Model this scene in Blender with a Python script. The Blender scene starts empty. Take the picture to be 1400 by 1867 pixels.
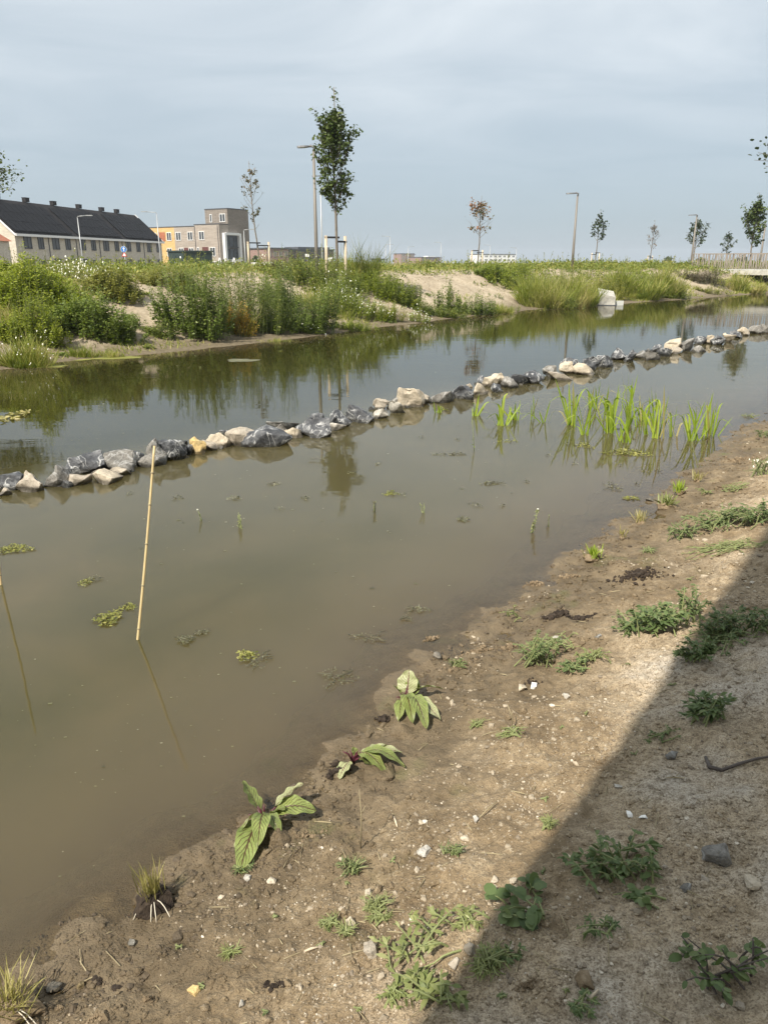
import bpy, bmesh, math, random
import numpy as np
from mathutils import Vector, Matrix

random.seed(7)
RNG = np.random.default_rng(11)
scene = bpy.context.scene
C = scene.collection
R = math.radians

# ------------------------------------------------------------------ camera
CAM_H, PITCH, FPX, CX, CY = 2.0, R(18.65), 1348.0, 700.0, 933.5
cam_data = bpy.data.cameras.new('camera')
cam_data.sensor_fit = 'VERTICAL'
cam_data.sensor_height = 36.0
cam_data.lens = 36.0 * FPX / 1867.0
cam_data.clip_start = 0.05
cam_data.clip_end = 12000
cam = bpy.data.objects.new('camera', cam_data)
cam.location = (0, 0, CAM_H)
cam.rotation_euler = (R(90) - PITCH, 0, 0)
C.objects.link(cam)
scene.camera = cam

# ------------------------------------------------------------------ sky and sun
SHX, SHY = math.cos(R(54)), math.sin(R(54))          # direction shadows fall on the ground
SUN_EL = R(50)
TO_SUN = Vector((-SHX * math.cos(SUN_EL), -SHY * math.cos(SUN_EL), math.sin(SUN_EL)))
world = bpy.data.worlds.new('World')
scene.world = world
world.use_nodes = True
wn, wl = world.node_tree.nodes, world.node_tree.links
wn.clear()
w_out = wn.new('ShaderNodeOutputWorld')
w_bg = wn.new('ShaderNodeBackground')
w_bg.inputs['Strength'].default_value = 0.1
sky = wn.new('ShaderNodeTexSky')
sky.sky_type = 'NISHITA'
sky.sun_disc = False
sky.sun_elevation = SUN_EL
sky.sun_rotation = math.atan2(TO_SUN.x, TO_SUN.y)
sky.air_density, sky.dust_density, sky.ozone_density = 1.0, 1.2, 1.5
w_tc = wn.new('ShaderNodeTexCoord')
w_sep = wn.new('ShaderNodeSeparateXYZ')
wl.new(w_tc.outputs['Generated'], w_sep.inputs[0])
# thin veil of high cloud: flat streaky noise on a cloud plane
w_add = wn.new('ShaderNodeMath'); w_add.operation = 'ADD'; w_add.inputs[1].default_value = 0.10
w_abs = wn.new('ShaderNodeMath'); w_abs.operation = 'ABSOLUTE'
wl.new(w_sep.outputs['Z'], w_abs.inputs[0]); wl.new(w_abs.outputs[0], w_add.inputs[0])
w_dx = wn.new('ShaderNodeMath'); w_dx.operation = 'DIVIDE'
w_dy = wn.new('ShaderNodeMath'); w_dy.operation = 'DIVIDE'
wl.new(w_sep.outputs['X'], w_dx.inputs[0]); wl.new(w_add.outputs[0], w_dx.inputs[1])
wl.new(w_sep.outputs['Y'], w_dy.inputs[0]); wl.new(w_add.outputs[0], w_dy.inputs[1])
w_cmb = wn.new('ShaderNodeCombineXYZ')
wl.new(w_dx.outputs[0], w_cmb.inputs[0]); wl.new(w_dy.outputs[0], w_cmb.inputs[1])
w_map = wn.new('ShaderNodeMapping')
w_map.inputs['Rotation'].default_value = (0, 0, R(28))
w_map.inputs['Scale'].default_value = (0.75, 1.0, 1)
wl.new(w_cmb.outputs[0], w_map.inputs[0])
w_nz = wn.new('ShaderNodeTexNoise')
w_nz.inputs['Scale'].default_value = 1.05
w_nz.inputs['Detail'].default_value = 7
w_nz.inputs['Roughness'].default_value = 0.55
w_nz.inputs['Distortion'].default_value = 0.6
wl.new(w_map.outputs[0], w_nz.inputs['Vector'])
w_ramp = wn.new('ShaderNodeValToRGB')
w_ramp.color_ramp.elements[0].position = 0.33
w_ramp.color_ramp.elements[0].color = (0.26, 0.26, 0.26, 1)
w_ramp.color_ramp.elements[1].position = 0.74
w_ramp.color_ramp.elements[1].color = (0.85, 0.85, 0.85, 1)
wl.new(w_nz.outputs['Fac'], w_ramp.inputs[0])
w_el = wn.new('ShaderNodeMapRange')                   # the veil thickens overhead
w_el.inputs['From Min'].default_value = 0.05; w_el.inputs['From Max'].default_value = 0.36
w_el.inputs['To Min'].default_value = 0.0; w_el.inputs['To Max'].default_value = 1.0
wl.new(w_abs.outputs[0], w_el.inputs['Value'])
w_mul = wn.new('ShaderNodeMath'); w_mul.operation = 'MULTIPLY'
wl.new(w_ramp.outputs['Color'], w_mul.inputs[0]); wl.new(w_el.outputs[0], w_mul.inputs[1])
w_haze = wn.new('ShaderNodeMix'); w_haze.data_type = 'RGBA'   # even summer haze over the blue
w_haze.inputs['Factor'].default_value = 0.85
w_haze.inputs['B'].default_value = (2.95, 3.62, 4.15, 1)
wl.new(sky.outputs[0], w_haze.inputs['A'])
w_mix = wn.new('ShaderNodeMix'); w_mix.data_type = 'RGBA'
w_mix.inputs['B'].default_value = (8.0, 8.25, 8.4, 1)
wl.new(w_mul.outputs[0], w_mix.inputs['Factor'])
wl.new(w_haze.outputs['Result'], w_mix.inputs['A'])
wl.new(w_mix.outputs['Result'], w_bg.inputs['Color'])
wl.new(w_bg.outputs[0], w_out.inputs['Surface'])

sun_data = bpy.data.lights.new('sun', 'SUN')
sun_data.energy = 5.0
sun_data.angle = R(0.5)
sun_data.color = (1.0, 0.93, 0.82)
sun = bpy.data.objects.new('sun', sun_data)
sun.rotation_euler = TO_SUN.to_track_quat('Z', 'Y').to_euler()
sun.location = (-20, -30, 45)
C.objects.link(sun)

scene.view_settings.view_transform = 'Standard'
scene.view_settings.look = 'None'
scene.view_settings.exposure = 0.55
scene.view_settings.gamma = 1.0
scene.view_settings.use_curve_mapping = False
scene.cycles.max_bounces = 7
scene.cycles.transparent_max_bounces = 12
scene.cycles.caustics_reflective = False
scene.cycles.caustics_refractive = False

# ------------------------------------------------------------------ numeric helpers
SP, CP = math.sin(PITCH), math.cos(PITCH)

def ray(px, py):
    a, b = (px - CX) / FPX, (CY - py) / FPX
    return np.array([a, CP + b * SP, -SP + b * CP])

def hit(px, py, z=0.0):
    d = ray(px, py)
    t = (z - CAM_H) / d[2]
    return np.array([d[0] * t, d[1] * t, z])

def at(px, py, Y):
    d = ray(px, py)
    t = Y / d[1]
    return np.array([d[0] * t, Y, CAM_H + d[2] * t])

def proj(p):
    x, y, z = p[0], p[1], p[2] - CAM_H
    dep = y * CP - z * SP
    up = y * SP + z * CP
    return CX + FPX * x / dep, CY - FPX * up / dep

def depth(p):
    return p[1] * CP - (p[2] - CAM_H) * SP

def mpp(p):                                           # metres per photo pixel at p
    return depth(p) / FPX

def vnoise(x, y, seed=0):
    xi, yi = np.floor(x).astype(np.int64), np.floor(y).astype(np.int64)
    fx, fy = x - xi, y - yi
    def h(a, b):
        v = (a * 374761393 + b * 668265263 + seed * 982451653) & 0xffffffff
        v = ((v ^ (v >> 13)) * 1274126177) & 0xffffffff
        v = ((v ^ (v >> 16)) * 2246822519) & 0xffffffff
        return (v & 0xffffff) / float(0xffffff)
    sx, sy = fx * fx * (3 - 2 * fx), fy * fy * (3 - 2 * fy)
    a = h(xi, yi) * (1 - sx) + h(xi + 1, yi) * sx
    b = h(xi, yi + 1) * (1 - sx) + h(xi + 1, yi + 1) * sx
    return (a * (1 - sy) + b * sy) * 2 - 1

def fbm(x, y, oct=4, seed=0):
    s, a, t = 0, 1.0, 0
    for i in range(oct):
        s = s + a * vnoise(x * 2 ** i + i * 17.3, y * 2 ** i - i * 9.1, seed + i)
        t += a
        a *= 0.5
    return s / t

def sdist(x, y, poly):
    best = np.full(np.shape(x), 1e18)
    sg = np.ones(np.shape(x))
    for (ax, ay), (bx, by) in zip(poly[:-1], poly[1:]):
        dx, dy = bx - ax, by - ay
        l2 = dx * dx + dy * dy
        t = np.clip(((x - ax) * dx + (y - ay) * dy) / l2, 0, 1)
        ex, ey = x - (ax + t * dx), y - (ay + t * dy)
        d2 = ex * ex + ey * ey
        cr = dx * (y - ay) - dy * (x - ax)
        m = d2 < best
        best = np.where(m, d2, best)
        sg = np.where(m, np.sign(cr), sg)
    return np.sqrt(best) * sg

def smooth(a, b, x):
    t = np.clip((x - a) / (b - a), 0, 1)
    return t * t * (3 - 2 * t)

# ------------------------------------------------------------------ the lie of the land
near_px = [(0, 1752), (70, 1722), (150, 1690), (240, 1655), (320, 1590), (400, 1530), (470, 1478), (545, 1432), (610, 1375),
           (690, 1312), (760, 1238), (840, 1160), (900, 1118), (975, 1072), (1040, 1015), (1105, 960), (1190, 902),
           (1255, 858), (1320, 806), (1392, 752)]
NEAR = [tuple(hit(*p)[:2]) for p in near_px]
n0, n1 = NEAR[0], NEAR[-1]
NEAR = [(n0[0] - 90, n0[1] - 105), (n0[0] - 4, n0[1] - 4.6)] + NEAR + [(n1[0] + 6.4, n1[1] + 7.6), (n1[0] + 40, n1[1] + 46), (n1[0] + 400, n1[1] + 300)]
far_px = [(0, 676), (80, 664), (160, 656), (230, 652), (300, 643), (380, 634), (440, 629), (520, 620), (600, 608), (700, 595), (800, 585),
          (900, 572), (1000, 562), (1090, 557), (1200, 549), (1300, 542), (1400, 534)]
FAR = [tuple(hit(*p)[:2]) for p in far_px]
f0, f1 = FAR[0], FAR[-1]
FAR = [(f0[0] - 95, f0[1] - 70), (f0[0] - 9, f0[1] - 5)] + FAR + [(f1[0] + 10, f1[1] + 8), (f1[0] + 60, f1[1] + 44), (f1[0] + 500, f1[1] + 330)]

def d_near(x, y):                                      # > 0 on the near bank
    return -sdist(x, y, NEAR)

def d_far(x, y):                                       # > 0 on the far bank
    return sdist(x, y, FAR)

def ground_d(x, y):
    x, y = np.asarray(x, float), np.asarray(y, float)
    return d_near(x, y), d_far(x, y)

def ground(x, y, fine=True):
    x, y = np.asarray(x, float), np.asarray(y, float)
    dn, df = d_near(x, y), d_far(x, y)
    # near bank
    wob = 0.16 * fbm(x * 1.7, y * 1.7, 3, 5)
    dn = dn + np.where(np.abs(dn) < 3, wob, 0)
    zn = np.where(dn < 0.35, 0.13 * dn, 0.0455 + 0.235 * (dn - 0.35))
    zn = np.where(dn > 2.6, 0.574 + 0.10 * (dn - 2.6), zn)
    zn = np.minimum(zn, 1.3)
    zn = np.where(dn < 0, 0.17 * dn, zn)
    amp = smooth(-0.6, 0.5, dn)
    if fine:
        zn = zn + amp * (0.035 * fbm(x * 1.9, y * 1.9, 3, 21) + 0.030 * fbm(x * 7, y * 7, 3, 31)
                         + 0.013 * fbm(x * 17, y * 17, 3, 41) + 0.006 * fbm(x * 55, y * 55, 2, 43))
        zn = zn + 0.02 * smooth(-0.25, 0.05, dn) * (1 - smooth(0.15, 0.5, dn)) * fbm(x * 9, y * 9, 3, 51)
    # far bank
    wf = 0.35 * fbm(x * 0.5, y * 0.5, 3, 8)
    dfw = df + np.where(np.abs(df) < 12, wf, 0)
    zf = np.where(dfw < 0.9, 0.11 * dfw, 0.099 + 0.37 * (dfw - 0.9))
    zf = np.where(dfw > 4.3, 1.357 + 0.10 * (dfw - 4.3), zf)
    zf = np.minimum(zf, 1.62)
    zf = np.where(dfw < 0, 0.2 * dfw, zf)
    zf = zf + smooth(0.2, 2, dfw) * (1 - smooth(60, 90, dfw)) * (0.10 * fbm(x * 0.6, y * 0.6, 3, 61) + 0.05 * fbm(x * 2.1, y * 2.1, 3, 71))
    zf = zf + smooth(0.0, 1, dfw) * (1 - smooth(8, 14, dfw)) * 0.06 * np.abs(fbm(x * 4.5, y * 4.5, 2, 73))
    drop = smooth(56, 82, y) * (1 - smooth(-6, 8, x))
    zf = zf * (1 - drop) + 0.05 * drop
    far_drop = smooth(120, 220, y)
    zf = zf * (1 - far_drop) + 0.2 * far_drop
    z = np.maximum(np.where(dn > df, zn, zf), -0.75)
    return z

def gz(x, y):
    return float(ground(np.array([x]), np.array([y]))[0])

def on_ground(px, py, zmin=None):                      # where the view ray meets the land or the water
    d = ray(px, py)
    t = np.geomspace(0.8, 400, 2600)
    z = CAM_H + d[2] * t
    g = ground(d[0] * t, d[1] * t)
    if zmin is not None:
        g = np.maximum(g, zmin)
    i = np.argmax(z <= g)
    if z[i] > g[i]:
        i = len(t) - 1
    return np.array([d[0] * t[i], d[1] * t[i], max(g[i], zmin if zmin is not None else g[i])])

# ------------------------------------------------------------------ mesh helpers
def np_mesh(name, V, F, mat=None, smooth_sh=False, attrs=None, uv=None):
    V = np.asarray(V, np.float32)
    me = bpy.data.meshes.new(name)
    Fs = F if isinstance(F, (list, tuple)) and len(F) and isinstance(F[0], np.ndarray) and F[0].ndim == 2 else [np.asarray(F)]
    nl = sum(f.size for f in Fs)
    npoly = sum(len(f) for f in Fs)
    me.vertices.add(len(V)); me.loops.add(nl); me.polygons.add(npoly)
    me.vertices.foreach_set('co', V.ravel())
    li = np.concatenate([f.ravel() for f in Fs]).astype(np.int32)
    tot = np.concatenate([np.full(len(f), f.shape[1]) for f in Fs])
    st = np.concatenate([[0], np.cumsum(tot)[:-1]]).astype(np.int32)
    me.loops.foreach_set('vertex_index', li)
    me.polygons.foreach_set('loop_start', st)
    me.polygons.foreach_set('use_smooth', np.full(npoly, bool(smooth_sh)))
    me.update(calc_edges=True)
    if attrs:
        for k, a in attrs.items():
            at_ = me.attributes.new(k, 'FLOAT', 'POINT')
            at_.data.foreach_set('value', np.asarray(a, np.float32))
    if uv is not None:
        l = me.uv_layers.new(name='UVMap')
        l.data.foreach_set('uv', np.asarray(uv, np.float32)[li].ravel())
    if mat:
        me.materials.append(mat)
    return me

def add(name, me, parent=None, loc=None):
    o = bpy.data.objects.new(name, me)
    C.objects.link(o)
    if parent:
        o.parent = parent
    if loc is not None:
        o.location = loc
    return o

def tag(o, label=None, cat=None, group=None, kind=None):
    if label: o['label'] = label
    if cat: o['category'] = cat
    if group: o['group'] = group
    if kind: o['kind'] = kind
    return o

def thing(name, label, cat, loc=(0, 0, 0), rz=0.0, group=None):
    o = bpy.data.objects.new(name, None)
    o.empty_display_size = 0.1
    C.objects.link(o)
    o.location = [float(v) for v in loc]
    o.rotation_euler = (0, 0, rz)
    return tag(o, label, cat, group)

class MB:                                             # collects simple solids into one mesh
    def __init__(s): s.V = []; s.F3 = []; s.F4 = []; s.n = 0
    def raw(s, V, F):
        V = np.asarray(V, float); F = np.asarray(F)
        (s.F3 if F.shape[1] == 3 else s.F4).append(F + s.n)
        s.V.append(V); s.n += len(V); return s
    def box(s, c, size, ax=None):
        cx = np.array([[-1, -1, -1], [1, -1, -1], [1, 1, -1], [-1, 1, -1], [-1, -1, 1], [1, -1, 1], [1, 1, 1], [-1, 1, 1]]) * 0.5 * np.array(size)
        if ax is not None: cx = cx @ np.array(ax)
        return s.raw(cx + np.array(c), [[0, 3, 2, 1], [4, 5, 6, 7], [0, 1, 5, 4], [1, 2, 6, 5], [2, 3, 7, 6], [3, 0, 4, 7]])
    def tube(s, pts, rad, n=6, cap=True):
        P = np.asarray(pts, float); m = len(P)
        rad = np.full(m, rad) if np.isscalar(rad) else np.asarray(rad, float)
        T = np.gradient(P, axis=0); T /= np.linalg.norm(T, axis=1)[:, None] + 1e-12
        ref = np.array([0.31, 0.17, 0.93]) if abs(T[0] @ np.array([0.31, 0.17, 0.93])) < 0.9 else np.array([1.0, 0.1, 0])
        U = np.cross(T, ref); U /= np.linalg.norm(U, axis=1)[:, None]
        W = np.cross(T, U)
        a = np.linspace(0, 2 * np.pi, n, endpoint=False)
        V = P[:, None] + rad[:, None, None] * (np.cos(a)[None, :, None] * U[:, None] + np.sin(a)[None, :, None] * W[:, None])
        i = np.arange(m - 1)[:, None] * n; j = np.arange(n)[None]
        F = np.stack([i + j, i + (j + 1) % n, i + n + (j + 1) % n, i + n + j], -1).reshape(-1, 4)
        base = s.n
        s.raw(V.reshape(-1, 3), F)
        if cap:
            for r0, flip in ((0, True), ((m - 1) * n, False)):
                idx = base + r0 + np.arange(n)
                if flip: idx = idx[::-1]
                s.F3.append(np.array([[idx[0], idx[k], idx[k + 1]] for k in range(1, n - 1)]))
        return s
    def prism(s, poly, z0, z1):                        # vertical prism from a convex xy outline
        p = np.asarray(poly, float); n = len(p)
        V = np.vstack([np.c_[p, np.full(n, z0)], np.c_[p, np.full(n, z1)]])
        b = s.n
        s.raw(V, [[i, (i + 1) % n, n + (i + 1) % n, n + i] for i in range(n)])
        s.F3.append(np.array([[b + n, b + n + k, b + n + k + 1] for k in range(1, n - 1)]))
        s.F3.append(np.array([[b, b + k + 1, b + k] for k in range(1, n - 1)]))
        return s
    def mesh(s, name, mat, sm=False, off=(0, 0, 0)):
        F = []
        if s.F4: F.append(np.vstack(s.F4))
        if s.F3: F.append(np.vstack(s.F3))
        return np_mesh(name, np.vstack(s.V) - np.array(off), F, mat, sm)
    def build(s, name, mat, parent=None, sm=False, off=None):
        if off is None: off = parent.location if parent is not None else (0, 0, 0)
        return add(name, s.mesh(name, mat, sm, off), parent)

def leaf_arrays(P, D, L, W, bend=0.25, roll=None, rng=RNG, shape='leaf'):
    """P base points, D unit directions, L lengths, W widths -> V, F, per-vertex leaf index"""
    n = len(P)
    up = np.array([0, 0, 1.0])
    S = np.cross(D, up); S /= np.linalg.norm(S, axis=1)[:, None] + 1e-9
    N = np.cross(S, D)
    a = rng.normal(0, 0.6, n) if roll is None else roll
    S2 = S * np.cos(a)[:, None] + N * np.sin(a)[:, None]
    N2 = np.cross(S2, D)
    if shape == 'diamond':
        rows = [(0, 0), (0.45, 1), (1, 0)]
    elif shape == 'blade':
        rows = [(0, .7), (0.5, 1), (0.8, .7), (1, 0)]
    elif shape == 'round':
        rows = [(0, 0.1), (0.2, .8), (0.5, 1), (.82, .7), (1, 0)]
    else:
        rows = [(0, 0.12), (0.3, 0.9), (0.62, 0.9), (1, 0)]
    V, F = [], []
    k = 0
    prev = None
    for t, w in rows:
        c = P + D * (L * t)[:, None] - np.outer(L * bend * t * t, up) 
        if w == 0:
            V.append(c); cur = (k,); k += 1
        else:
            V.append(c + S2 * (W * w * .5)[:, None]); V.append(c - S2 * (W * w * .5)[:, None])
            cur = (k, k + 1); k += 2
        if prev is not None:
            if len(prev) == 2 and len(cur) == 2: F.append((prev[0], prev[1], cur[1], cur[0]))
            elif len(prev) == 2: F.append((prev[0], prev[1], cur[0], -1))
            else: F.append((prev[0], cur[1], cur[0], -1))
        prev = cur
    V = np.stack(V, 1)                                 # n, k, 3
    base = (np.arange(n) * k)[:, None]
    q = [np.array(f)[None] + base for f in F if f[3] >= 0]
    t3 = [np.array(f[:3])[None] + base for f in F if f[3] < 0]
    Fs = []
    if q: Fs.append(np.vstack(q))
    if t3: Fs.append(np.vstack(t3))
    return V.reshape(-1, 3), Fs, np.repeat(np.arange(n), k)

def leaves_obj(name, P, D, L, W, mat, parent, tint, **kw):
    V, F, idx = leaf_arrays(P, D, L, W, **kw)
    off = np.array(parent.location) if parent is not None else 0
    o = add(name, np_mesh(name, V - off, F, mat, False, {'tint': np.asarray(tint)[idx]}), parent)
    return o

def rand_dirs(n, elmin, elmax, rng=RNG):
    az = rng.uniform(0, 2 * np.pi, n); el = rng.uniform(elmin, elmax, n)
    return np.c_[np.cos(az) * np.cos(el), np.sin(az) * np.cos(el), np.sin(el)]

# ------------------------------------------------------------------ materials
class NT:
    def __init__(s, name):
        s.m = bpy.data.materials.new(name); s.m.use_nodes = True
        s.t = s.m.node_tree; s.n = s.t.nodes; s.n.clear()
        s.out = s.n.new('ShaderNodeOutputMaterial')
    def new(s, t, **kw):
        n = s.n.new(t)
        for k, v in kw.items():
            if k in n.inputs: n.inputs[k].default_value = v
            else: setattr(n, k, v)
        return n
    def link(s, a, b): s.t.links.new(a, b)
    def noise(s, scale, detail=4, rough=0.55, vec=None, dist=0.0):
        n = s.new('ShaderNodeTexNoise'); n.inputs['Scale'].default_value = scale
        n.inputs['Detail'].default_value = detail; n.inputs['Roughness'].default_value = rough
        n.inputs['Distortion'].default_value = dist
        s.link(vec if vec is not None else s.pos(), n.inputs['Vector'])
        return n.outputs['Fac']
    def pos(s):
        if not hasattr(s, '_p'): s._p = s.new('ShaderNodeNewGeometry')
        return s._p.outputs['Position']
    def obj(s):
        if not hasattr(s, '_o'): s._o = s.new('ShaderNodeTexCoord')
        return s._o.outputs['Object']
    def attr(s, name):
        a = s.new('ShaderNodeAttribute'); a.attribute_name = name
        return a.outputs['Fac']
    def ramp(s, fac, stops):
        r = s.new('ShaderNodeValToRGB'); e = r.color_ramp.elements
        while len(e) < len(stops): e.new(0.5)
        for el, (p, c) in zip(e, stops):
            el.position = p
            el.color = (*c, 1) if not np.isscalar(c) else (c, c, c, 1)
        s.link(fac, r.inputs[0]); return r.outputs['Color']
    def mix(s, fac, a, b, mode='MIX'):
        m = s.new('ShaderNodeMix', data_type='RGBA', blend_type=mode)
        for k, v in (('Factor', fac), ('A', a), ('B', b)):
            if hasattr(v, 'is_linked'): s.link(v, m.inputs[k])
            else: m.inputs[k].default_value = (*v, 1) if isinstance(v, tuple) else v
        return m.outputs['Result']
    def math(s, op, a, b=0.0, clamp=False):
        m = s.new('ShaderNodeMath', operation=op); m.use_clamp = clamp
        for i, v in enumerate((a, b)):
            if hasattr(v, 'is_linked'): s.link(v, m.inputs[i])
            else: m.inputs[i].default_value = v
        return m.outputs[0]
    def bump(s, h, strength=0.5, dist=0.01, prev=None):
        b = s.new('ShaderNodeBump'); b.inputs['Strength'].default_value = strength; b.inputs['Distance'].default_value = dist
        s.link(h, b.inputs['Height'])
        if prev is not None: s.link(prev, b.inputs['Normal'])
        return b.outputs['Normal']
    def bsdf(s, color, rough=0.8, normal=None, metal=0.0, spec=0.5, ior=None):
        b = s.new('ShaderNodeBsdfPrincipled')
        for k, v in (('Base Color', color), ('Roughness', rough), ('Metallic', metal), ('Specular IOR Level', spec)):
            if hasattr(v, 'is_linked'): s.link(v, b.inputs[k])
            else: b.inputs[k].default_value = (*v, 1) if isinstance(v, tuple) else v
        if ior: b.inputs['IOR'].default_value = ior
        if normal is not None: s.link(normal, b.inputs['Normal'])
        return b.outputs[0]
    def done(s, sh):
        s.link(sh, s.out.inputs['Surface']); return s.m

def mat_plain(name, col, rough=0.7, var=0.25, scale=6.0, bump=0.0, metal=0.0, spec=0.5):
    t = NT(name)
    n = t.noise(scale, 5, 0.6, t.obj())
    lo = tuple(c * (1 - var) for c in col); hi = tuple(min(1, c * (1 + var)) for c in col)
    nrm = t.bump(t.noise(scale * 4, 4, 0.6, t.obj()), bump, 0.01) if bump else None
    return t.done(t.bsdf(t.ramp(n, [(0.3, lo), (0.7, hi)]), rough, nrm, metal, spec))

def mat_leaf(name, cols, trans=0.3, rough=0.5, spec=0.35):
    """cols: list of colours along the per-leaf tint"""
    t = NT(name)
    n = len(cols)
    c = t.ramp(t.attr('tint'), [(i / (n - 1), col) for i, col in enumerate(cols)])
    b = t.bsdf(c, rough, None, 0, spec)
    tr = t.new('ShaderNodeBsdfTranslucent')
    tc = t.mix(1.0, c, (1.0, 1.05, 0.55), 'MULTIPLY')
    t.link(tc, tr.inputs['Color'])
    ms = t.new('ShaderNodeMixShader'); ms.inputs[0].default_value = trans
    t.link(b, ms.inputs[1]); t.link(tr.outputs[0], ms.inputs[2])
    return t.done(ms.outputs[0])

M = {}

def build_materials():
    # near mud bank: dry sandy crust above, wet brown mud along the water line
    t = NT('mud_bank')
    big = t.noise(1.1, 5, 0.6); mid = t.noise(5.5, 6, 0.62); fin = t.noise(38, 6, 0.65); vf = t.noise(160, 4, 0.6)
    dry = t.ramp(mid, [(0.30, (0.165, 0.118, 0.066)), (0.5, (0.27, 0.20, 0.117)), (0.70, (0.40, 0.312, 0.198))])
    szz = t.new('ShaderNodeSeparateXYZ'); t.link(t.pos(), szz.inputs[0])
    dry_lift = t.math('ADD', t.math('MULTIPLY', t.math('SUBTRACT', big, 0.5), 1.5), szz.outputs['Z'])
    dry = t.mix(t.ramp(dry_lift, [(0.15, 0.0), (0.34, 0.85)]), dry, t.mix(t.ramp(dry_lift, [(0.34, 0.0), (0.5, 1.0)]), (0.52, 0.42, 0.29), (0.58, 0.52, 0.43)))  # upper band: grey-beige dry soil, with extra brightness painted in for the shaded bank
    dry = t.mix(t.ramp(fin, [(0.36, 0.55), (0.54, 0.0)]), dry, (0.15, 0.11, 0.066))
    dry = t.mix(t.ramp(fin, [(0.58, 0.0), (0.70, 0.75)]), dry, (0.56, 0.475, 0.35))
    dry = t.mix(t.ramp(vf, [(0.40, 0.6), (0.52, 0.0)]), dry, (0.15, 0.112, 0.07))
    vo = t.new('ShaderNodeTexVoronoi'); vo.inputs['Scale'].default_value = 75
    t.link(t.pos(), vo.inputs['Vector'])
    speck = t.math('MULTIPLY', t.ramp(vo.outputs['Distance'], [(0.10, 1.0), (0.19, 0.0)]), t.ramp(t.noise(9, 3), [(0.45, 0.0), (0.62, 1.0)]))
    dry = t.mix(t.math('MULTIPLY', speck, 0.8), dry, (0.62, 0.55, 0.44))
    wetc = t.ramp(mid, [(0.3, (0.105, 0.078, 0.045)), (0.55, (0.158, 0.12, 0.073)), (0.75, (0.215, 0.168, 0.105))])
    wetc = t.mix(t.ramp(t.noise(3.1, 4), [(0.60, 0.0), (0.72, 0.55)]), wetc, (0.10, 0.12, 0.035))
    sz = t.new('ShaderNodeSeparateXYZ'); t.link(t.pos(), sz.inputs[0])
    hgt = t.math('ADD', sz.outputs['Z'], t.math('MULTIPLY', t.math('SUBTRACT', mid, 0.5), 0.16))
    wet = t.ramp(hgt, [(0.035, 1.0), (0.17, 0.0)])
    col = t.mix(wet, dry, wetc)
    rgh = t.ramp(hgt, [(0.012, 0.42), (0.07, 0.9)])
    nb = t.bump(mid, 0.5, 0.03); nb = t.bump(fin, 0.8, 0.016, nb); nb = t.bump(vf, 1.0, 0.007, nb)
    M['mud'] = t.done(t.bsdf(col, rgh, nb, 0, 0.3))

    # far side: pale sand slope, brown wet foot, weedy soil on the plateau
    t = NT('bank_soil')
    mid = t.noise(1.3, 6, 0.62); fin = t.noise(9, 6, 0.65)
    sand = t.ramp(mid, [(0.3, (0.29, 0.235, 0.165)), (0.55, (0.40, 0.335, 0.245)), (0.75, (0.48, 0.41, 0.31))])
    sand = t.mix(t.ramp(fin, [(0.36, 0.7), (0.52, 0.0)]), sand, (0.22, 0.175, 0.115))
    soil = t.ramp(fin, [(0.3, (0.07, 0.085, 0.03)), (0.55, (0.13, 0.135, 0.05)), (0.75, (0.23, 0.205, 0.10))])
    sz = t.new('ShaderNodeSeparateXYZ'); t.link(t.pos(), sz.inputs[0])
    wet = t.ramp(t.math('ADD', sz.outputs['Z'], t.math('MULTIPLY', t.math('SUBTRACT', mid, 0.5), 0.3)), [(0.06, 1.0), (0.42, 0.0)])
    wetc = t.ramp(fin, [(0.3, (0.10, 0.08, 0.05)), (0.6, (0.17, 0.138, 0.09)), (0.8, (0.20, 0.19, 0.09))])
    col = t.mix(t.attr('meadow'), sand, soil)
    col = t.mix(wet, col, wetc)
    nb = t.bump(mid, 0.6, 0.08); nb = t.bump(fin, 0.9, 0.05, nb)
    M['soil'] = t.done(t.bsdf(col, 0.92, nb, 0, 0.2))

    # turbid pond water: what lies under it shows only where it is shallow
    t = NT('pond_water')
    pos = t.pos()
    mp = t.new('ShaderNodeMapping'); mp.inputs['Rotation'].default_value = (0, 0, R(-20)); mp.inputs['Scale'].default_value = (0.8, 2.2, 1)
    t.link(pos, mp.inputs[0])
    n1 = t.noise(0.9, 3, 0.5, mp.outputs[0]); n2 = t.noise(5.0, 3, 0.5, mp.outputs[0], 0.4)
    gust = t.ramp(t.noise(0.16, 3, 0.5, mp.outputs[0]), [(0.42, 0.15), (0.66, 1.0)])
    hh = t.math('ADD', t.math('MULTIPLY', n1, 0.6), t.math('MULTIPLY', t.math('MULTIPLY', n2, gust), 0.14))
    nb = t.bump(hh, 0.09, 0.05)
    silt = t.noise(0.75, 4, 0.5, None, 0.5)
    murk = t.ramp(silt, [(0.3, (0.040, 0.037, 0.012)), (0.52, (0.055, 0.047, 0.016)), (0.72, (0.075, 0.058, 0.022))])
    murk = t.mix(t.attr('silt'), murk, t.mix(silt, (0.056, 0.050, 0.022), (0.090, 0.076, 0.037)))
    murk = t.mix(t.attr('channel'), murk, (0.030, 0.028, 0.008))
    murk = t.mix(t.ramp(t.attr('depth'), [(0.03, 0.75), (0.24, 0.0)]), murk, (0.120, 0.092, 0.053))
    dif = t.new('ShaderNodeSubsurfaceScattering', falloff='BURLEY'); t.link(murk, dif.inputs['Color'])
    dif.inputs['Radius'].default_value = (0.5, 0.45, 0.3); dif.inputs['Scale'].default_value = 1.0
    trn = t.new('ShaderNodeBsdfTransparent'); trn.inputs['Color'].default_value = (0.93, 0.9, 0.8, 1)
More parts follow.
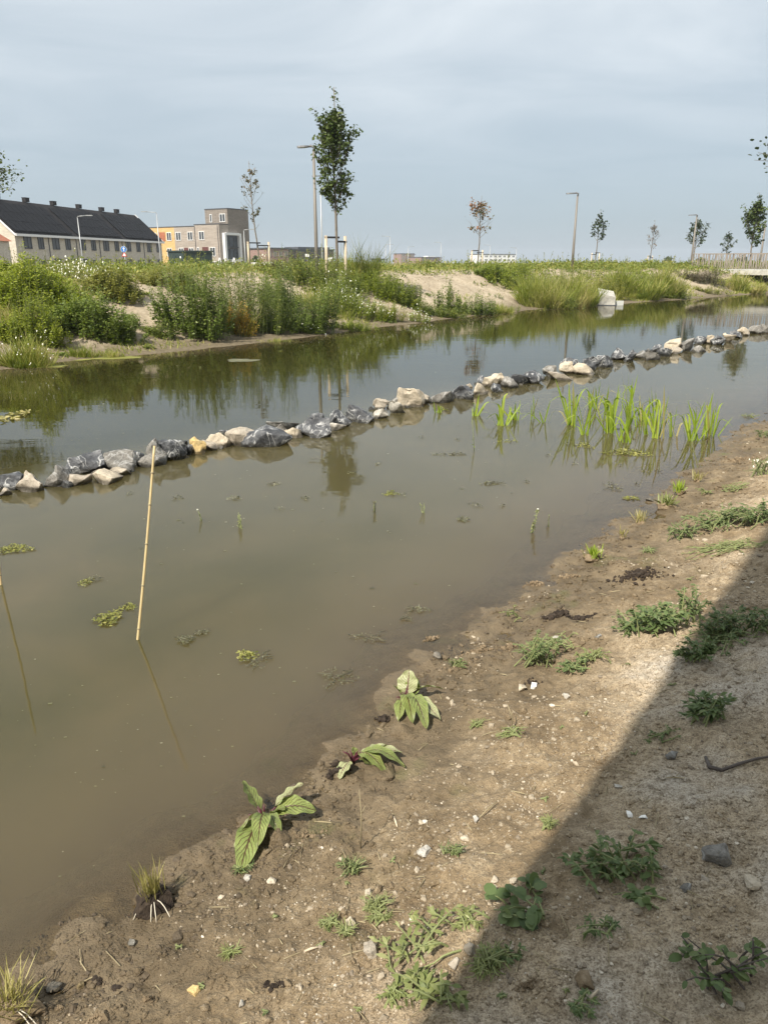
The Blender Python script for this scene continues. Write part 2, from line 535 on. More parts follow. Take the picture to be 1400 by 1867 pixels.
    al = t.math('SUBTRACT', 1.0, t.math('POWER', 2.718, t.math('MULTIPLY', t.attr('depth'), -19.0)))
    mx = t.new('ShaderNodeMixShader'); t.link(al, mx.inputs[0]); t.link(trn.outputs[0], mx.inputs[1]); t.link(dif.outputs[0], mx.inputs[2])
    gl = t.new('ShaderNodeBsdfGlossy'); gl.inputs['Roughness'].default_value = 0.025; t.link(nb, gl.inputs['Normal'])
    fr = t.new('ShaderNodeFresnel'); fr.inputs['IOR'].default_value = 1.45; t.link(nb, fr.inputs['Normal'])
    m2 = t.new('ShaderNodeMixShader'); t.link(fr.outputs[0], m2.inputs[0]); t.link(mx.outputs[0], m2.inputs[1]); t.link(gl.outputs[0], m2.inputs[2])
    M['water'] = t.done(m2.outputs[0])

    # rocks
    def rock(name, stops, vein=0.0, rough=0.8):
        t = NT(name)
        oi = t.new('ShaderNodeObjectInfo')
        va = t.new('ShaderNodeVectorMath', operation='ADD')
        sc = t.new('ShaderNodeVectorMath', operation='SCALE'); sc.inputs['Scale'].default_value = 40
        cb = t.new('ShaderNodeCombineXYZ'); t.link(oi.outputs['Random'], cb.inputs[0]); t.link(oi.outputs['Random'], cb.inputs[1])
        t.link(cb.outputs[0], sc.inputs[0]); t.link(sc.outputs[0], va.inputs[1]); t.link(t.obj(), va.inputs[0])
        v = va.outputs[0]
        n = t.noise(7, 6, 0.65, v); f = t.noise(45, 5, 0.65, v)
        c = t.ramp(n, stops)
        c = t.mix(t.ramp(f, [(0.35, 0.6), (0.5, 0.0)]), c, tuple(x * 0.55 for x in stops[0][1]))
        if vein:
            w = t.new('ShaderNodeTexNoise'); w.inputs['Scale'].default_value = 5; w.inputs['Detail'].default_value = 5; w.inputs['Distortion'].default_value = 1.6
            t.link(v, w.inputs['Vector'])
            band = t.math('ABSOLUTE', t.math('SUBTRACT', w.outputs['Fac'], 0.5))
            vm = t.math('MULTIPLY', t.ramp(band, [(0.006, 1.0), (0.036, 0.0)]), t.ramp(t.noise(4, 2, 0.5, v), [(0.38, 0.0), (0.5, vein)]))
            c = t.mix(vm, c, (0.62, 0.62, 0.60))
        sz = t.new('ShaderNodeSeparateXYZ'); t.link(t.pos(), sz.inputs[0])
        wet = t.ramp(t.math('ADD', sz.outputs['Z'], t.math('MULTIPLY', t.math('SUBTRACT', n, 0.5), 0.10)), [(0.032, 1.0), (0.06, 0.0)])
        c = t.mix(t.math('MULTIPLY', wet, 0.75), c, (0.028, 0.026, 0.02))
        rg = t.math('SUBTRACT', rough, t.math('MULTIPLY', wet, 0.5))
        nb = t.bump(n, 0.7, 0.04); nb = t.bump(f, 0.7, 0.012, nb)
        return t.done(t.bsdf(c, rg, nb, 0, 0.35))
    M['dark'] = rock('dark_veined_rock', [(0.32, (0.026, 0.027, 0.030)), (0.5, (0.070, 0.073, 0.079)), (0.72, (0.22, 0.222, 0.222))], .65, 0.55)
    M['grey'] = rock('grey_rock', [(0.3, (0.115, 0.108, 0.096)), (0.55, (0.21, 0.198, 0.176)), (0.75, (0.34, 0.32, 0.29))], 0.35)
    M['tan'] = rock('tan_rock', [(0.3, (0.27, 0.23, 0.175)), (0.55, (0.40, 0.35, 0.28)), (0.75, (0.52, 0.47, 0.39))], 0.0)
    M['cream'] = rock('cream_rock', [(0.3, (0.38, 0.32, 0.235)), (0.55, (0.52, 0.45, 0.345)), (0.75, (0.60, 0.54, 0.44))], 0.0)
    M['yellow'] = rock('yellow_rock', [(0.3, (0.42, 0.29, 0.11)), (0.55, (0.58, 0.43, 0.20)), (0.75, (0.64, 0.53, 0.33))], 0.0)
    M['white'] = rock('whitish_rock', [(0.3, (0.35, 0.32, 0.27)), (0.55, (0.49, 0.46, 0.40)), (0.75, (0.60, 0.57, 0.51))], 0.2)

    t = NT('pebble'); c = t.ramp(t.attr('tint'), [(0, (0.19, 0.155, 0.115)), (0.45, (0.33, 0.275, 0.20)), (0.8, (0.47, 0.40, 0.30)), (1, (0.64, 0.58, 0.48))])
    c = t.mix(t.ramp(t.noise(90, 4), [(0.35, 0.5), (0.55, 0.0)]), c, (0.16, 0.13, 0.09))
    M['pebble'] = t.done(t.bsdf(c, 0.85, t.bump(t.noise(200, 3), 0.5, 0.003), 0, 0.25))
    t = NT('clod'); c = t.ramp(t.noise(25, 5), [(0.3, (0.13, 0.095, 0.058)), (0.55, (0.22, 0.165, 0.103)), (0.75, (0.32, 0.25, 0.17))])
    M['clod'] = t.done(t.bsdf(c, 0.95, t.bump(t.noise(120, 5, 0.65), 0.9, 0.008), 0, 0.2))
    t = NT('dark_peat'); c = t.ramp(t.noise(40, 5), [(0.3, (0.018, 0.013, 0.01)), (0.6, (0.05, 0.036, 0.025)), (0.8, (0.09, 0.07, 0.05))])
    M['peat'] = t.done(t.bsdf(c, 0.85, t.bump(t.noise(120, 5, 0.65), 0.9, 0.01), 0, 0.3))

    # foliage, per-leaf tint runs from the first colour to the last
    M['leaf_dark'] = mat_leaf('dark_weed_leaf', [(0.06, 0.095, 0.018), (0.13, 0.185, 0.03), (0.24, 0.29, 0.065)])
    M['leaf_green'] = mat_leaf('green_weed_leaf', [(0.13, 0.175, 0.014), (0.26, 0.31, 0.028), (0.42, 0.43, 0.075)], 0.38)
    M['leaf_olive'] = mat_leaf('olive_weed_leaf', [(0.13, 0.15, 0.026), (0.25, 0.255, 0.055), (0.38, 0.35, 0.11)], 0.35)
    M['leaf_mix'] = mat_leaf('mixed_weed_leaf', [(0.08, 0.12, 0.019), (0.185, 0.23, 0.04), (0.37, 0.34, 0.09)], 0.35)
    M['leaf_yellow'] = mat_leaf('yellow_weed_leaf', [(0.16, 0.18, 0.03), (0.33, 0.33, 0.06), (0.48, 0.42, 0.10)], 0.35)
    M['leaf_gold'] = mat_leaf('golden_dying_leaf', [(0.30, 0.19, 0.03), (0.52, 0.34, 0.05), (0.60, 0.40, 0.13)], 0.3)
    M['leaf_grass'] = mat_leaf('grass_blade', [(0.15, 0.195, 0.024), (0.27, 0.30, 0.055), (0.42, 0.38, 0.135), (0.55, 0.47, 0.25)], 0.35)
    M['leaf_straw'] = mat_leaf('pale_grass_blade', [(0.21, 0.20, 0.06), (0.36, 0.32, 0.12), (0.50, 0.43, 0.22)], 0.3)
    M['leaf_reed'] = mat_leaf('iris_blade', [(0.17, 0.25, 0.022), (0.28, 0.38, 0.04), (0.43, 0.51, 0.085)], 0.42, 0.4)
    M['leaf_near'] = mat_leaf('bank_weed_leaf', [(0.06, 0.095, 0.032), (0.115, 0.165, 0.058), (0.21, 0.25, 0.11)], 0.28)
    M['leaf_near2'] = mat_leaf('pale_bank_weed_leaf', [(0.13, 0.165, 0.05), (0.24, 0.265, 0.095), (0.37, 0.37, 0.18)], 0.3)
    M['leaf_tree'] = mat_leaf('maple_leaf', [(0.042, 0.066, 0.018), (0.085, 0.12, 0.029), (0.17, 0.20, 0.058)], 0.3)
    M['leaf_tree2'] = mat_leaf('bluish_tree_leaf', [(0.03, 0.05, 0.026), (0.058, 0.082, 0.04), (0.11, 0.13, 0.07)], 0.3)
    M['leaf_rust'] = mat_leaf('rusty_tree_leaf', [(0.055, 0.075, 0.025), (0.11, 0.105, 0.04), (0.27, 0.14, 0.07), (0.36, 0.17, 0.09)], 0.3)
    M['leaf_brown'] = mat_leaf('brown_tree_leaf', [(0.05, 0.065, 0.026), (0.13, 0.11, 0.05), (0.24, 0.17, 0.11)], 0.3)
    M['leaf_bare'] = mat_leaf('dry_tree_leaf', [(0.14, 0.115, 0.09), (0.22, 0.18, 0.15), (0.26, 0.17, 0.13)], 0.25)
    M['leaf_heath'] = mat_leaf('heath_leaf', [(0.06, 0.065, 0.035), (0.12, 0.10, 0.06), (0.17, 0.12, 0.09)], 0.25)
    M['algae'] = mat_leaf('pond_algae', [(0.10, 0.115, 0.025), (0.21, 0.215, 0.05), (0.34, 0.32, 0.10)], 0.2, 0.6)
    M['algae_dark'] = mat_leaf('drowned_weed', [(0.05, 0.05, 0.03), (0.12, 0.12, 0.06), (0.26, 0.25, 0.18)], 0.15, 0.5)
    M['petal'] = mat_plain('white_petal', (0.62, 0.62, 0.52), 0.6, 0.06)
    M['stem'] = mat_plain('green_stem', (0.19, 0.215, 0.085), 0.7)
    M['stem_dry'] = mat_plain('dry_stem', (0.30, 0.25, 0.15), 0.8)
    M['stem_wet'] = mat_plain('drowned_stem', (0.10, 0.095, 0.055), 0.6)
    M['stem_red'] = mat_plain('dark_red_stem', (0.085, 0.02, 0.03), 0.5)
    M['bark'] = mat_plain('young_bark', (0.17, 0.145, 0.115), 0.85, 0.3, 8, 0.4)
    M['bark_dark'] = mat_plain('dark_bark', (0.085, 0.07, 0.06), 0.85, 0.3, 8)
    M['stake'] = mat_plain('stake_wood', (0.52, 0.43, 0.31), 0.8, 0.18, 5, 0.3)
    M['rubber'] = mat_plain('black_tree_tie', (0.02, 0.02, 0.022), 0.7)
    M['steel'] = mat_plain('brown_lamp_steel', (0.19, 0.17, 0.145), 0.55, 0.1, 2, 0, 0.2)
    M['galv'] = mat_plain('galvanised_steel', (0.36, 0.37, 0.37), 0.45, 0.1, 2, 0, 0.4)
    M['lampgrey'] = mat_plain('lamp_head_grey', (0.11, 0.11, 0.11), 0.5, 0.1)
    M['bamboo'] = mat_plain('bamboo', (0.55, 0.43, 0.22), 0.45, 0.12, 9)
    M['concrete'] = mat_plain('pale_concrete', (0.40, 0.385, 0.34), 0.85, 0.3, 4, 0.4)
    M['deck'] = mat_plain('bridge_concrete', (0.46, 0.47, 0.44), 0.8, 0.1, 2, 0.2)
    M['slat'] = mat_plain('weathered_railing', (0.25, 0.215, 0.18), 0.75, 0.15, 4)
    M['path'] = mat_plain('pale_path', (0.40, 0.36, 0.29), 0.9, 0.15, 2, 0.3)
    M['whitepaint'] = mat_plain('white_paint', (0.78, 0.78, 0.77), 0.5, 0.05)
    M['cabinet'] = mat_plain('dark_green_coating', (0.030, 0.045, 0.043), 0.45, 0.08, 2)
    M['bluesign'] = mat_plain('blue_sign', (0.02, 0.16, 0.50), 0.4, 0.05)
    M['redsign'] = mat_plain('red_sign', (0.60, 0.05, 0.04), 0.4, 0.05)
    M['glass'] = mat_plain('dark_window_glass', (0.045, 0.052, 0.06), 0.12, 0.3, 1)
    M['glass_grey'] = mat_plain('grey_blind_glass', (0.075, 0.08, 0.09), 0.3, 0.2, 1)
    M['panel'] = mat_plain('solar_panel', (0.009, 0.009, 0.011), 0.6, 0.2, 1, 0, 0, 0.08)
    M['rooftile'] = mat_plain('black_roof_tile', (0.03, 0.028, 0.029), 0.85, 0.2, 2, 0, 0, 0.1)
    M['redroof'] = mat_plain('orange_roof_tile', (0.34, 0.12, 0.06), 0.8, 0.2, 2)
    M['bounce_white'] = mat_plain('white_bounce_plaster', (0.78, 0.76, 0.72), 0.9, 0.05)  # white so the unseen building bounces light into its own shade
    M['maroon'] = mat_plain('maroon_panel', (0.11, 0.035, 0.03), 0.6, 0.1)
    M['slate'] = mat_plain('dark_cladding', (0.065, 0.07, 0.08), 0.6, 0.15, 1)
    M['greenwall'] = mat_plain('pale_green_cladding', (0.19, 0.25, 0.20), 0.7, 0.1, 1)
    def brick(name, cols, sx=4.6, mortar=(0.42, 0.40, 0.37)):
        t = NT(name)
        b = t.new('ShaderNodeTexBrick'); b.inputs['Scale'].default_value = sx
        b.inputs['Mortar Size'].default_value = 0.012; b.inputs['Brick Width'].default_value = 1.05; b.inputs['Row Height'].default_value = 0.32
        b.inputs['Color1'].default_value = (*cols[0], 1); b.inputs['Color2'].default_value = (*cols[1], 1); b.inputs['Mortar'].default_value = (*mortar, 1)
        b.inputs['Bias'].default_value = 0.0
        s = t.new('ShaderNodeSeparateXYZ'); t.link(t.obj(), s.inputs[0])
        u = t.math('ADD', t.math('MULTIPLY', s.outputs['X'], 0.8), s.outputs['Y'])
        cb = t.new('ShaderNodeCombineXYZ'); t.link(u, cb.inputs[0]); t.link(s.outputs['Z'], cb.inputs[1])
        t.link(cb.outputs[0], b.inputs['Vector'])
        c = t.mix(t.ramp(t.noise(2.2, 5, 0.65, t.obj()), [(0.35, 0.22), (0.65, 0.0)]), b.outputs['Color'], tuple(x * 0.5 for x in cols[0]))
        return t.done(t.bsdf(c, 0.9, None, 0, 0.2))
    M['brick_buff'] = brick('buff_brick', [(0.54, 0.49, 0.40), (0.70, 0.64, 0.53)])
    M['brick_grey'] = brick('grey_brown_brick', [(0.30, 0.255, 0.215), (0.42, 0.365, 0.31)])
    M['brick_dark'] = brick('dark_brown_brick', [(0.19, 0.16, 0.135), (0.27, 0.235, 0.20)])
    M['brick_ochre'] = brick('ochre_brick', [(0.55, 0.35, 0.13), (0.66, 0.45, 0.19)])
    M['brick_red'] = brick('red_brown_brick', [(0.25, 0.15, 0.125), (0.33, 0.21, 0.17)])

    # dock leaf: pale green with dark red midrib and side veins, from the leaf's own UV
    def dock(name, c0, c1, veinc):
        t = NT(name)
        uvn = t.new('ShaderNodeUVMap'); s = t.new('ShaderNodeSeparateXYZ'); t.link(uvn.outputs[0], s.inputs[0])
        u = t.math('ABSOLUTE', t.math('SUBTRACT', s.outputs['X'], 0.5)); v = s.outputs['Y']
        mid = t.ramp(u, [(0.012, 1.0), (0.045, 0.0)])
        wv = t.math('SUBTRACT', t.math('MULTIPLY', v, 9.0), t.math('MULTIPLY', u, 6.0))
        wv = t.math('ADD', wv, t.math('MULTIPLY', t.noise(30, 2), 0.6))
        tri = t.math('ABSOLUTE', t.math('SUBTRACT', t.math('FRACT', wv), 0.5))
        side = t.math('MULTIPLY', t.ramp(tri, [(0.04, 1.0), (0.15, 0.0)]), t.ramp(u, [(0.36, 0.8), (0.47, 0.0)]))
        net = t.new('ShaderNodeTexVoronoi', feature='DISTANCE_TO_EDGE'); net.inputs['Scale'].default_value = 95
        t.link(t.obj(), net.inputs['Vector'])
        nt = t.math('MULTIPLY', t.ramp(net.outputs['Distance'], [(0.0, 0.35), (0.09, 0.0)]), 1.0)
        base = t.ramp(t.noise(28, 4), [(0.3, c0), (0.7, c1)])
        c = t.mix(nt, base, tuple(x * 0.6 for x in c0))
        c = t.mix(t.math('MAXIMUM', mid, side), c, veinc)
        nb = t.bump(t.math('SUBTRACT', 1.0, t.math('MAXIMUM', side, mid)), 0.6, 0.004)
        b = t.bsdf(c, 0.42, nb, 0, 0.4)
        tr = t.new('ShaderNodeBsdfTranslucent'); t.link(t.mix(1.0, c, (1.0, 1.05, 0.5), 'MULTIPLY'), tr.inputs['Color'])
        ms = t.new('ShaderNodeMixShader'); ms.inputs[0].default_value = 0.22
        t.link(b, ms.inputs[1]); t.link(tr.outputs[0], ms.inputs[2])
        return t.done(ms.outputs[0])
    M['dock'] = dock('dock_leaf', (0.18, 0.235, 0.06), (0.29, 0.335, 0.11), (0.075, 0.03, 0.022))
    M['dock_pale'] = dock('dock_leaf_underside', (0.33, 0.36, 0.17), (0.46, 0.48, 0.27), (0.14, 0.05, 0.05))

build_materials()

# ------------------------------------------------------------------ ground, banks and water
def grid_faces(nr, nc):
    i = np.arange(nr - 1)[:, None] * nc; j = np.arange(nc - 1)[None]
    return np.stack([i + j, i + j + 1, i + nc + j + 1, i + nc + j], -1).reshape(-1, 4)

def compact(V, F, extra):
    used = np.zeros(len(V), bool); used[F.ravel()] = True
    remap = np.cumsum(used) - 1
    return V[used], remap[F], {k: a[used] for k, a in extra.items()}

PATCH_R0, PATCH_R1, PATCH_A = 0.85, 11.0, R(36)

def build_land():
    # whole land sheet to the horizon, coarser where the camera does not look
    az = np.concatenate([np.linspace(-180, -40, 36)[:-1], np.linspace(-40, 40, 250), np.linspace(40, 180, 36)[1:]])
    az = np.radians(az)
    r = np.concatenate([np.geomspace(0.3, 12, 90), np.geomspace(12, 120, 230)[1:], np.geomspace(120, 2600, 40)[1:]])
    A, Rr = np.meshgrid(az, r)
    X, Y = Rr * np.sin(A), Rr * np.cos(A)
    Z = ground(X, Y)
    dn, df = ground_d(X, Y)
    V = np.stack([X, Y, Z], -1).reshape(-1, 3)
    F = grid_faces(len(r), len(az))
    dnf, dff, rf, af = dn.ravel(), df.ravel(), Rr.ravel(), A.ravel()
    nearside = (dnf > dff)
    inpatch = (rf > PATCH_R0 * 1.06) & (rf < PATCH_R1 * 0.97) & (np.abs(af) < PATCH_A * 0.97) & (dnf > -0.62)
    V[nearside & (dnf > -0.8) & (rf < 13), 2] -= 0.012
    keep = ~inpatch[F].all(1)
    mead = smooth(6.0, 9.5, dff + 1.5 * fbm(V[:, 0] * .3, V[:, 1] * .3, 3, 81))
    V1, F1, ex = compact(V, F[keep & nearside[F].any(1)], {'meadow': mead})
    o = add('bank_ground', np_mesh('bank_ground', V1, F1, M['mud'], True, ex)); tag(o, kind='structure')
    V1, F1, ex = compact(V, F[keep & ~nearside[F].any(1)], {'meadow': mead})
    o = add('far_bank', np_mesh('far_bank', V1, F1, M['soil'], True, ex)); tag(o, kind='structure')
    # fine patch of the near bank
    az = np.linspace(-PATCH_A, PATCH_A, 430)
    r = np.geomspace(PATCH_R0, PATCH_R1, 760)
    A, Rr = np.meshgrid(az, r)
    X, Y = Rr * np.sin(A), Rr * np.cos(A)
    dn = d_near(X, Y)
    Z = ground(X, Y)
    V = np.stack([X, Y, Z], -1).reshape(-1, 3)
    F = grid_faces(len(r), len(az))
    ok = (dn.ravel() > -0.75)
    V1, F1, ex = compact(V, F[ok[F].all(1)], {})
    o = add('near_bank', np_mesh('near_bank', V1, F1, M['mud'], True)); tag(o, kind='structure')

ROW = [tuple(hit(*p)[:2]) for p in ((-400, 1010), (0, 890), (150, 866), (300, 836), (450, 808), (600, 780), (750, 735), (900, 708), (1050, 680), (1200, 645), (1400, 600), (1700, 545))]
def build_water():
    az = np.radians(np.concatenate([np.linspace(-180, -40, 30)[:-1], np.linspace(-40, 40, 200), np.linspace(40, 180, 30)[1:]]))
    r = np.concatenate([np.geomspace(0.6, 14, 130), np.geomspace(14, 120, 90)[1:], np.geomspace(120, 900, 14)[1:]])
    A, Rr = np.meshgrid(az, r)
    X, Y = Rr * np.sin(A), Rr * np.cos(A)
    Z = ground(X, Y)
    V = np.stack([X, Y, Z * 0], -1).reshape(-1, 3)
    F = grid_faces(len(r), len(az))
    z = Z.ravel()
    keep = (z[F].min(1) < 0.035)
    V1, F1, ex = compact(V, F[keep], {'depth': np.maximum(-z, 0), 'silt': smooth(2.6, 7.5, V[:, 1] + .8 * fbm(V[:, 0] * .5, V[:, 1] * .5, 3, 15)), 'channel': smooth(-.1, 1.3, sdist(V[:, 0], V[:, 1], ROW))})
    o = add('water', np_mesh('water', V1, F1, M['water'], True, ex)); tag(o, kind='structure')

build_land()
build_water()

def far_offset(d, s0=0, s1=1, n=80):                   # a line along the far shore, d metres inland
    P = np.array(FAR[1:-1]); seg = np.diff(P, axis=0); L = np.concatenate([[0], np.cumsum(np.linalg.norm(seg, axis=1))])
    s = np.linspace(s0 * L[-1], s1 * L[-1], n)
    q = np.c_[np.interp(s, L, P[:, 0]), np.interp(s, L, P[:, 1])]
    k = np.ones(9) / 9
    for _ in range(2):
        pad = np.vstack([np.repeat(q[:1], 4, 0), q, np.repeat(q[-1:], 4, 0)])
        q = np.c_[np.convolve(pad[:, 0], k, 'valid'), np.convolve(pad[:, 1], k, 'valid')]
    T = np.gradient(q, axis=0); T /= np.linalg.norm(T, axis=1)[:, None]
    return q + d * np.c_[-T[:, 1], T[:, 0]]

def build_path():
    a, b = far_offset(9.8, 0.3, 0.8, 160), far_offset(11.0, 0.3, 0.8, 160)
    n = len(a)
    rows = [a + (b - a) * k / 4 for k in range(5)]
    V = np.vstack([np.c_[q, ground(q[:, 0], q[:, 1]) + 0.05 + (0.02 if 0 < k < 4 else -0.1)] for k, q in enumerate(rows)])
    F = np.vstack([np.stack([np.arange(n - 1) + k * n, np.arange(1, n) + k * n, np.arange(1, n) + (k + 1) * n, np.arange(n - 1) + (k + 1) * n], -1) for k in range(4)])
    tag(add('path', np_mesh('path', V, F[:, ::-1], M['path'], True)), kind='structure')
build_path()

# ------------------------------------------------------------------ buildings
def frame_axes(dx, dy):                                # rows: along, outward normal (right-hand side of along), up
    l = math.hypot(dx, dy); dx, dy = dx / l, dy / l
    return np.array([dx, dy, 0]), np.array([dy, -dx, 0])

def window(parent, c, along, nrm, w, h, glass, frame_mat, bars=1, fw=0.08, name='window'):
    """frame proud of the wall, pane recessed in it; c = centre on the wall plane"""
    ax = np.array([along, nrm, [0, 0, 1]])
    c = np.array(c)
    m = MB()
    for s in (-1, 1):
        m.box(c + along * s * (w / 2 - fw / 2) + nrm * 0.03, (fw, 0.12, h), ax)
        m.box(c + np.array([0, 0, s * (h / 2 - fw / 2)]) + nrm * 0.03, (w - 2 * fw, 0.118, fw), ax)
    for b in range(bars):
        m.box(c + along * (w * ((b + 1) / (bars + 1) - .5)) + nrm * 0.027, (fw, 0.11, h - 2 * fw), ax)
    o = m.build(name, frame_mat, parent)
    g = MB().box(c + nrm * 0.012, (w - 2 * fw, 0.03, h - 2 * fw), ax).mesh('pane', glass, False, parent.location)
    add('pane', g, o)
    return o

def line_at_px(px, A, d):                              # parameter along the ground line A + t d seen at photo column px
    best, bt = 1e9, 0
    for t in np.linspace(-60, 120, 3601):
        p = A + d * t
        if p[1] < 5: continue
        e = abs(proj((p[0], p[1], 3.0))[0] - px)
        if e < best: best, bt = e, t
    return bt

def row_houses():
    A = np.array([-46.3, 99.0]); B = np.array([-39.0, 138.0])
    L = np.linalg.norm(B - A)
    al, nr = frame_axes(*(B - A))
    A3 = np.array([A[0], A[1], 0.0])
    dep, eave, ridge = 9.2, 5.45, 9.6
    T = thing('row_house', 'long brick terrace with dark roof full of solar panels, at the left', 'house', (A[0], A[1], 0.0))
    P = lambda t, o, z: A3 + al * t + nr * o + np.array([0, 0, z])
    # walls with gables
    m = MB()
    m.raw([P(0, 0, -.5), P(L, 0, -.5), P(L, 0, eave), P(0, 0, eave)], [[0, 1, 2, 3]])
    m.raw([P(0, -dep, -.5), P(L, -dep, -.5), P(L, -dep, eave), P(0, -dep, eave)], [[3, 2, 1, 0]])
    for t in (0, L):
        m.raw([P(t, 0, -.5), P(t, 0, eave), P(t, -dep, eave), P(t, -dep, -.5)], [[0, 1, 2, 3]])
        m.raw([P(t, 0, eave), P(t, -dep / 2, ridge - .12), P(t, -dep, eave)], [[0, 1, 2]])
    m.build('wall', M['brick_buff'], T)
    # roof slabs
    m = MB()
    sl = np.array([0, 0, 1.0]) * (ridge - eave) - nr * (dep / 2)
    un = np.cross(al, sl); un /= np.linalg.norm(un)
    if un[2] < 0: un = -un
    for side in (0, 1):
        o0 = 0.35 if side == 0 else -dep - 0.35
        zz = eave - 0.35 * (ridge - eave) / (dep / 2)
        q = [P(-.25, o0, zz), P(L + .25, o0, zz), P(L + .25, -dep / 2, ridge), P(-.25, -dep / 2, ridge)]
        V = q + [v + np.array([0, 0, .22]) for v in q]
        m.raw(V, [[0, 3, 2, 1], [4, 5, 6, 7], [0, 1, 5, 4], [1, 2, 6, 5], [2, 3, 7, 6], [3, 0, 4, 7]])
    roof = m.build('roof', M['rooftile'], T)
    # fascia and gutter, white verge boards
    m = MB(); m.box(P(L / 2, .42, eave - .15), (L + .6, .14, .3), np.array([al, nr, [0, 0, 1]])); m.build('gutter', M['whitepaint'], T)
    for t in (-.3, L + .3):
        m = MB()
        for o0 in (0.36, -dep - .36):
            a, b = P(t, o0, eave - .3), P(t, -dep / 2, ridge + .08)
            m.raw([a, b, b + np.array([0, 0, .26]), a + np.array([0, 0, .26]), a - al * .06, b - al * .06, b - al * .06 + np.array([0, 0, .26]), a - al * .06 + np.array([0, 0, .26])],
                  [[0, 1, 2, 3], [7, 6, 5, 4], [3, 2, 6, 7], [0, 4, 5, 1]])
        m.build('verge_board', M['whitepaint'], T)
    # solar panels in three rows
    sd = sl / np.linalg.norm(sl); slen = np.linalg.norm(sl)
    ncol = int(L / 1.13)
    axp = np.array([al, sd, un])
    pm = MB().box((0, 0, 0), (1.08, 1.72, .05), axp).mesh('solar_panel', M['panel'])
    for c in range(ncol):
        if c % 6 == 5 and c % 12 != 5: continue
        for rrow in range(3):
            p = P(.6 + 1.13 * c, 0.02, eave + .06) + sd * (0.9 + 1.76 * rrow) + un * .24 + np.array([0, 0, .1])
            add('solar_panel', pm, roof, p - A3)
    # chimneys
    rl = A + nr[:2] * (-dep / 2)
    cm = MB().box((0, 0, .25), (.85, .55, .5), np.array([al, nr, [0, 0, 1]])).box((0, 0, .53), (.92, .62, .07), np.array([al, nr, [0, 0, 1]])).mesh('chimney', M['rooftile'])
    for px in (10, 62, 110, 155, 195, 222, 280):
        t = line_at_px(px, rl, al[:2])
        if -0.5 < t < L: add('chimney', cm, roof, P(t, -dep / 2, ridge + .25) - A3)
    # windows and doors
    for k, px in enumerate((54, 78, 105, 127, 153, 173, 196, 215, 236, 254, 274, 290)):
        t = line_at_px(px, A, al[:2]); w = 1.55 if k % 2 == 0 else 1.2
        window(T, P(t, 0.003, 4.42), al, nr, w, 1.5, M['glass_grey'], M['slate'])
        if k % 4 == 1:
            d = MB().box(P(t, .03, 1.2), (1.0, .12, 2.3), np.array([al, nr, [0, 0, 1]])).build('door', M['slate'], T)
            add('handle', MB().box(P(t + .35, .12, 1.2), (.05, .06, .18), np.array([al, nr, [0, 0, 1]])).mesh('handle', M['galv'], False, A3), d)
        else:
            window(T, P(t, 0.003, 1.75), al, nr, w, 1.5, M['glass_grey'], M['slate'])
    # rain pipes between the houses
    for px in (92, 142, 184, 225, 264):
        t = line_at_px(px, A, al[:2])
        MB().tube([P(t, .07, -.3), P(t, .07, eave - .2)], .05, 6).build('rain_pipe', M['slate'], T)
    # small neighbour with orange roof at the very left
    o = at(-33, 440, 92.0)
    T2 = thing('brick_house', 'sliver of brick shed with orange roof at the left frame edge', 'house', (o[0], o[1], 0.0))
    MB().box((o[0], o[1], 2.0), (4.0, 5, 5.0)).build('wall', M['brick_buff'], T2)
    m = MB(); x, y = o[0], o[1]
    m.raw([(x - 2.3, y - 2.8, 4.4), (x + 2.3, y - 2.8, 4.4), (x + 2.3, y + 2.8, 4.4), (x - 2.3, y + 2.8, 4.4), (x, y - 2.8, 5.8), (x, y + 2.8, 5.8)], [[0, 3, 2, 1], [0, 4, 5, 3], [1, 2, 5, 4]])
    m.F3.append(np.array([[0, 1, 4], [2, 3, 5]]))
    m.build('roof', M['redroof'], T2)
    window(T2, (x + .9, y - 2.5, 3.0), np.array([1., 0, 0]), np.array([0, -1., 0]), 1.0, 1.3, M['glass_grey'], M['slate'])
row_houses()

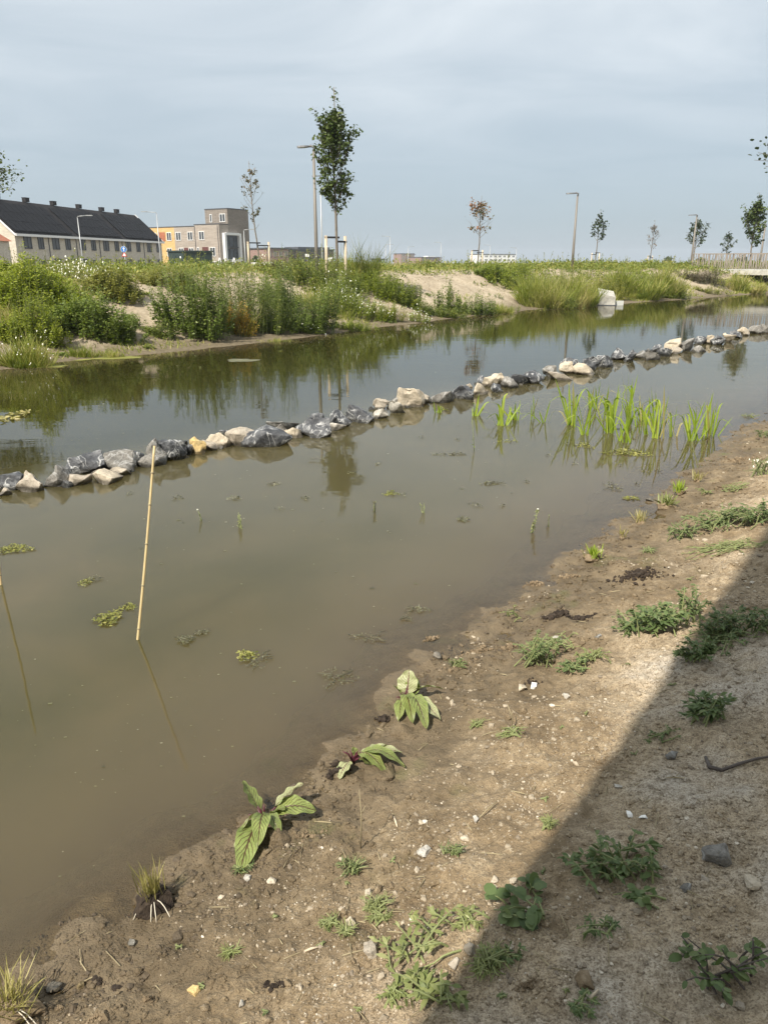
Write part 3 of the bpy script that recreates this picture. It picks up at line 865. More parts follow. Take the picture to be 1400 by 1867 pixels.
def flat_house():
    K0 = at(403, 470, 153.0)
    K = np.array([K0[0], K0[1], 0.0])
    fa = np.array([-.85, .53, 0]); fa /= np.linalg.norm(fa)           # along the front, away to the left
    sa = np.array([-fa[1] * -1, fa[0] * -1, 0]); sa = np.array([.53, .85, 0]); sa /= np.linalg.norm(sa)
    fn, sn = -sa, -fa                                   # outward normals of the front and of the right side
    T = thing('flat_roof_house', 'flat roofed brick houses with a taller dark corner block and white framed bay', 'building', K)
    P = lambda f, s, z: K + fa * f + sa * s + np.array([0, 0, z])
    def block(name, f0, f1, s0, s1, z1, mat):
        o = MB().prism([P(f0, s0, 0)[:2], P(f0, s1, 0)[:2], P(f1, s1, 0)[:2], P(f1, s0, 0)[:2]][::-1], -.5, z1).build(name, mat, T)
        cap = MB().prism([P(f0 - .06, s0 - .06, 0)[:2], P(f0 - .06, s1 + .06, 0)[:2], P(f1 + .06, s1 + .06, 0)[:2], P(f1 + .06, s0 - .06, 0)[:2]][::-1], z1 + .003, z1 + .16)
        add('roof_edge', cap.mesh('roof_edge', M['slate'], False, K), o)
        return o
    block('wall', 0, 6.6, 0, 2.58, 9.0, M['brick_grey'])
    block('tower_wall', 0.003, 6.0, 2.58, 8.6, 11.9, M['brick_dark'])
    block('wall', 6.61, 12.7, .35, 8.4, 8.75, M['brick_grey'])
    block('wall', 12.71, 24.0, .36, 8.4, 8.75, M['brick_ochre'])
    # white-framed double-height bay on the right side
    ax = np.array([sa, sn, [0, 0, 1]])
    m = MB()
    for s in (1.0, 5.2):
        m.box(P(-.25, s, 4.85), (.55, .9, 5.2), ax)
    for z in (2.35, 7.3):
        m.box(P(-.25, 3.1, z), (3.65, .88, .45), ax)
    bay = m.build('bay_frame', M['whitepaint'], T)
    for z in (3.6, 6.0):
        for s in (1.85, 3.1, 4.35):
            add('pane', MB().box(P(-.1, s, z), (1.1, .06, 2.0), ax).mesh('pane', M['glass'], False, K), bay)
    add('sill', MB().box(P(-.2, 3.1, 4.85), (3.8, .3, .2), ax).mesh('sill', M['slate'], False, K), bay)
    for f in (1.3, 2.0):                                 # upper windows of the tower front
        pass
    for f, s, z, w, h in ((1.3, 2.577, 10.3, 1.5, 1.5), (4.4, 2.577, 10.3, .6, 1.5), (4.7, -.003, 7.0, 1.45, 1.6), (2.0, -.003, 4.0, 1.5, 1.7), (5.9, -.003, 4.0, .6, 1.7),
                          (8.2, .347, 7.0, 1.45, 1.6), (11.5, .347, 7.0, 1.45, 1.6), (8.2, .347, 4.0, 1.4, 1.6), (11.0, .347, 4.0, 1.4, 1.6),
                          (14.2, .357, 7.0, 1.4, 1.6), (14.4, .357, 4.0, 1.4, 1.6), (18.5, .357, 7.0, 1.4, 1.6)):
        window(T, P(f, s, z), -fa, fn, w, h, M['glass'], M['whitepaint'], 1 if w > 1 else 0, .1)
    axf = np.array([-fa, fn, [0, 0, 1]])
    MB().box(P(4.0, -.02, 4.0), (1.6, .06, 1.8), axf).build('red_panel', M['maroon'], T)
    MB().box(P(9.6, .33, 4.0), (1.2, .06, 1.6), axf).build('red_panel', M['maroon'], T)
    MB().box(P(16.3, .33, 7.0), (1.9, .06, 1.7), axf).build('wood_panel', M['redroof'], T)
    d = MB().box(P(3.2, -.02, 1.1), (1.0, .1, 2.2), axf).build('door', M['glass'], T)
    add('handle', MB().box(P(3.55, -.1, 1.1), (.06, .06, .3), axf).mesh('handle', M['galv'], False, K), d)
    window(T, P(1.6, -.003, 1.3), -fa, fn, 1.6, 1.8, M['glass'], M['whitepaint'], 1, .1)
    for f in (.35, 6.5): MB().tube([P(f, -.06, 0), P(f, -.06, 8.8)], .06, 6).build('rain_pipe', M['slate'], T)
flat_house()

def far_block(name, label, x0, x1, ytop, Y, dep, mat, rows, cols, glass, frame, turn=0.0, cat='building', ylow=None, lighter=None):
    a, b = at(x0, 478, Y), at(x1, 478, Y * (1 + turn))
    top = at((x0 + x1) / 2, ytop, Y * (1 + turn / 2))[2]
    al, nr = frame_axes(b[0] - a[0], b[1] - a[1])
    L = math.hypot(b[0] - a[0], b[1] - a[1])
    K = np.array([a[0], a[1], 0.0])
    T = thing(name, label, cat, K)
    P = lambda t, o, z: K + al * t + nr * o + np.array([0, 0, z])
    w = MB().prism([P(0, 0, 0)[:2], P(L, 0, 0)[:2], P(L, -dep, 0)[:2], P(0, -dep, 0)[:2]], -.5, top - .35).build('wall', mat, T)
    ax = np.array([al, nr, [0, 0, 1]])
    MB().box(P(L / 2, -dep / 2, top - .17), (L + .6, dep + .6, .35), ax).build('roof', M['slate'], T)
    hz = (top - .6) / rows
    for i in range(rows):
        for j in range(cols):
            cw = L / cols
            window(T, P((j + .5) * cw, .003, .2 + hz * (i + .5)), al, nr, cw * .62, hz * .55, glass, frame, 1, min(.18, cw * .1))
    return T, P, L, top, ax

def far_town():
    T, P, L, top, ax = far_block('brick_hall', 'low red brown brick building with dark glazed wing, left of the tall lamp post', 487, 527, 451.5, 250, 14, M['brick_red'], 2, 4, M['glass_grey'], M['brick_grey'], .02)
    T, P, L, top, ax = far_block('office_block', 'long dark low office building behind the tall lamp post', 527.5, 609, 454, 258, 14, M['slate'], 2, 9, M['glass'], M['brick_red'], .06)
    MB().box(P(L * .62, -5, top + .35), (L * .7, 7, .6), ax).build('roof_unit', M['slate'], T)
    far_block('green_hall', 'pale green low shed on the horizon right of the big maple', 676, 706, 471.5, 420, 14, M['greenwall'], 1, 4, M['glass_grey'], M['greenwall'])
    T, P, L, top, ax = far_block('apartment_block', 'small red brown apartment tower far off on the horizon', 731, 755, 462, 640, 12, M['brick_red'], 4, 3, M['glass'], M['brick_buff'], .01)
    for i in range(4):
        MB().box(P(L + .6, -3, 2 + i * (top - 1) / 4), (1.8, 5, .5), ax).build('balcony', M['slate'], T)
    T, P, L, top, ax = far_block('flat_block', 'low brown flat roofed block on the horizon between tower and reddish tree', 768, 805, 468.5, 600, 16, M['brick_red'], 2, 6, M['glass_grey'], M['brick_dark'], .02)
    m = MB(); m.box(P(L * .62, -6, top + .35), (L * .35, 6, .9), ax); m.build('roof_light', M['whitepaint'], T)
    far_block('white_flats', 'long white and black flat block on the horizon beside the reddish tree', 873, 939, 463, 560, 14, M['whitepaint'], 3, 8, M['glass'], M['whitepaint'], .02)
far_town()

def shade_building():                                   # unseen, set behind to cast the bank's shadow; white walls bounce light
    p0 = on_ground(990, 1545)
    c = p0[:2] - np.array([SHX, SHY]) * 3.7
    K = np.array([c[0], c[1], 0.0])
    T = thing('unseen_shade_building', 'tall unseen building put behind the viewer to shade the near bank, white to bounce light', 'building', K)
    al, nr = np.array([.985, -.174, 0]), np.array([.174, .985, 0])
    P = lambda t, o, z: K + al * t + nr * o + np.array([0, 0, z])
    MB().prism([P(0, 0, 0)[:2], P(0, -11, 0)[:2], P(22, -11, 0)[:2], P(22, 0, 0)[:2]], -.6, 10.4).build('wall', M['bounce_white'], T)
    MB().box(P(11, -5.5, 10.505), (22.0, 11.0, .2), np.array([al, nr, [0, 0, 1]])).build('roof', M['slate'], T)
    for z in (2.4, 5.6, 8.6):
        for t in (3, 8, 13, 18):
            window(T, P(t, .003, z), al, nr, 1.6, 1.7, M['glass'], M['whitepaint'])
shade_building()

# ------------------------------------------------------------------ bridge, culvert, cabinet, lamps, signs
def bridge():
    S = at(1256, 497, 60.0)
    d = np.array([.74, -.67, 0]); d /= np.linalg.norm(d)
    n = np.array([-d[1], d[0], 0]) * -1                 # towards the viewer
    zt = 1.52
    K = np.array([S[0], S[1], 0.0])
    T = thing('footbridge', 'pale footbridge with slatted railing crossing the water at the right', 'bridge', K)
    P = lambda t, o, z: K + d * t + n * o + np.array([0, 0, z])
    ax = np.array([d, n, [0, 0, 1]])
    MB().box(P(12.6, -1.5, zt - .2), (24.4, 3.0, .4), ax).build('deck', M['deck'], T)
    MB().box(P(12.6, 0.05, zt - .22), (24.3, .09, .34), ax).build('edge_beam', M['concrete'], T)
    for t in (6.6, 18.5):
        MB().box(P(t, -1.5, zt - .95), (.6, 2.4, 1.09), ax).build('pier', M['slate'], T)
    m = MB(); m.box(P(-.1, -1.5, .5), (1.0, 3.2, 1.6), ax); m.build('abutment', M['concrete'], T)
    for o in (-.06, -2.94):
        r = MB().box(P(12.3, o, zt + 1.1), (24.4, .05, .05), ax).build('rail', M['slat'], T)
        sm = MB().box((0, 0, .58), (.05, .03, 1.14), ax).mesh('slat', M['slat'])
        for k in range(104 if o > -1 else 60):
            t = .1 + k * (.115 if o > -1 else .24)
            s = add('slat', sm, r, P(t, o + .045, zt) - K)
            s.rotation_euler = (0, 0.0, 0)
            tilt = .10 * math.sin(k * 1.7)
            s.matrix_local = Matrix.Translation(Vector(P(t, o + .045, zt - .03) - K)) @ Matrix.Rotation(tilt, 4, Vector(n))
bridge()

def culvert():
    p = hit(1107, 557, 0.0)
    s = mpp(p)
    K = np.array([p[0], p[1] + .2, 0.0])
    T = thing('culvert_outlet', 'white concrete culvert outlet block at the far waterline', 'culvert', K, R(-12))
    w, h = 29 * s, 23 * s
    v = [(-w / 2, -.15, -.3), (w / 2, -.15, -.3), (w / 2, 1.4, -.3), (-w / 2, 1.4, -.3),
         (-w / 2, -.15, h * .95), (w / 2, -.15, h * .62), (w / 2, 1.4, h * 1.0), (-w / 2, 1.4, h * 1.25)]
    me = MB().raw(v, [[0, 3, 2, 1], [4, 5, 6, 7], [0, 1, 5, 4], [1, 2, 6, 5], [2, 3, 7, 6], [3, 0, 4, 7]]).mesh('headwall', M['concrete'])
    add('headwall', me, T)
    add('wing_wall', MB().box((w * .75, .25, .06), (w * .6, .12, .3)).mesh('wing_wall', M['deck']), T)
    add('apron', MB().box((0, -.2, .0), (w * 1.15, .2, .06)).mesh('apron', M['slate']), T)
culvert()

def cabinet():
    a = at(338, 488, 68.0); g = 1.0
    K = np.array([a[0], a[1], g])
    T = thing('transformer_cabinet', 'dark green transformer cabinet standing between the terrace and brick houses', 'cabinet', K)
    l, r = np.array([-.86, .5, 0]), np.array([.80, .6, 0])
    zt = at(338, 456.5, 68.0)[2] - g
    q = lambda u, v, z: l * u + r * v + np.array([0, 0, z])
    body = [q(0, 0, 0)[:2], q(0, 2.6, 0)[:2], q(1.9, 2.6, 0)[:2], q(1.9, 0, 0)[:2]]
    add('body', MB().prism(body, -.3, zt - .12).mesh('body', M['cabinet']), T)
    lid = [q(-.08, -.08, 0)[:2], q(-.08, 2.7, 0)[:2], q(2.0, 2.7, 0)[:2], q(2.0, -.08, 0)[:2]]
    add('lid', MB().prism(lid, zt - .115, zt).mesh('lid', M['cabinet']), T)
    axl = np.array([l, -np.array([-l[1], l[0], 0]), [0, 0, 1]])
    nl = np.cross(l, [0, 0, 1]);  nl = nl if nl[1] < 0 else -nl
    axl = np.array([l, nl, [0, 0, 1]])
    for k in range(2):
        dd = add('door', MB().box(q(.5 + .9 * k, 0, zt / 2 - .1) + nl * .015, (.86, .03, zt - .5), axl).mesh('door', M['cabinet']), T)
        add('handle', MB().box(q(.85 + .25 * k, 0, zt / 2) + nl * .05, (.05, .05, .2), axl).mesh('handle', M['galv']), dd)
    add('warning_plate', MB().box(q(.42, 0, zt * .72) + nl * .037, (.14, .012, .16), axl).mesh('warning_plate', M['whitepaint']), T)
cabinet()

def lamp_post(pxb, pyt, Y, label, head_dir, head_len, r0=.085, r1=.05, mat=None, style='flat', g=None, rz=0):
    a = at(pxb, 480, Y)
    z0 = gz(a[0], a[1]) if g is None else g
    zt = at(pxb, pyt, Y)[2]
    h = zt - z0
    T = thing('street_lamp', label, 'street lamp', (a[0], a[1], z0), 0, None)
    mat = mat or M['steel']
    add('pole', MB().tube([(0, 0, -.3), (0, 0, h * .25), (0, 0, h - .15)], [r0, r0 * .95, r1], 10).mesh('pole', mat, True), T)
    hd = head_dir
    if style == 'flat':
        arm = MB().tube([(0, 0, h - .2), (hd * -.03, 0, h - .06), (hd * .1, 0, h - .02), (hd * .25, 0, h - .045)], [r1 * 1.1, r1 * 1.15, .05, .035], 8).mesh('arm', M['lampgrey'], True)
        add('arm', arm, T)
        n = 12; prof = [(0, .03), (.12, .075), (.35, .12), (.7, .13), (.92, .09), (1, .02)]
        V, F = [], []
        for u, w in prof:
            for s, zz in ((-1, 0), (1, 0), (.7, .045), (-.7, .045)):
                V.append((hd * (.18 + u * head_len), s * w, h - .05 + zz + (-.02 * u) - (0.02 if zz == 0 else 0)))
        for i in range(len(prof) - 1):
            for k in range(4): F.append([i * 4 + k, i * 4 + (k + 1) % 4, i * 4 + 4 + (k + 1) % 4, i * 4 + 4 + k])
        F += [[0, 1, 2, 3], [len(V) - 4, len(V) - 1, len(V) - 2, len(V) - 3]]
        add('lamp_head', MB().raw(V, F).mesh('lamp_head', M['lampgrey']), T)
    else:
        add('arm', MB().tube([(0, 0, h - .2), (hd * .05, 0, h - .03), (hd * head_len, 0, h + .06)], [r1, r1 * .9, r1 * .8], 8).mesh('arm', mat, True), T)
        add('lamp_head', MB().box((hd * (head_len + .3), 0, h + .07), (.75, .24, .1)).mesh('lamp_head', mat), T)
    return T

lamp_post(577.5, 265, 30.0, 'tall brown lamp post left of the big maple, head pointing left', -1, .42, .074, .046)
lamp_post(1043, 351, 47.0, 'brown lamp post alone against the sky right of the reddish tree', -1, .5, .078, .05)
lamp_post(1259, 391, 68.0, 'slim lamp post rising in front of a young tree at the bridge end', -1, .55, .09, .06)
lamp_post(1384, 408, 88.0, 'lamp post half hidden behind the dense tree at the bridge', -1, .7, .12, .08)
lamp_post(588, 320, 75.0, 'thin distant pole just right of the tall lamp post', -1, .6, .09, .05, M['galv'])
lamp_post(152, 394, 93.0, 'curved grey street lamp in front of the terrace, head to the right', 1, 1.1, .07, .05, M['galv'], 'arm', .4)
lamp_post(294, 387, 104.0, 'grey street lamp at the right end of the terrace, head left', -1, 1.3, .08, .05, M['galv'], 'arm', .3)
lamp_post(448, 419, 112.0, 'grey street lamp before the dark side wall of the brick corner block', 1, .9, .08, .05, M['galv'], 'arm', .3)
for i, (px, pt, Y, hd, lb) in enumerate(((711, 431, 210, -1, 'taller of two thin far street lamps right of the big maple'), (703, 446, 230, 1, 'shorter of two thin far street lamps right of the big maple'),
                                         (803, 442, 250, -1, 'thin far street lamp above the low brown block'), (744, 450, 300, 1, 'thin far street lamp above the horizon apartment tower'),
                                         (892, 447, 280, -1, 'thin far street lamp above the left half of the white flats'), (940, 452, 280, -1, 'thin far street lamp above the right end of the white flats'))):
    lamp_post(px, pt, Y, lb, hd, 1.6, .13, .07, M['galv'], 'arm', .2)

def road_sign():
    p = at(230, 488, 88.0); g = 1.0 if False else .1
    T = thing('road_sign', 'blue round arrow sign above a small red and white triangle before the terrace', 'sign', (p[0], p[1], g))
    zc, z2 = at(229, 454.5, 88)[2] - g, at(230, 464.5, 88)[2] - g
    add('post', MB().tube([(0, 0, -.2), (0, 0, zc + .35)], .045, 8).mesh('post', M['galv'], True), T)
    a = np.linspace(0, 2 * np.pi, 24, endpoint=False)
    def disc(r, y, y2):
        V = [(r * math.cos(t), y, zc + r * math.sin(t)) for t in a] + [(r * math.cos(t), y2, zc + r * math.sin(t)) for t in a]
        m = MB(); m.raw(V, [[i, (i + 1) % 24, 24 + (i + 1) % 24, 24 + i] for i in range(24)])
        m.F3.append(np.array([[0, k, k + 1] for k in range(1, 23)])); return m
    rim = add('disc', disc(.34, -.06, -.045).mesh('disc', M['whitepaint']), T)
    add('blue_face', disc(.315, -.066, -.061).mesh('blue_face', M['bluesign']), rim)
    m = MB(); m.box((0, -.07, zc - .06), (.085, .006, .3))
    m.F3.append(np.array([[8, 9, 10]])); m.V.append(np.array([(-.15, -.07, zc + .05), (.15, -.07, zc + .05), (0, -.07, zc + .24)])); m.n += 3
    add('arrow', m.mesh('arrow', M['whitepaint']), rim)
    def tri(r, y, mat, nm, par):
        V = [(r * math.cos(t), y, z2 + r * math.sin(t)) for t in (R(-150), R(-30), R(90))] + [(r * math.cos(t), y + .01, z2 + r * math.sin(t)) for t in (R(-150), R(-30), R(90))]
        m = MB(); m.raw(V, [[0, 1, 4, 3], [1, 2, 5, 4], [2, 0, 3, 5]]); m.F3.append(np.array([[0, 1, 2], [5, 4, 3]]))
        return add(nm, m.mesh(nm, mat), par)
    t = tri(.36, -.06, M['redsign'], 'triangle', T)
    tri(.22, -.072, M['whitepaint'], 'triangle_face', t)
    # little signs beyond the maple
    p = at(602, 486, 120.0)
    T = thing('small_sign', 'small white sign on a short pole behind the big maple', 'sign', (p[0], p[1], .5))
    zt = at(602, 469, 120)[2] - .5
    add('post', MB().tube([(0, 0, 0), (0, 0, zt)], .06, 6).mesh('post', M['galv']), T)
    add('plate', MB().raw([(-.45, -.08, zt), (.45, -.08, zt), (0, -.08, zt - .7), (-.45, -.06, zt), (.45, -.06, zt), (0, -.06, zt - .7)], [[0, 3, 4, 1], [1, 4, 5, 2], [2, 5, 3, 0]]).raw([(-.45, -.08, zt), (.45, -.08, zt), (0, -.08, zt - .7)], [[0, 1, 2]]).mesh('plate', M['whitepaint']), T)
    p = at(561, 486, 120.0)
    T = thing('small_sign', 'small pale plate on a pole left of the tall lamp post', 'sign', (p[0], p[1], .5))
    zt = at(563, 463, 120)[2] - .5
    add('post', MB().tube([(0, 0, 0), (0, 0, zt)], .06, 6).mesh('post', M['galv']), T)
    add('plate', MB().box((0, -.08, zt - .2), (.6, .03, .4)).mesh('plate', M['whitepaint']), T)
    # white A-shaped frames before the corner block
    for px, lb in ((402, 'white A-shaped frame left of two before the brick corner block'), (428, 'white A-shaped frame under the white bay window')):
        p = at(px, 488, 100.0)
        T = thing('trestle', lb, 'trestle', (p[0], p[1], .3))
        h = at(px, 470, 100)[2] - .3
        for sx in (-1, 1):
            add('leg', MB().tube([(sx * .55, -.2, -.2), (0.03 * sx, 0, h)], .07, 6).mesh('leg', M['whitepaint']), T)
        add('crossbar', MB().tube([(-.3, -.1, h * .45), (.3, -.1, h * .45)], .05, 6).mesh('crossbar', M['whitepaint']), T)
        add('base', MB().box((-.35, 0, h * .15), (.9, .5, .6)).mesh('base', M['whitepaint']), T)
    p = at(478, 486, 110.0)
    T = thing('site_fence', 'low white fence panel at the foot of the slim staked tree', 'fence', (p[0], p[1], .3))
    for k in range(3):
        add('panel', MB().box(((k - 1) * 1.0, 0, .75), (.96, .05, 1.9)).mesh('panel', M['whitepaint']), T)
road_sign()

# ------------------------------------------------------------------ the row of rocks in the water
ONES = ['', 'first', 'second', 'third', 'fourth', 'fifth', 'sixth', 'seventh', 'eighth', 'ninth', 'tenth', 'eleventh', 'twelfth', 'thirteenth', 'fourteenth',
        'fifteenth', 'sixteenth', 'seventeenth', 'eighteenth', 'nineteenth']
TENS = {2: ('twenty', 'twentieth'), 3: ('thirty', 'thirtieth'), 4: ('forty', 'fortieth'), 5: ('fifty', 'fiftieth'), 6: ('sixty', 'sixtieth'), 7: ('seventy', 'seventieth'), 8: ('eighty', 'eightieth')}
def ordinal(n):
    if n < 20: return ONES[n]
    a, b = divmod(n, 10)
    return TENS[a][1] if b == 0 else TENS[a][0] + '-' + ONES[b]

def rock_mesh(name, sx, sy, sz, mat, seed, npts=15, sub=2, rough=0.06, pointed=False):
    rg = random.Random(seed)
    bm = bmesh.new()
    for i in range(npts):
        while True:
            v = Vector((rg.gauss(0, 1), rg.gauss(0, 1), rg.gauss(0, 1)))
            if v.length > .2: break
        v.normalize()
        k = rg.uniform(.82, 1.0)
        v = Vector((v.x * k, v.y * k, v.z * k))
        if pointed and v.z > .2: v.x *= .45; v.y *= .45; v.z *= 1.15
        bm.verts.new(v)
    r = bmesh.ops.convex_hull(bm, input=bm.verts)
    bmesh.ops.delete(bm, geom=[g for g in r['geom_interior'] if isinstance(g, bmesh.types.BMVert)], context='VERTS')
    loose = [v for v in bm.verts if not v.link_faces]
    if loose: bmesh.ops.delete(bm, geom=loose, context='VERTS')
    mn = Vector([min(v.co[i] for v in bm.verts) for i in range(3)]); mx = Vector([max(v.co[i] for v in bm.verts) for i in range(3)])
    for v in bm.verts:
        v.co = Vector([((v.co[i] - mn[i]) / (mx[i] - mn[i]) - .5) * (sx, sy, sz)[i] for i in range(3)])
    bmesh.ops.bevel(bm, geom=bm.edges[:], offset=min(sx, sy, sz) * .022, segments=1, affect='EDGES', profile=.6, clamp_overlap=True)
    for v in bm.verts:
        v.co = Vector([max(-.5 * q, min(.5 * q, v.co[i])) for i, q in enumerate((sx, sy, sz))])
    bmesh.ops.triangulate(bm, faces=bm.faces[:])
    for _ in range(sub):
        long = [e for e in bm.edges if e.calc_length() > max(sx, sz) * .13]
        if not long: break
        bmesh.ops.subdivide_edges(bm, edges=long, cuts=1)
        bmesh.ops.triangulate(bm, faces=[f for f in bm.faces if len(f.verts) > 3])
    P = np.array([v.co[:] for v in bm.verts])
    f = 9.0 / max(sx, sz)
    d = fbm(P[:, 0] * f * .35 + seed * 3.1, (P[:, 1] + P[:, 2] * 1.3) * f * .35 + seed, 4, seed % 97)
    bm.normal_update()
    nn = np.array([v.normal[:] for v in bm.verts])
    P = P + nn * (d * rough * min(sx, sz) * 1.6)[:, None]
    for v, p in zip(bm.verts, P): v.co = p
    me = bpy.data.meshes.new(name); bm.to_mesh(me); bm.free()
    me.materials.append(mat)
    for p in me.polygons: p.use_smooth = True
    try: me.set_sharp_from_angle(angle=R(32))
    except Exception: pass
    return me

ROCKS = [  # left, right, top, bottom in the photo, kind, look
 (-8, 48, 862, 894, 'dark', 'black white-veined'), (28, 70, 860, 898, 'tan', 'pale wedge'), (-10, 14, 892, 906, 'tan', 'small pale'), (54, 80, 866, 890, 'dark', 'small black'),
 (75, 137, 846, 888, 'grey', 'large grey-topped'), (122, 190, 828, 866, 'dark', 'large black streaked'), (120, 160, 866, 886, 'tan', 'flat tan'), (160, 215, 859, 883, 'cream', 'flat pale tan'),
 (195, 233, 852, 869, 'tan', 'flat tan'), (184, 241, 824, 860, 'grey', 'large rough grey'), (233, 262, 824, 842, 'dark', 'small dark'), (245, 298, 829, 852, 'grey', 'low grey'),
 (267, 301, 800, 846, 'grey', 'tall pointed grey'), (290, 339, 802, 840, 'dark', 'dark slanting'), (324, 350, 808, 830, 'dark', 'small dark'), (343, 374, 800, 828, 'yellow', 'yellow'),
 (368, 396, 804, 822, 'tan', 'small orange-tan'), (374, 415, 789, 816, 'cream', 'pale rounded'), (392, 426, 784, 803, 'dark', 'dark'), (412, 472, 780, 814, 'tan', 'long grey-tan'),
 (437, 526, 779, 817, 'dark', 'very large dark veined'), (487, 524, 774, 799, 'grey', 'pale grey'), (489, 541, 766, 784, 'grey', 'flat grey'), (514, 549, 780, 799, 'cream', 'yellowish'),
 (539, 601, 766, 799, 'dark', 'large dark'), (549, 594, 756, 780, 'dark', 'dark grey'), (587, 641, 748, 780, 'dark', 'dark white-veined'), (597, 629, 772, 785, 'white', 'flat white'),
 (624, 682, 741, 772, 'dark', 'large dark veined'), (679, 708, 726, 748, 'tan', 'grey-tan'), (681, 709, 742, 764, 'white', 'white veined round'), (704, 728, 721, 742, 'grey', 'small grey'),
 (709, 738, 727, 755, 'white', 'white and grey'), (723, 773, 703, 743, 'cream', 'big cream'), (758, 784, 717, 737, 'tan', 'small tan'), (779, 826, 715, 735, 'grey', 'flat grey'),
 (816, 861, 701, 729, 'dark', 'dark veined'), (846, 863, 696, 714, 'tan', 'small tan'), (861, 894, 697, 720, 'cream', 'cream'), (861, 891, 685, 702, 'dark', 'dark'),
 (881, 919, 677, 705, 'cream', 'big cream'), (894, 917, 698, 716, 'dark', 'dark'), (914, 944, 685, 708, 'grey', 'grey'), (934, 966, 683, 702, 'dark', 'dark'), (954, 992, 677, 699, 'dark', 'long dark'),
 (989, 1021, 666, 688, 'grey', 'grey'), (994, 1046, 677, 694, 'tan', 'flat tan'), (1019, 1049, 659, 682, 'cream', 'cream'), (1022, 1056, 649, 670, 'dark', 'dark white-topped'),
 (1045, 1087, 662, 684, 'cream', 'angular cream'), (1059, 1096, 648, 676, 'dark', 'dark'), (1084, 1121, 645, 670, 'dark', 'dark veined'), (1117, 1146, 633, 657, 'dark', 'upright dark'),
 (1134, 1161, 636, 659, 'dark', 'dark'), (1157, 1187, 637, 654, 'grey', 'flat grey'), (1174, 1207, 634, 657, 'grey', 'grey'), (1184, 1207, 626, 642, 'dark', 'small dark'),
 (1199, 1227, 630, 650, 'dark', 'dark'), (1211, 1243, 614, 641, 'cream', 'cream'), (1221, 1247, 633, 645, 'tan', 'flat tan'), (1239, 1271, 617, 641, 'grey', 'grey'),
 (1264, 1291, 628, 642, 'grey', 'low grey'), (1269, 1291, 612, 627, 'dark', 'small dark'), (1286, 1304, 610, 627, 'cream', 'small cream'), (1299, 1321, 611, 629, 'dark', 'dark'),
 (1317, 1341, 608, 624, 'cream', 'cream'), (1333, 1356, 601, 617, 'dark', 'dark'), (1344, 1373, 594, 612, 'cream', 'cream'), (1367, 1393, 591, 609, 'grey', 'grey'), (1388, 1412, 592, 608, 'grey', 'grey')]

def rocks():
    rs = sorted(ROCKS, key=lambda r: (r[0] + r[1]) / 2)
    for i, (x0, x1, y0, y1, kind, look) in enumerate(rs):
        p = hit((x0 + x1) / 2, y1, 0.0)
        s = mpp(p)
        kk = 1.13 - .04 * (x0 > 640) - .04 * (x0 > 1000)
        w, h = (x1 - x0) * s * kk, (y1 - y0) * s * (kk - .06)
        dpt = w * random.uniform(.6, .85)
        zh = max(h - dpt * .08, h * .8)
        sub = zh * 0.42
        me = rock_mesh('rock', w, dpt, zh + sub, M[kind], 100 + i * 7, random.choice((9, 10, 12, 14)), 3, .085, 'pointed' in look or 'wedge' in look or 'upright' in look)
        o = add('rock', me)
        o.location = (p[0], p[1] + dpt * .42, (zh + sub) / 2 - sub)
        o.rotation_euler = (random.uniform(-.12, .12), random.uniform(-.2, .2), random.uniform(-.4, .4))
        tag(o, f'{look} rock, {ordinal(i + 1)} stone from the left in the water row', 'rock', 'rocks laid in a row through the water')
    # small stones wedged in between and mostly drowned
    proto = [rock_mesh('wedged_stone', 1, .8, .6, M[k], 900 + j, 12, 1, .05) for j, k in enumerate(('dark', 'grey', 'tan', 'dark', 'grey', 'white'))]
    line = np.array([hit((r[0] + r[1]) / 2, r[3] - 2, 0)[:2] for r in rs])
    line = line[np.argsort(line[:, 0])]
    for k in range(110):
        u = random.random() ** 1.0 * (len(line) - 1.001); i = int(u)
        q = line[i] + (line[i + 1] - line[i]) * (u - i)
        sc = random.uniform(.09, .2)
        o = add('wedged_stone', proto[k % 6])
        o.location = (q[0] + random.gauss(0, .08), q[1] + .16 + random.gauss(0, .1), random.uniform(-.035, .02))
        o.scale = (sc, sc, sc * random.uniform(.7, 1.1)); o.rotation_euler = (random.uniform(-.5, .5), random.uniform(-.5, .5), random.uniform(0, 6))
        tag(o, 'small half-drowned stone wedged among the rocks of the row', 'stone', 'small stones wedged in the rock row')
rocks()

# ------------------------------------------------------------------ far-bank plants
def stems_mesh(B, Tp, r=.006):
    n = len(B)
    a = np.array([0, 2.1, 4.2])
    o = np.c_[np.cos(a), np.sin(a), 0 * a] * 1.0
    V = np.concatenate([B[:, None] + o[None] * r, Tp[:, None] + o[None] * r * .4], 1).reshape(-1, 3)
    b = (np.arange(n) * 6)[:, None]
    F = np.vstack([np.array([[k, (k + 1) % 3, 3 + (k + 1) % 3, 3 + k]]) + b for k in range(3)])
    return V, F

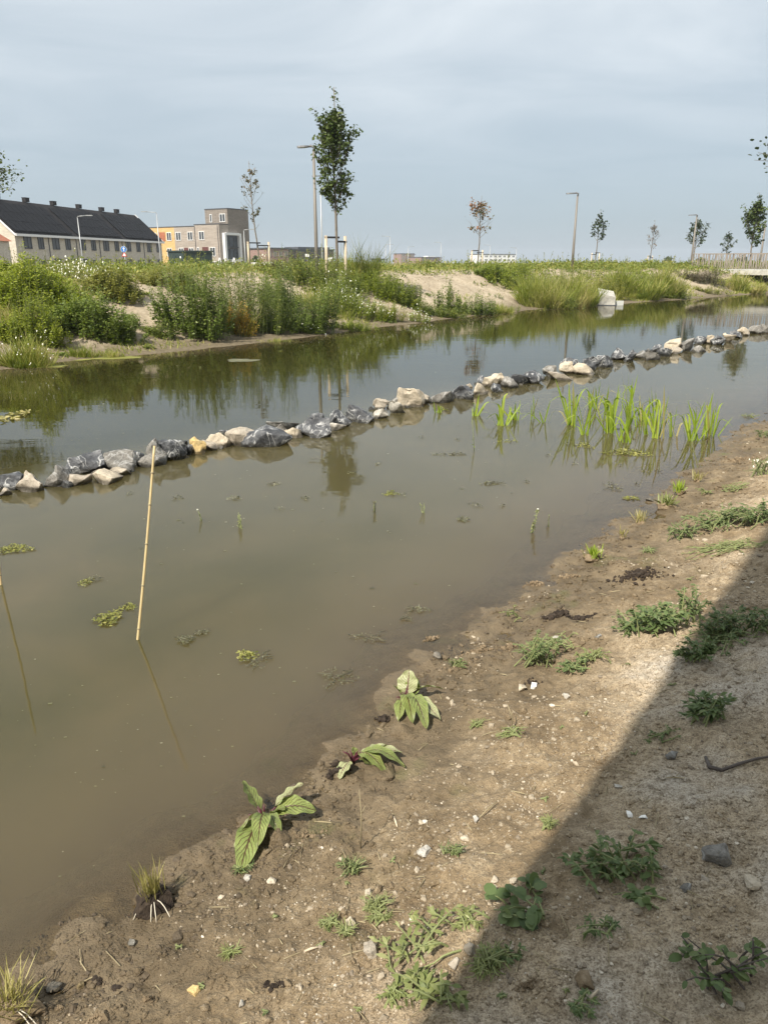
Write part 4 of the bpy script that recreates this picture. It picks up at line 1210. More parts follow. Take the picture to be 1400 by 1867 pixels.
def clump(px, py, wpx, hpx, label, mat, n_stem=60, n_leaf=40, ll=.07, lw=.025, name='weed_bush', cat='bush', ry=.55, spire=.5, el=(-.1, .9), shape='diamond',
          stem='stem', dome=.45, flowers=0, fsize=.035, group=None, tshift=0.0, seed=None, lean=.12, bend=.2, mound=0.0, Y=None, zbase=None, fband=.25):
    rng = np.random.default_rng(seed if seed is not None else int(px * 7 + py * 13) % 99991)
    p = on_ground(px, py) if Y is None else at(px, py, Y)
    if Y is not None: p[2] = gz(p[0], p[1])
    s = mpp(p)
    far = p[1] > 12
    if far: n_stem, n_leaf, ll, lw = int(n_stem * 1.35), int(n_leaf * 1.2), ll * 1.3, lw * 1.65
    rx, hh = wpx * s / 2, hpx * s * (1.16 if far else 1)
    ryy = max(.12 if far else .02, rx * ry)
    c = np.array([p[0], p[1] + ryy * .8])
    K = np.array([c[0], c[1], gz(c[0], c[1])])
    T = thing(name, label, cat, K, 0, group)
    a = rng.uniform(0, 2 * np.pi, n_stem); rr = np.sqrt(rng.uniform(0, 1, n_stem)) * (1 + (.45 if far else 0) * rng.uniform(0, 1, n_stem) ** 4)
    bx, by = c[0] + rx * .95 * rr * np.cos(a), c[1] + ryy * rr * np.sin(a)
    bz = ground(bx, by)
    # keep the pictured top line where the ground rises behind
    top = p[2] + hh
    h = (top - bz) * (1 - dome * rr ** 2) * rng.uniform(.6, 1.12, n_stem)
    if far: h = h * np.clip(.86 + .9 * fbm(bx * 1.3, by * 1.3, 2, 5), .5, 1.22)
    h = np.maximum(h, hh * .25)
    B = np.c_[bx, by, bz]
    ln = np.c_[np.cos(a) * rr, np.sin(a) * rr, np.zeros(n_stem)] * (hh * lean)[..., None] if np.ndim(hh) else np.c_[np.cos(a) * rr, np.sin(a) * rr, np.zeros(n_stem)] * hh * lean
    ln = ln + np.c_[rng.normal(0, .05, n_stem), rng.normal(0, .05, n_stem), np.zeros(n_stem)] * hh
    Tp = B + ln + np.c_[np.zeros(n_stem), np.zeros(n_stem), h]
    t = np.clip(rng.uniform(.04, 1.0, (n_stem, n_leaf)), 0, 1)
    idx = np.repeat(np.arange(n_stem), n_leaf); tt = t.ravel()
    P = B[idx] + (Tp - B)[idx] * tt[:, None]
    N = len(P)
    D = rand_dirs(N, el[0], el[1], rng)
    size = (1 - spire * tt ** 1.5) * rng.uniform(.6, 1.25, N)
    P = P + D * (rng.uniform(0, .5, N) * ll)[:, None]
    tint = np.clip(rng.normal(.42, .2, N) + .22 * (tt - .5) + rng.normal(0, .13, n_stem)[idx] + tshift, 0, 1)
    leaves_obj('foliage', P, D, ll * size, lw * size, M[mat], T, tint, shape=shape, bend=bend, rng=rng)
    V, F = stems_mesh(B - [0, 0, .03], Tp, .004 + .002 * hh)
    tag(add('stems', np_mesh('stems', V - K, F, M[stem]), T), kind='stuff')
    if flowers:
        k = rng.integers(0, n_stem, flowers)
        tf = 1 - rng.uniform(0, fband, flowers)
        Pf = B[k] + (Tp - B)[k] * tf[:, None] + rng.normal(0, .09, (flowers, 3)) + [0, 0, .03]
        flower_part(Pf[:int(len(Pf) * .55)], fsize * .55, T, rng)
    return T

def flower_part(P, size, T, rng):
    n = len(P)
    a = np.linspace(0, 2 * np.pi, 7)[:-1]
    sz = size * rng.uniform(.6, 1.25, n)
    tilt = rng.normal(0, .45, (n, 2))
    ring = np.stack([np.cos(a), np.sin(a), 0 * a], -1)[None] * (sz / 2)[:, None, None]
    ring[..., 2] = ring[..., 0] * tilt[:, :1] + ring[..., 1] * (tilt[:, 1:] + .95)
    V = np.concatenate([P[:, None] + [0, 0, .006], P[:, None] + ring], 1).reshape(-1, 3)
    b = (np.arange(n) * 7)[:, None]
    F = np.vstack([np.array([[0, 1 + k, 1 + (k + 1) % 6]]) + b for k in range(6)])
    return tag(add('flowers', np_mesh('flowers', V - np.array(T.location), F, M['petal']), T), kind='stuff')

def grass_clump(px, py, wpx, hpx, label, mat='leaf_grass', n=900, w=.014, ry=.5, name='grass_clump', cat='grass', tshift=0., seed=None, Y=None, flowers=0, droop=.35, group=None, low=.5):
    rng = np.random.default_rng(seed if seed is not None else int(px * 5 + py * 17) % 99991)
    p = on_ground(px, py) if Y is None else at(px, py, Y)
    if Y is not None: p[2] = gz(p[0], p[1])
    s = mpp(p); rx, hh = wpx * s / 2, hpx * s; ryy = max(.1, rx * ry)
    c = np.array([p[0], p[1] + ryy * .8]); K = np.array([c[0], c[1], gz(c[0], c[1])])
    T = thing(name, label, cat, K, 0, group)
    a = rng.uniform(0, 2 * np.pi, n); rr = np.sqrt(rng.uniform(0, 1, n))
    x, y = c[0] + rx * .85 * rr * np.cos(a), c[1] + ryy * rr * np.sin(a)
    z = ground(x, y)
    q = 1.1 / max(rx * .35, .05)
    pn = fbm(x * q, y * q, 3, 7)
    L = np.maximum(p[2] + hh - z, hh * .3) * (1 - .4 * rr ** 2) * rng.uniform(low, 1.1, n) * np.clip(.78 + 1.25 * pn, .3, 1.2)
    if p[1] > 12: w = w * 1.3
    D = np.c_[np.cos(a) * rr * .35, np.sin(a) * rr * .35, np.ones(n)] + rng.normal(0, .38, (n, 3)) * [1, 1, 0]
    D /= np.linalg.norm(D, axis=1)[:, None]
    # bend sideways by splitting the blade in two pieces
    P = np.c_[x, y, z - .02]
    side = rng.normal(0, 1, (n, 3)) * [1, 1, 0]
    mid = P + D * (L * .6)[:, None]
    D2 = D + side * droop; D2 /= np.linalg.norm(D2, axis=1)[:, None]
    tip = mid + D2 * (L * .5)[:, None]
    W = w * rng.uniform(.6, 1.3, n)
    sd = np.cross(D, rng.normal(0, 1, (n, 3))); sd /= np.linalg.norm(sd, axis=1)[:, None]
    V = np.stack([P - sd * W[:, None] / 2, P + sd * W[:, None] / 2, mid + sd * W[:, None] * .4, mid - sd * W[:, None] * .4, tip], 1).reshape(-1, 3)
    b = (np.arange(n) * 5)[:, None]
    tint = np.repeat(np.clip(rng.normal(.4, .2, n) + tshift + .6 * fbm(x * q * 1.7 + 9, y * q * 1.7, 2, 3), 0, 1), 5)
    add('blades', np_mesh('blades', V - K, [np.array([[0, 1, 2, 3]]) + b, np.array([[3, 2, 4]]) + b], M[mat], False, {'tint': tint}), T)
    if flowers:
        k = rng.integers(0, n, flowers)
        flower_part(tip[k] + [0, 0, .0], .024, T, rng)
    return T

def far_plants():
    # --- left mass, back to front
    clump(35, 520, 130, 44, 'bright green leafy weed bank at the far left, below the terrace gable', 'leaf_green', 110, 60, .10, .035, ry=.5, spire=.3)
    clump(20, 575, 120, 90, 'tall bright green weeds at the left frame edge', 'leaf_green', 110, 70, .085, .03, ry=.6, spire=.35)
    clump(95, 592, 150, 74, 'broad mid green weed bush on the left slope', 'leaf_green', 130, 75, .08, .028, ry=.5, spire=.35, tshift=-.12)
    clump(150, 615, 160, 68, 'dark leafy weeds at the foot of the left slope', 'leaf_dark', 130, 70, .075, .03, ry=.45, spire=.35, tshift=.22)
    clump(60, 628, 90, 70, 'dense green weeds above the grassy left shore', 'leaf_green', 80, 60, .07, .024, ry=.5, tshift=-.05)
    clump(210, 614, 62, 32, 'low olive weeds at the end of the left bush', 'leaf_mix', 50, 36, .06, .022, ry=.5)
    grass_clump(35, 672, 110, 66, 'tall grass with white flowers at the left shore', 'leaf_grass', 1500, .010, .45, flowers=60, tshift=-.12)
    clump(50, 622, 46, 42, 'pale yellow-green flowering weed above the left shore grass', 'leaf_yellow', 26, 36, .045, .018, spire=.2, tshift=-.2)
    grass_clump(150, 652, 60, 26, 'low bright grass tuft on the muddy left shore', 'leaf_grass', 420, .009, .4, tshift=-.15)
    grass_clump(195, 653, 66, 22, 'arching pale grass tuft at the scum edge', 'leaf_grass', 360, .008, .4, tshift=.02, droop=.6)
    clump(122, 516, 84, 36, 'white daisies on the bank crest below the terrace', 'leaf_olive', 50, 26, .05, .02, 'daisy_patch', 'flowers', flowers=240, fsize=.06, fband=.35)
    clump(185, 510, 62, 27, 'white daisies behind the round olive bush', 'leaf_olive', 40, 26, .05, .02, 'daisy_patch', 'flowers', flowers=120, fsize=.055, fband=.35)
    clump(202, 549, 84, 50, 'round olive green bush on the sandy left slope', 'leaf_olive', 110, 70, .06, .022, ry=.7, spire=.25, dome=.6)
    clump(140, 535, 60, 30, 'straggly pale weeds above the left bush', 'leaf_olive', 40, 36, .06, .018, tshift=.1)
    clump(250, 603, 26, 32, 'small weed alone at the foot of the sand slope', 'leaf_dark', 16, 30, .05, .02, tshift=.25)
    clump(232, 585, 30, 12, 'thin creeping weed on the sand slope', 'leaf_dark', 16, 20, .05, .018, tshift=.2)
    clump(300, 524, 96, 32, 'low olive weeds along the crest above the sand slope', 'leaf_olive', 100, 44, .065, .02, ry=.5)
    clump(345, 540, 50, 36, 'mixed olive weeds behind the spiky dark bush', 'leaf_mix', 50, 40, .065, .02, ry=.6)
    clump(262, 512, 60, 14, 'low straw-coloured weeds on the crest before the lamp', 'leaf_olive', 50, 24, .05, .018, tshift=.2)
    # --- dark spiky bushes in the middle
    clump(350, 620, 124, 108, 'big dark green leafy bush with spiky tops above the water', 'leaf_dark', 85, 105, .072, .032, ry=.5, spire=.62, dome=.35, tshift=.16)
    clump(455, 606, 110, 94, 'tall olive spiky weeds behind the golden plant', 'leaf_mix', 85, 85, .075, .017, ry=.4, spire=.5, dome=.2, tshift=-.18)
    clump(434, 613, 50, 50, 'golden orange dying plant among the dark bushes', 'leaf_gold', 40, 46, .06, .026, 'golden_plant', 'plant', ry=.4, dome=.6)
    clump(545, 606, 116, 112, 'tallest dark willow-like weed bush in the middle', 'leaf_dark', 110, 105, .085, .018, ry=.5, spire=.5, dome=.3, tshift=.05)
    clump(500, 560, 70, 62, 'dark green weeds behind the willow-like bush', 'leaf_dark', 60, 60, .08, .024, ry=.5, tshift=.2)
    grass_clump(500, 627, 90, 12, 'low green grass fringe below the dark bushes', 'leaf_grass', 500, .009, .35, tshift=-.1)
    # --- centre mass on the crest
    clump(575, 530, 170, 52, 'wide green weed mass on the crest under the maple', 'leaf_mix', 140, 60, .085, .026, ry=.5, tshift=-.05, flowers=40, fsize=.05)
    clump(520, 500, 60, 42, 'grey-leaved bush on the crest left of the tall lamp', 'leaf_heath', 60, 60, .07, .024, ry=.6, dome=.6)
    clump(490, 500, 56, 26, 'cream flower heads on the crest beside the slim tree', 'leaf_yellow', 40, 30, .06, .022, flowers=70, fsize=.06, tshift=-.25)
    grass_clump(655, 520, 66, 82, 'tall feathery grass plume right of the maple', 'leaf_grass', 1300, .016, .5, tshift=-.08, low=.3)
    clump(690, 545, 120, 62, 'green weeds on the slope right of the willow-like bush', 'leaf_green', 120, 60, .075, .024, ry=.5, tshift=-.15)
    clump(735, 558, 66, 50, 'rounded dark green weed end beside the bare sand', 'leaf_mix', 70, 56, .07, .024, ry=.5, tshift=-.1)
    clump(645, 578, 150, 62, 'long white daisy drift on the middle slope', 'leaf_green', 150, 56, .06, .02, 'daisy_patch', 'flowers', flowers=520, fsize=.05, fband=.5, ry=.45, tshift=-.08)
    clump(712, 586, 42, 44, 'yellow-green weed below the daisy drift', 'leaf_yellow', 40, 56, .06, .014, ry=.4, tshift=-.1)
    clump(688, 580, 40, 36, 'reddish dry weed beside the yellow-green one', 'leaf_brownw', 22, 34, .05, .016, ry=.4, stem='stem_dry')
    clump(762, 588, 40, 28, 'white daisies at the waterside left of the sand slope', 'leaf_green', 30, 26, .05, .018, 'daisy_patch', 'flowers', flowers=110, fsize=.055, fband=.6)
    clump(569, 609, 46, 16, 'white daisies on the shore under the willow-like bush', 'leaf_green', 30, 18, .045, .018, 'daisy_patch', 'flowers', flowers=90, fsize=.055, fband=.7)
    clump(800, 578, 90, 30, 'low grey-green weeds at the foot of the sand slope', 'leaf_mix', 80, 40, .07, .022, ry=.3, tshift=-.05)
    clump(817, 570, 46, 56, 'dark upright weed alone on the pale sand', 'leaf_dark', 24, 64, .08, .034, ry=.5, tshift=.2)
    clump(858, 574, 64, 38, 'row of small dark weeds at the sand foot', 'leaf_dark', 50, 46, .075, .028, ry=.3, tshift=.22)
    clump(895, 576, 24, 44, 'spiky dark weed nearest the bare sand toe', 'leaf_dark', 14, 50, .08, .026, ry=.4, tshift=.15)
    # --- right grass banks
    clump(935, 528, 104, 46, 'green weed bank right of the pale sand', 'leaf_green', 130, 60, .10, .026, ry=.5, tshift=-.12)
    clump(985, 545, 110, 62, 'mixed green weeds topping the bank left of the culvert', 'leaf_mix', 120, 44, .09, .022, ry=.5, tshift=.05)
    clump(1055, 552, 90, 60, 'olive weeds mixed into the grass beside the culvert', 'leaf_olive', 90, 44, .09, .02, ry=.5)
    clump(1180, 540, 100, 46, 'green weeds in the grass bank right of the culvert', 'leaf_green', 90, 40, .12, .026, ry=.5, tshift=-.1)
    grass_clump(1000, 564, 120, 66, 'dense grassy bank face left of the culvert', 'leaf_grass', 2600, .018, .5, tshift=-.1)
    grass_clump(1040, 560, 120, 70, 'straw-tipped grass bank just left of the culvert', 'leaf_grass', 2400, .018, .5, tshift=.02)
    clump(900, 512, 70, 30, 'dark leafy weeds on the crest above the pale sand', 'leaf_dark', 60, 50, .10, .034, ry=.5, tshift=.25)
    clump(1112, 545, 62, 42, 'yellow flowering weeds above the culvert', 'leaf_yellow', 90, 46, .08, .022, ry=.4)
    grass_clump(1105, 556, 60, 26, 'short straw grass at the culvert', 'leaf_grass', 700, .018, .5, tshift=.2)
    grass_clump(915, 572, 50, 22, 'short grass tufts at the toe of the pale sand', 'leaf_grass', 500, .018, .5, tshift=-.05)
    clump(1010, 566, 90, 34, 'low leafy weeds at the foot of the right grass bank', 'leaf_mix', 80, 36, .08, .024, ry=.4)
    clump(1230, 545, 60, 30, 'low weeds at the end of the right grass bank', 'leaf_mix', 50, 36, .1, .028, ry=.4)
    grass_clump(1160, 545, 110, 58, 'bright green grass bank right of the culvert', 'leaf_grass', 3200, .03, .5, tshift=-.16)
    grass_clump(1210, 543, 80, 54, 'green and yellow grass bank before the bridge', 'leaf_grass', 2400, .03, .5, tshift=-.02)
    clump(1285, 520, 80, 26, 'brown heathy shrubs at the bridge end', 'leaf_heath', 70, 50, .12, .03, ry=.5)
    grass_clump(1350, 533, 120, 34, 'reeds and grass under the footbridge', 'leaf_grass', 1700, .035, .4, tshift=.08)
    clump(1300, 537, 60, 14, 'low pale weeds on the mud before the bridge', 'leaf_olive', 40, 24, .1, .03, ry=.4)
    grass_clump(25, 600, 110, 60, 'tall yellowish grass mixed into the far left weeds', 'leaf_grass', 900, .012, .5, tshift=.05)
    grass_clump(110, 560, 120, 52, 'thin grass rising through the left weed bush', 'leaf_grass', 700, .012, .5, tshift=.1)
    grass_clump(410, 605, 120, 88, 'thin grass stalks among the dark bushes', 'leaf_grass', 220, .010, .35, tshift=-.1)
    grass_clump(590, 575, 130, 70, 'thin grass stalks right of the willow-like bush', 'leaf_grass', 800, .012, .4, tshift=.0)
    clump(12, 625, 70, 40, 'leafy weeds above the shore at the left frame edge', 'leaf_green', 60, 44, .07, .026, ry=.5, tshift=-.1)
    clump(490, 606, 50, 26, 'low green weeds closing the gap between the dark bushes', 'leaf_mix', 50, 40, .06, .022, ry=.4)
    clump(290, 618, 50, 26, 'low weeds at the left foot of the spiky dark bush', 'leaf_mix', 40, 36, .05, .02, ry=.4, tshift=-.1)
    clump(640, 604, 90, 22, 'low weeds on the shore below the daisy drift', 'leaf_green', 60, 30, .05, .02, ry=.4, tshift=-.1)
    # tiny weeds dotted over the bare sand
    k = 0
    for px, py, w, h in ((285, 560, 14, 10), (262, 540, 16, 9), (180, 575, 16, 9), (870, 520, 26, 9), (905, 545, 24, 10), (940, 568, 18, 12), (780, 540, 12, 8), (845, 500, 18, 7), (1150, 548, 18, 7),
                         (990, 572, 26, 8), (620, 600, 24, 14), (640, 597, 22, 10), (715, 590, 26, 8), (1245, 540, 18, 6), (110, 650, 20, 9), (270, 636, 16, 6)):
        clump(px, py, w, h, 'tiny low weed dotted on the bare far bank', 'leaf_mix' if k % 2 else 'leaf_dark', 8, 18, .05, .02, 'small_weed', 'weed', group='tiny weeds on the bare far bank', tshift=.1); k += 1
M['leaf_brownw'] = M['leaf_brown']
far_plants()

def meadow():
    rng = np.random.default_rng(5)
    n = 62000
    s = rng.uniform(0, 1, n) ** .8
    line = np.vstack([far_offset(0, 0, .82, 400)])
    k = (s * 399).astype(int)
    nx = far_offset(1, 0, .82, 400) - line
    d = 6.4 + rng.uniform(0, 1, n) ** 1.9 * 46
    P = line[k] + nx[k] * d[:, None] + rng.normal(0, .4, (n, 2))
    a = np.arctan2(P[:, 0], P[:, 1])
    ok = (np.abs(a) < R(31)) & ~((d > 9.3) & (d < 11.5))
    pat = fbm(P[:, 0] * .25, P[:, 1] * .25, 3, 91)
    ok &= rng.uniform(0, 1, n) < np.clip(.72 + pat * 1.1, .12, 1)
    P, d, pat = P[ok], d[ok], pat[ok]; n = len(P)
    z = ground(P[:, 0], P[:, 1])
    L = rng.uniform(.12, .36, n) * (1 + .5 * pat) * np.where(rng.uniform(0, 1, n) > .97, 1.9, 1)
    L = np.where(d < 9, L * .6, L)
    W = .012 + .0005 * P[:, 1] * rng.uniform(.6, 1.4, n)
    B = np.c_[P, z - .02]
    tip = B + np.c_[rng.normal(0, .3, n) * L, rng.normal(0, .3, n) * L, L]
    ang = rng.uniform(0, np.pi, n); sd = np.c_[np.cos(ang), np.sin(ang), 0 * ang] * W[:, None]
    mid = (B + tip) / 2 + [0, 0, .03]
    V = np.stack([B - sd * .5, B + sd * .5, mid + sd * .4, mid - sd * .4, tip], 1).reshape(-1, 3)
    b = (np.arange(n) * 5)[:, None]
    tint = np.repeat(np.clip(rng.normal(.42, .2, n) + pat * .5, 0, 1), 5)
    o = add('meadow_grass', np_mesh('meadow_grass', V, [np.array([[0, 1, 2, 3]]) + b, np.array([[3, 2, 4]]) + b], M['leaf_grass'], False, {'tint': tint}))
    tag(o, 'rough green and straw meadow grass along the far bank top', 'grass', kind='stuff')
    # small litter of weeds and clods on the sand face
    n = 5200
    k = rng.integers(0, 400, n)
    d = rng.uniform(.5, 7.5, n)
    P = line[k] + nx[k] * d[:, None]
    ok = np.abs(np.arctan2(P[:, 0], P[:, 1])) < R(31)
    P = P[ok]; n = len(P)
    pb(P, rng.uniform(.012, .05, n), 'bank_stones', 'clods and small stones littering the sandy far bank', M['clod'], rng, rng.uniform(0, 1, n))

ICO_V = None
def ico():
    global ICO_V, ICO_F
    if ICO_V is None:
        bm = bmesh.new(); bmesh.ops.create_icosphere(bm, subdivisions=1, radius=1.0)
        bm.verts.ensure_lookup_table()
        ICO_V = np.array([v.co[:] for v in bm.verts]); ICO_F = np.array([[v.index for v in f.verts] for f in bm.faces]); bm.free()
    return ICO_V, ICO_F

def pb(P, size, name, label, mat, rng, tint, sink=.35, cat='stones', flat=.65):
    v, f = ico(); n = len(P)
    jit = rng.uniform(.68, 1.25, (n, len(v), 1))
    ax = np.stack([rng.uniform(.75, 1.4, n), rng.uniform(.6, 1.1, n), rng.uniform(.45, .95, n) * flat / .65], -1)
    V = v[None] * jit * ax[:, None] * (size / 2)[:, None, None]
    a = rng.uniform(0, 6.28, n); ca, sa = np.cos(a)[:, None], np.sin(a)[:, None]
    V = np.stack([V[..., 0] * ca - V[..., 1] * sa, V[..., 0] * sa + V[..., 1] * ca, V[..., 2]], -1)
    z = ground(P[:, 0], P[:, 1]) + size * (.5 - sink) * .6
    V = V + np.c_[P, z][:, None]
    F = (f[None] + (np.arange(n) * len(v))[:, None, None]).reshape(-1, 3)
    o = add(name, np_mesh(name, V.reshape(-1, 3), F, mat, False, {'tint': np.repeat(tint, len(v))}))
    return tag(o, label, cat, kind='stuff')
meadow()

SAND = [[(150, 530), (330, 505), (345, 560), (300, 612), (260, 615), (225, 570), (160, 560)], [(752, 505), (870, 500), (905, 525), (985, 566), (930, 582), (790, 582), (745, 545)],
        [(1225, 500), (1330, 505), (1330, 545), (1225, 545)]]
def inside(px, py, poly):
    c = np.zeros(len(px), bool); n = len(poly); j = n - 1
    for i in range(n):
        xi, yi = poly[i]; xj, yj = poly[j]
        c ^= ((yi > py) != (yj > py)) & (px < (xj - xi) * (py - yi) / (yj - yi + 1e-9) + xi); j = i
    return c
def weed_cover():
    rng = np.random.default_rng(77)
    line = far_offset(0, .04, .8, 500); nx = far_offset(1, .04, .8, 500) - line
    n = 17000
    k = rng.integers(0, 500, n); d = rng.uniform(1.5, 12.5, n)
    P = line[k] + nx[k] * d[:, None] + rng.normal(0, .1, (n, 2))
    z = ground(P[:, 0], P[:, 1])
    dep = P[:, 1] * CP - (z - CAM_H) * SP; up = P[:, 1] * SP + (z - CAM_H) * CP
    px, py = CX + FPX * P[:, 0] / dep, CY - FPX * up / dep
    pat = fbm(P[:, 0] * .5, P[:, 1] * .5, 3, 12)
    ok = (px > -60) & (px < 1460) & (pat + rng.normal(0, .2, n) > .02) & ~((d > 9.3) & (d < 11.4) & (px > 700))
    for s_ in SAND: ok &= ~(inside(px, py, s_) & (rng.uniform(0, 1, n) > .035))
    P, z, pat, d = P[ok], z[ok], pat[ok], d[ok]; n = len(P)
    m = 9
    idx = np.repeat(np.arange(n), m); N = len(idx)
    h = rng.uniform(.08, .44, n) * (1 + .7 * pat) * smooth(.8, 2.6, d)
    B = np.c_[P, z][idx] + np.c_[rng.normal(0, .11, N), rng.normal(0, .11, N), rng.uniform(0, 1, N) * h[idx]]
    D = rand_dirs(N, -.1, 1.3, rng)
    sc = (.7 + P[:, 1] / 45)[idx] * rng.uniform(.6, 1.3, N)
    tint = np.clip(rng.normal(.4, .2, N) + (pat * .45 + rng.normal(0, .12, n))[idx], 0, 1)
    V, F, ix = leaf_arrays(B, D, .11 * sc, .04 * sc, bend=.2, rng=rng, shape='diamond')
    o = add('weed_cover', np_mesh('weed_cover', V, F, M['leaf_mix'], False, {'tint': tint[ix]}))
    tag(o, 'low mixed weeds covering the far bank between the bushes', 'weeds', kind='stuff')
weed_cover()

def stalks():
    rng = np.random.default_rng(78); n = 2600
    line = far_offset(0, .03, .8, 500); nx = far_offset(1, .03, .8, 500) - line
    k = rng.integers(0, 500, n); d = rng.uniform(1.6, 13, n)
    P = line[k] + nx[k] * d[:, None]
    z = ground(P[:, 0], P[:, 1])
    dep = P[:, 1] * CP - (z - CAM_H) * SP; up = P[:, 1] * SP + (z - CAM_H) * CP
    px, py = CX + FPX * P[:, 0] / dep, CY - FPX * up / dep
    ok = (px > -40) & (px < 1440) & (fbm(P[:, 0] * .5, P[:, 1] * .5, 3, 12) + rng.normal(0, .25, n) > 0)
    for s_ in SAND: ok &= ~inside(px, py, s_)
    P, z = P[ok], z[ok]; n = len(P)
    H = rng.uniform(.35, 1.0, n) * np.where(d[ok] > 8, .55, 1)
    B = np.c_[P, z]; T = B + np.c_[rng.normal(0, .14, n), rng.normal(0, .14, n), np.ones(n)] * H[:, None]
    m = 12; idx = np.repeat(np.arange(n), m); u = rng.uniform(.45, 1, len(idx))
    Q = B[idx] + (T - B)[idx] * u[:, None]; D = rand_dirs(len(idx), .2, 1.2, rng); sc = (.6 + P[:, 1] / 50)[idx] * rng.uniform(.6, 1.2, len(idx))
    V, F, ix = leaf_arrays(Q, D, .06 * sc, .022 * sc, bend=.1, rng=rng, shape='diamond')
    tint = np.clip(rng.normal(.5, .25, n)[idx] + rng.normal(0, .1, len(idx)), 0, 1)
    V2, F2 = stems_mesh(B, T, .007)
    off = len(V)
    Fs = [f for f in F]; Fs = [np.vstack([f for f in Fs if f.shape[1] == 4] + [F2 + off])] + [f for f in Fs if f.shape[1] == 3]
    o = add('tall_stalks', np_mesh('tall_stalks', np.vstack([V, V2]), Fs, M['leaf_olive'], False, {'tint': np.r_[tint[ix], np.full(len(V2), .6)]}))
    tag(o, 'thin seeding stalks standing up through the far bank weeds', 'weeds', kind='stuff')
stalks()

def shore_grass():
    rng = np.random.default_rng(79); n = 30000
    line = far_offset(0, .03, .7, 600); nx = far_offset(1, .03, .7, 600) - line
    k = rng.integers(0, 600, n); d = rng.uniform(.25, 2.2, n)
    P = line[k] + nx[k] * d[:, None]
    ok = fbm(P[:, 0] * .8, P[:, 1] * .8, 3, 44) + rng.normal(0, .1, n) > .34
    P = P[ok]; n = len(P); z = ground(P[:, 0], P[:, 1])
    L = rng.uniform(.03, .16, n)
    B = np.c_[P, z - .01]; T = B + np.c_[rng.normal(0, .5, n) * L, rng.normal(0, .5, n) * L, L]
    an = rng.uniform(0, 3.14, n); sd = np.c_[np.cos(an), np.sin(an), 0 * an] * (.004 + .0005 * P[:, 1:2])
    V = np.stack([B - sd, B + sd, T], 1).reshape(-1, 3); F = np.array([[0, 1, 2]]) + (np.arange(n) * 3)[:, None]
    o = add('shore_grass', np_mesh('shore_grass', V, F, M['leaf_grass'], False, {'tint': np.repeat(np.clip(rng.normal(.35, .22, n), 0, 1), 3)}))
    tag(o, 'thin short grass patches along the muddy far shore', 'grass', kind='stuff')
shore_grass()

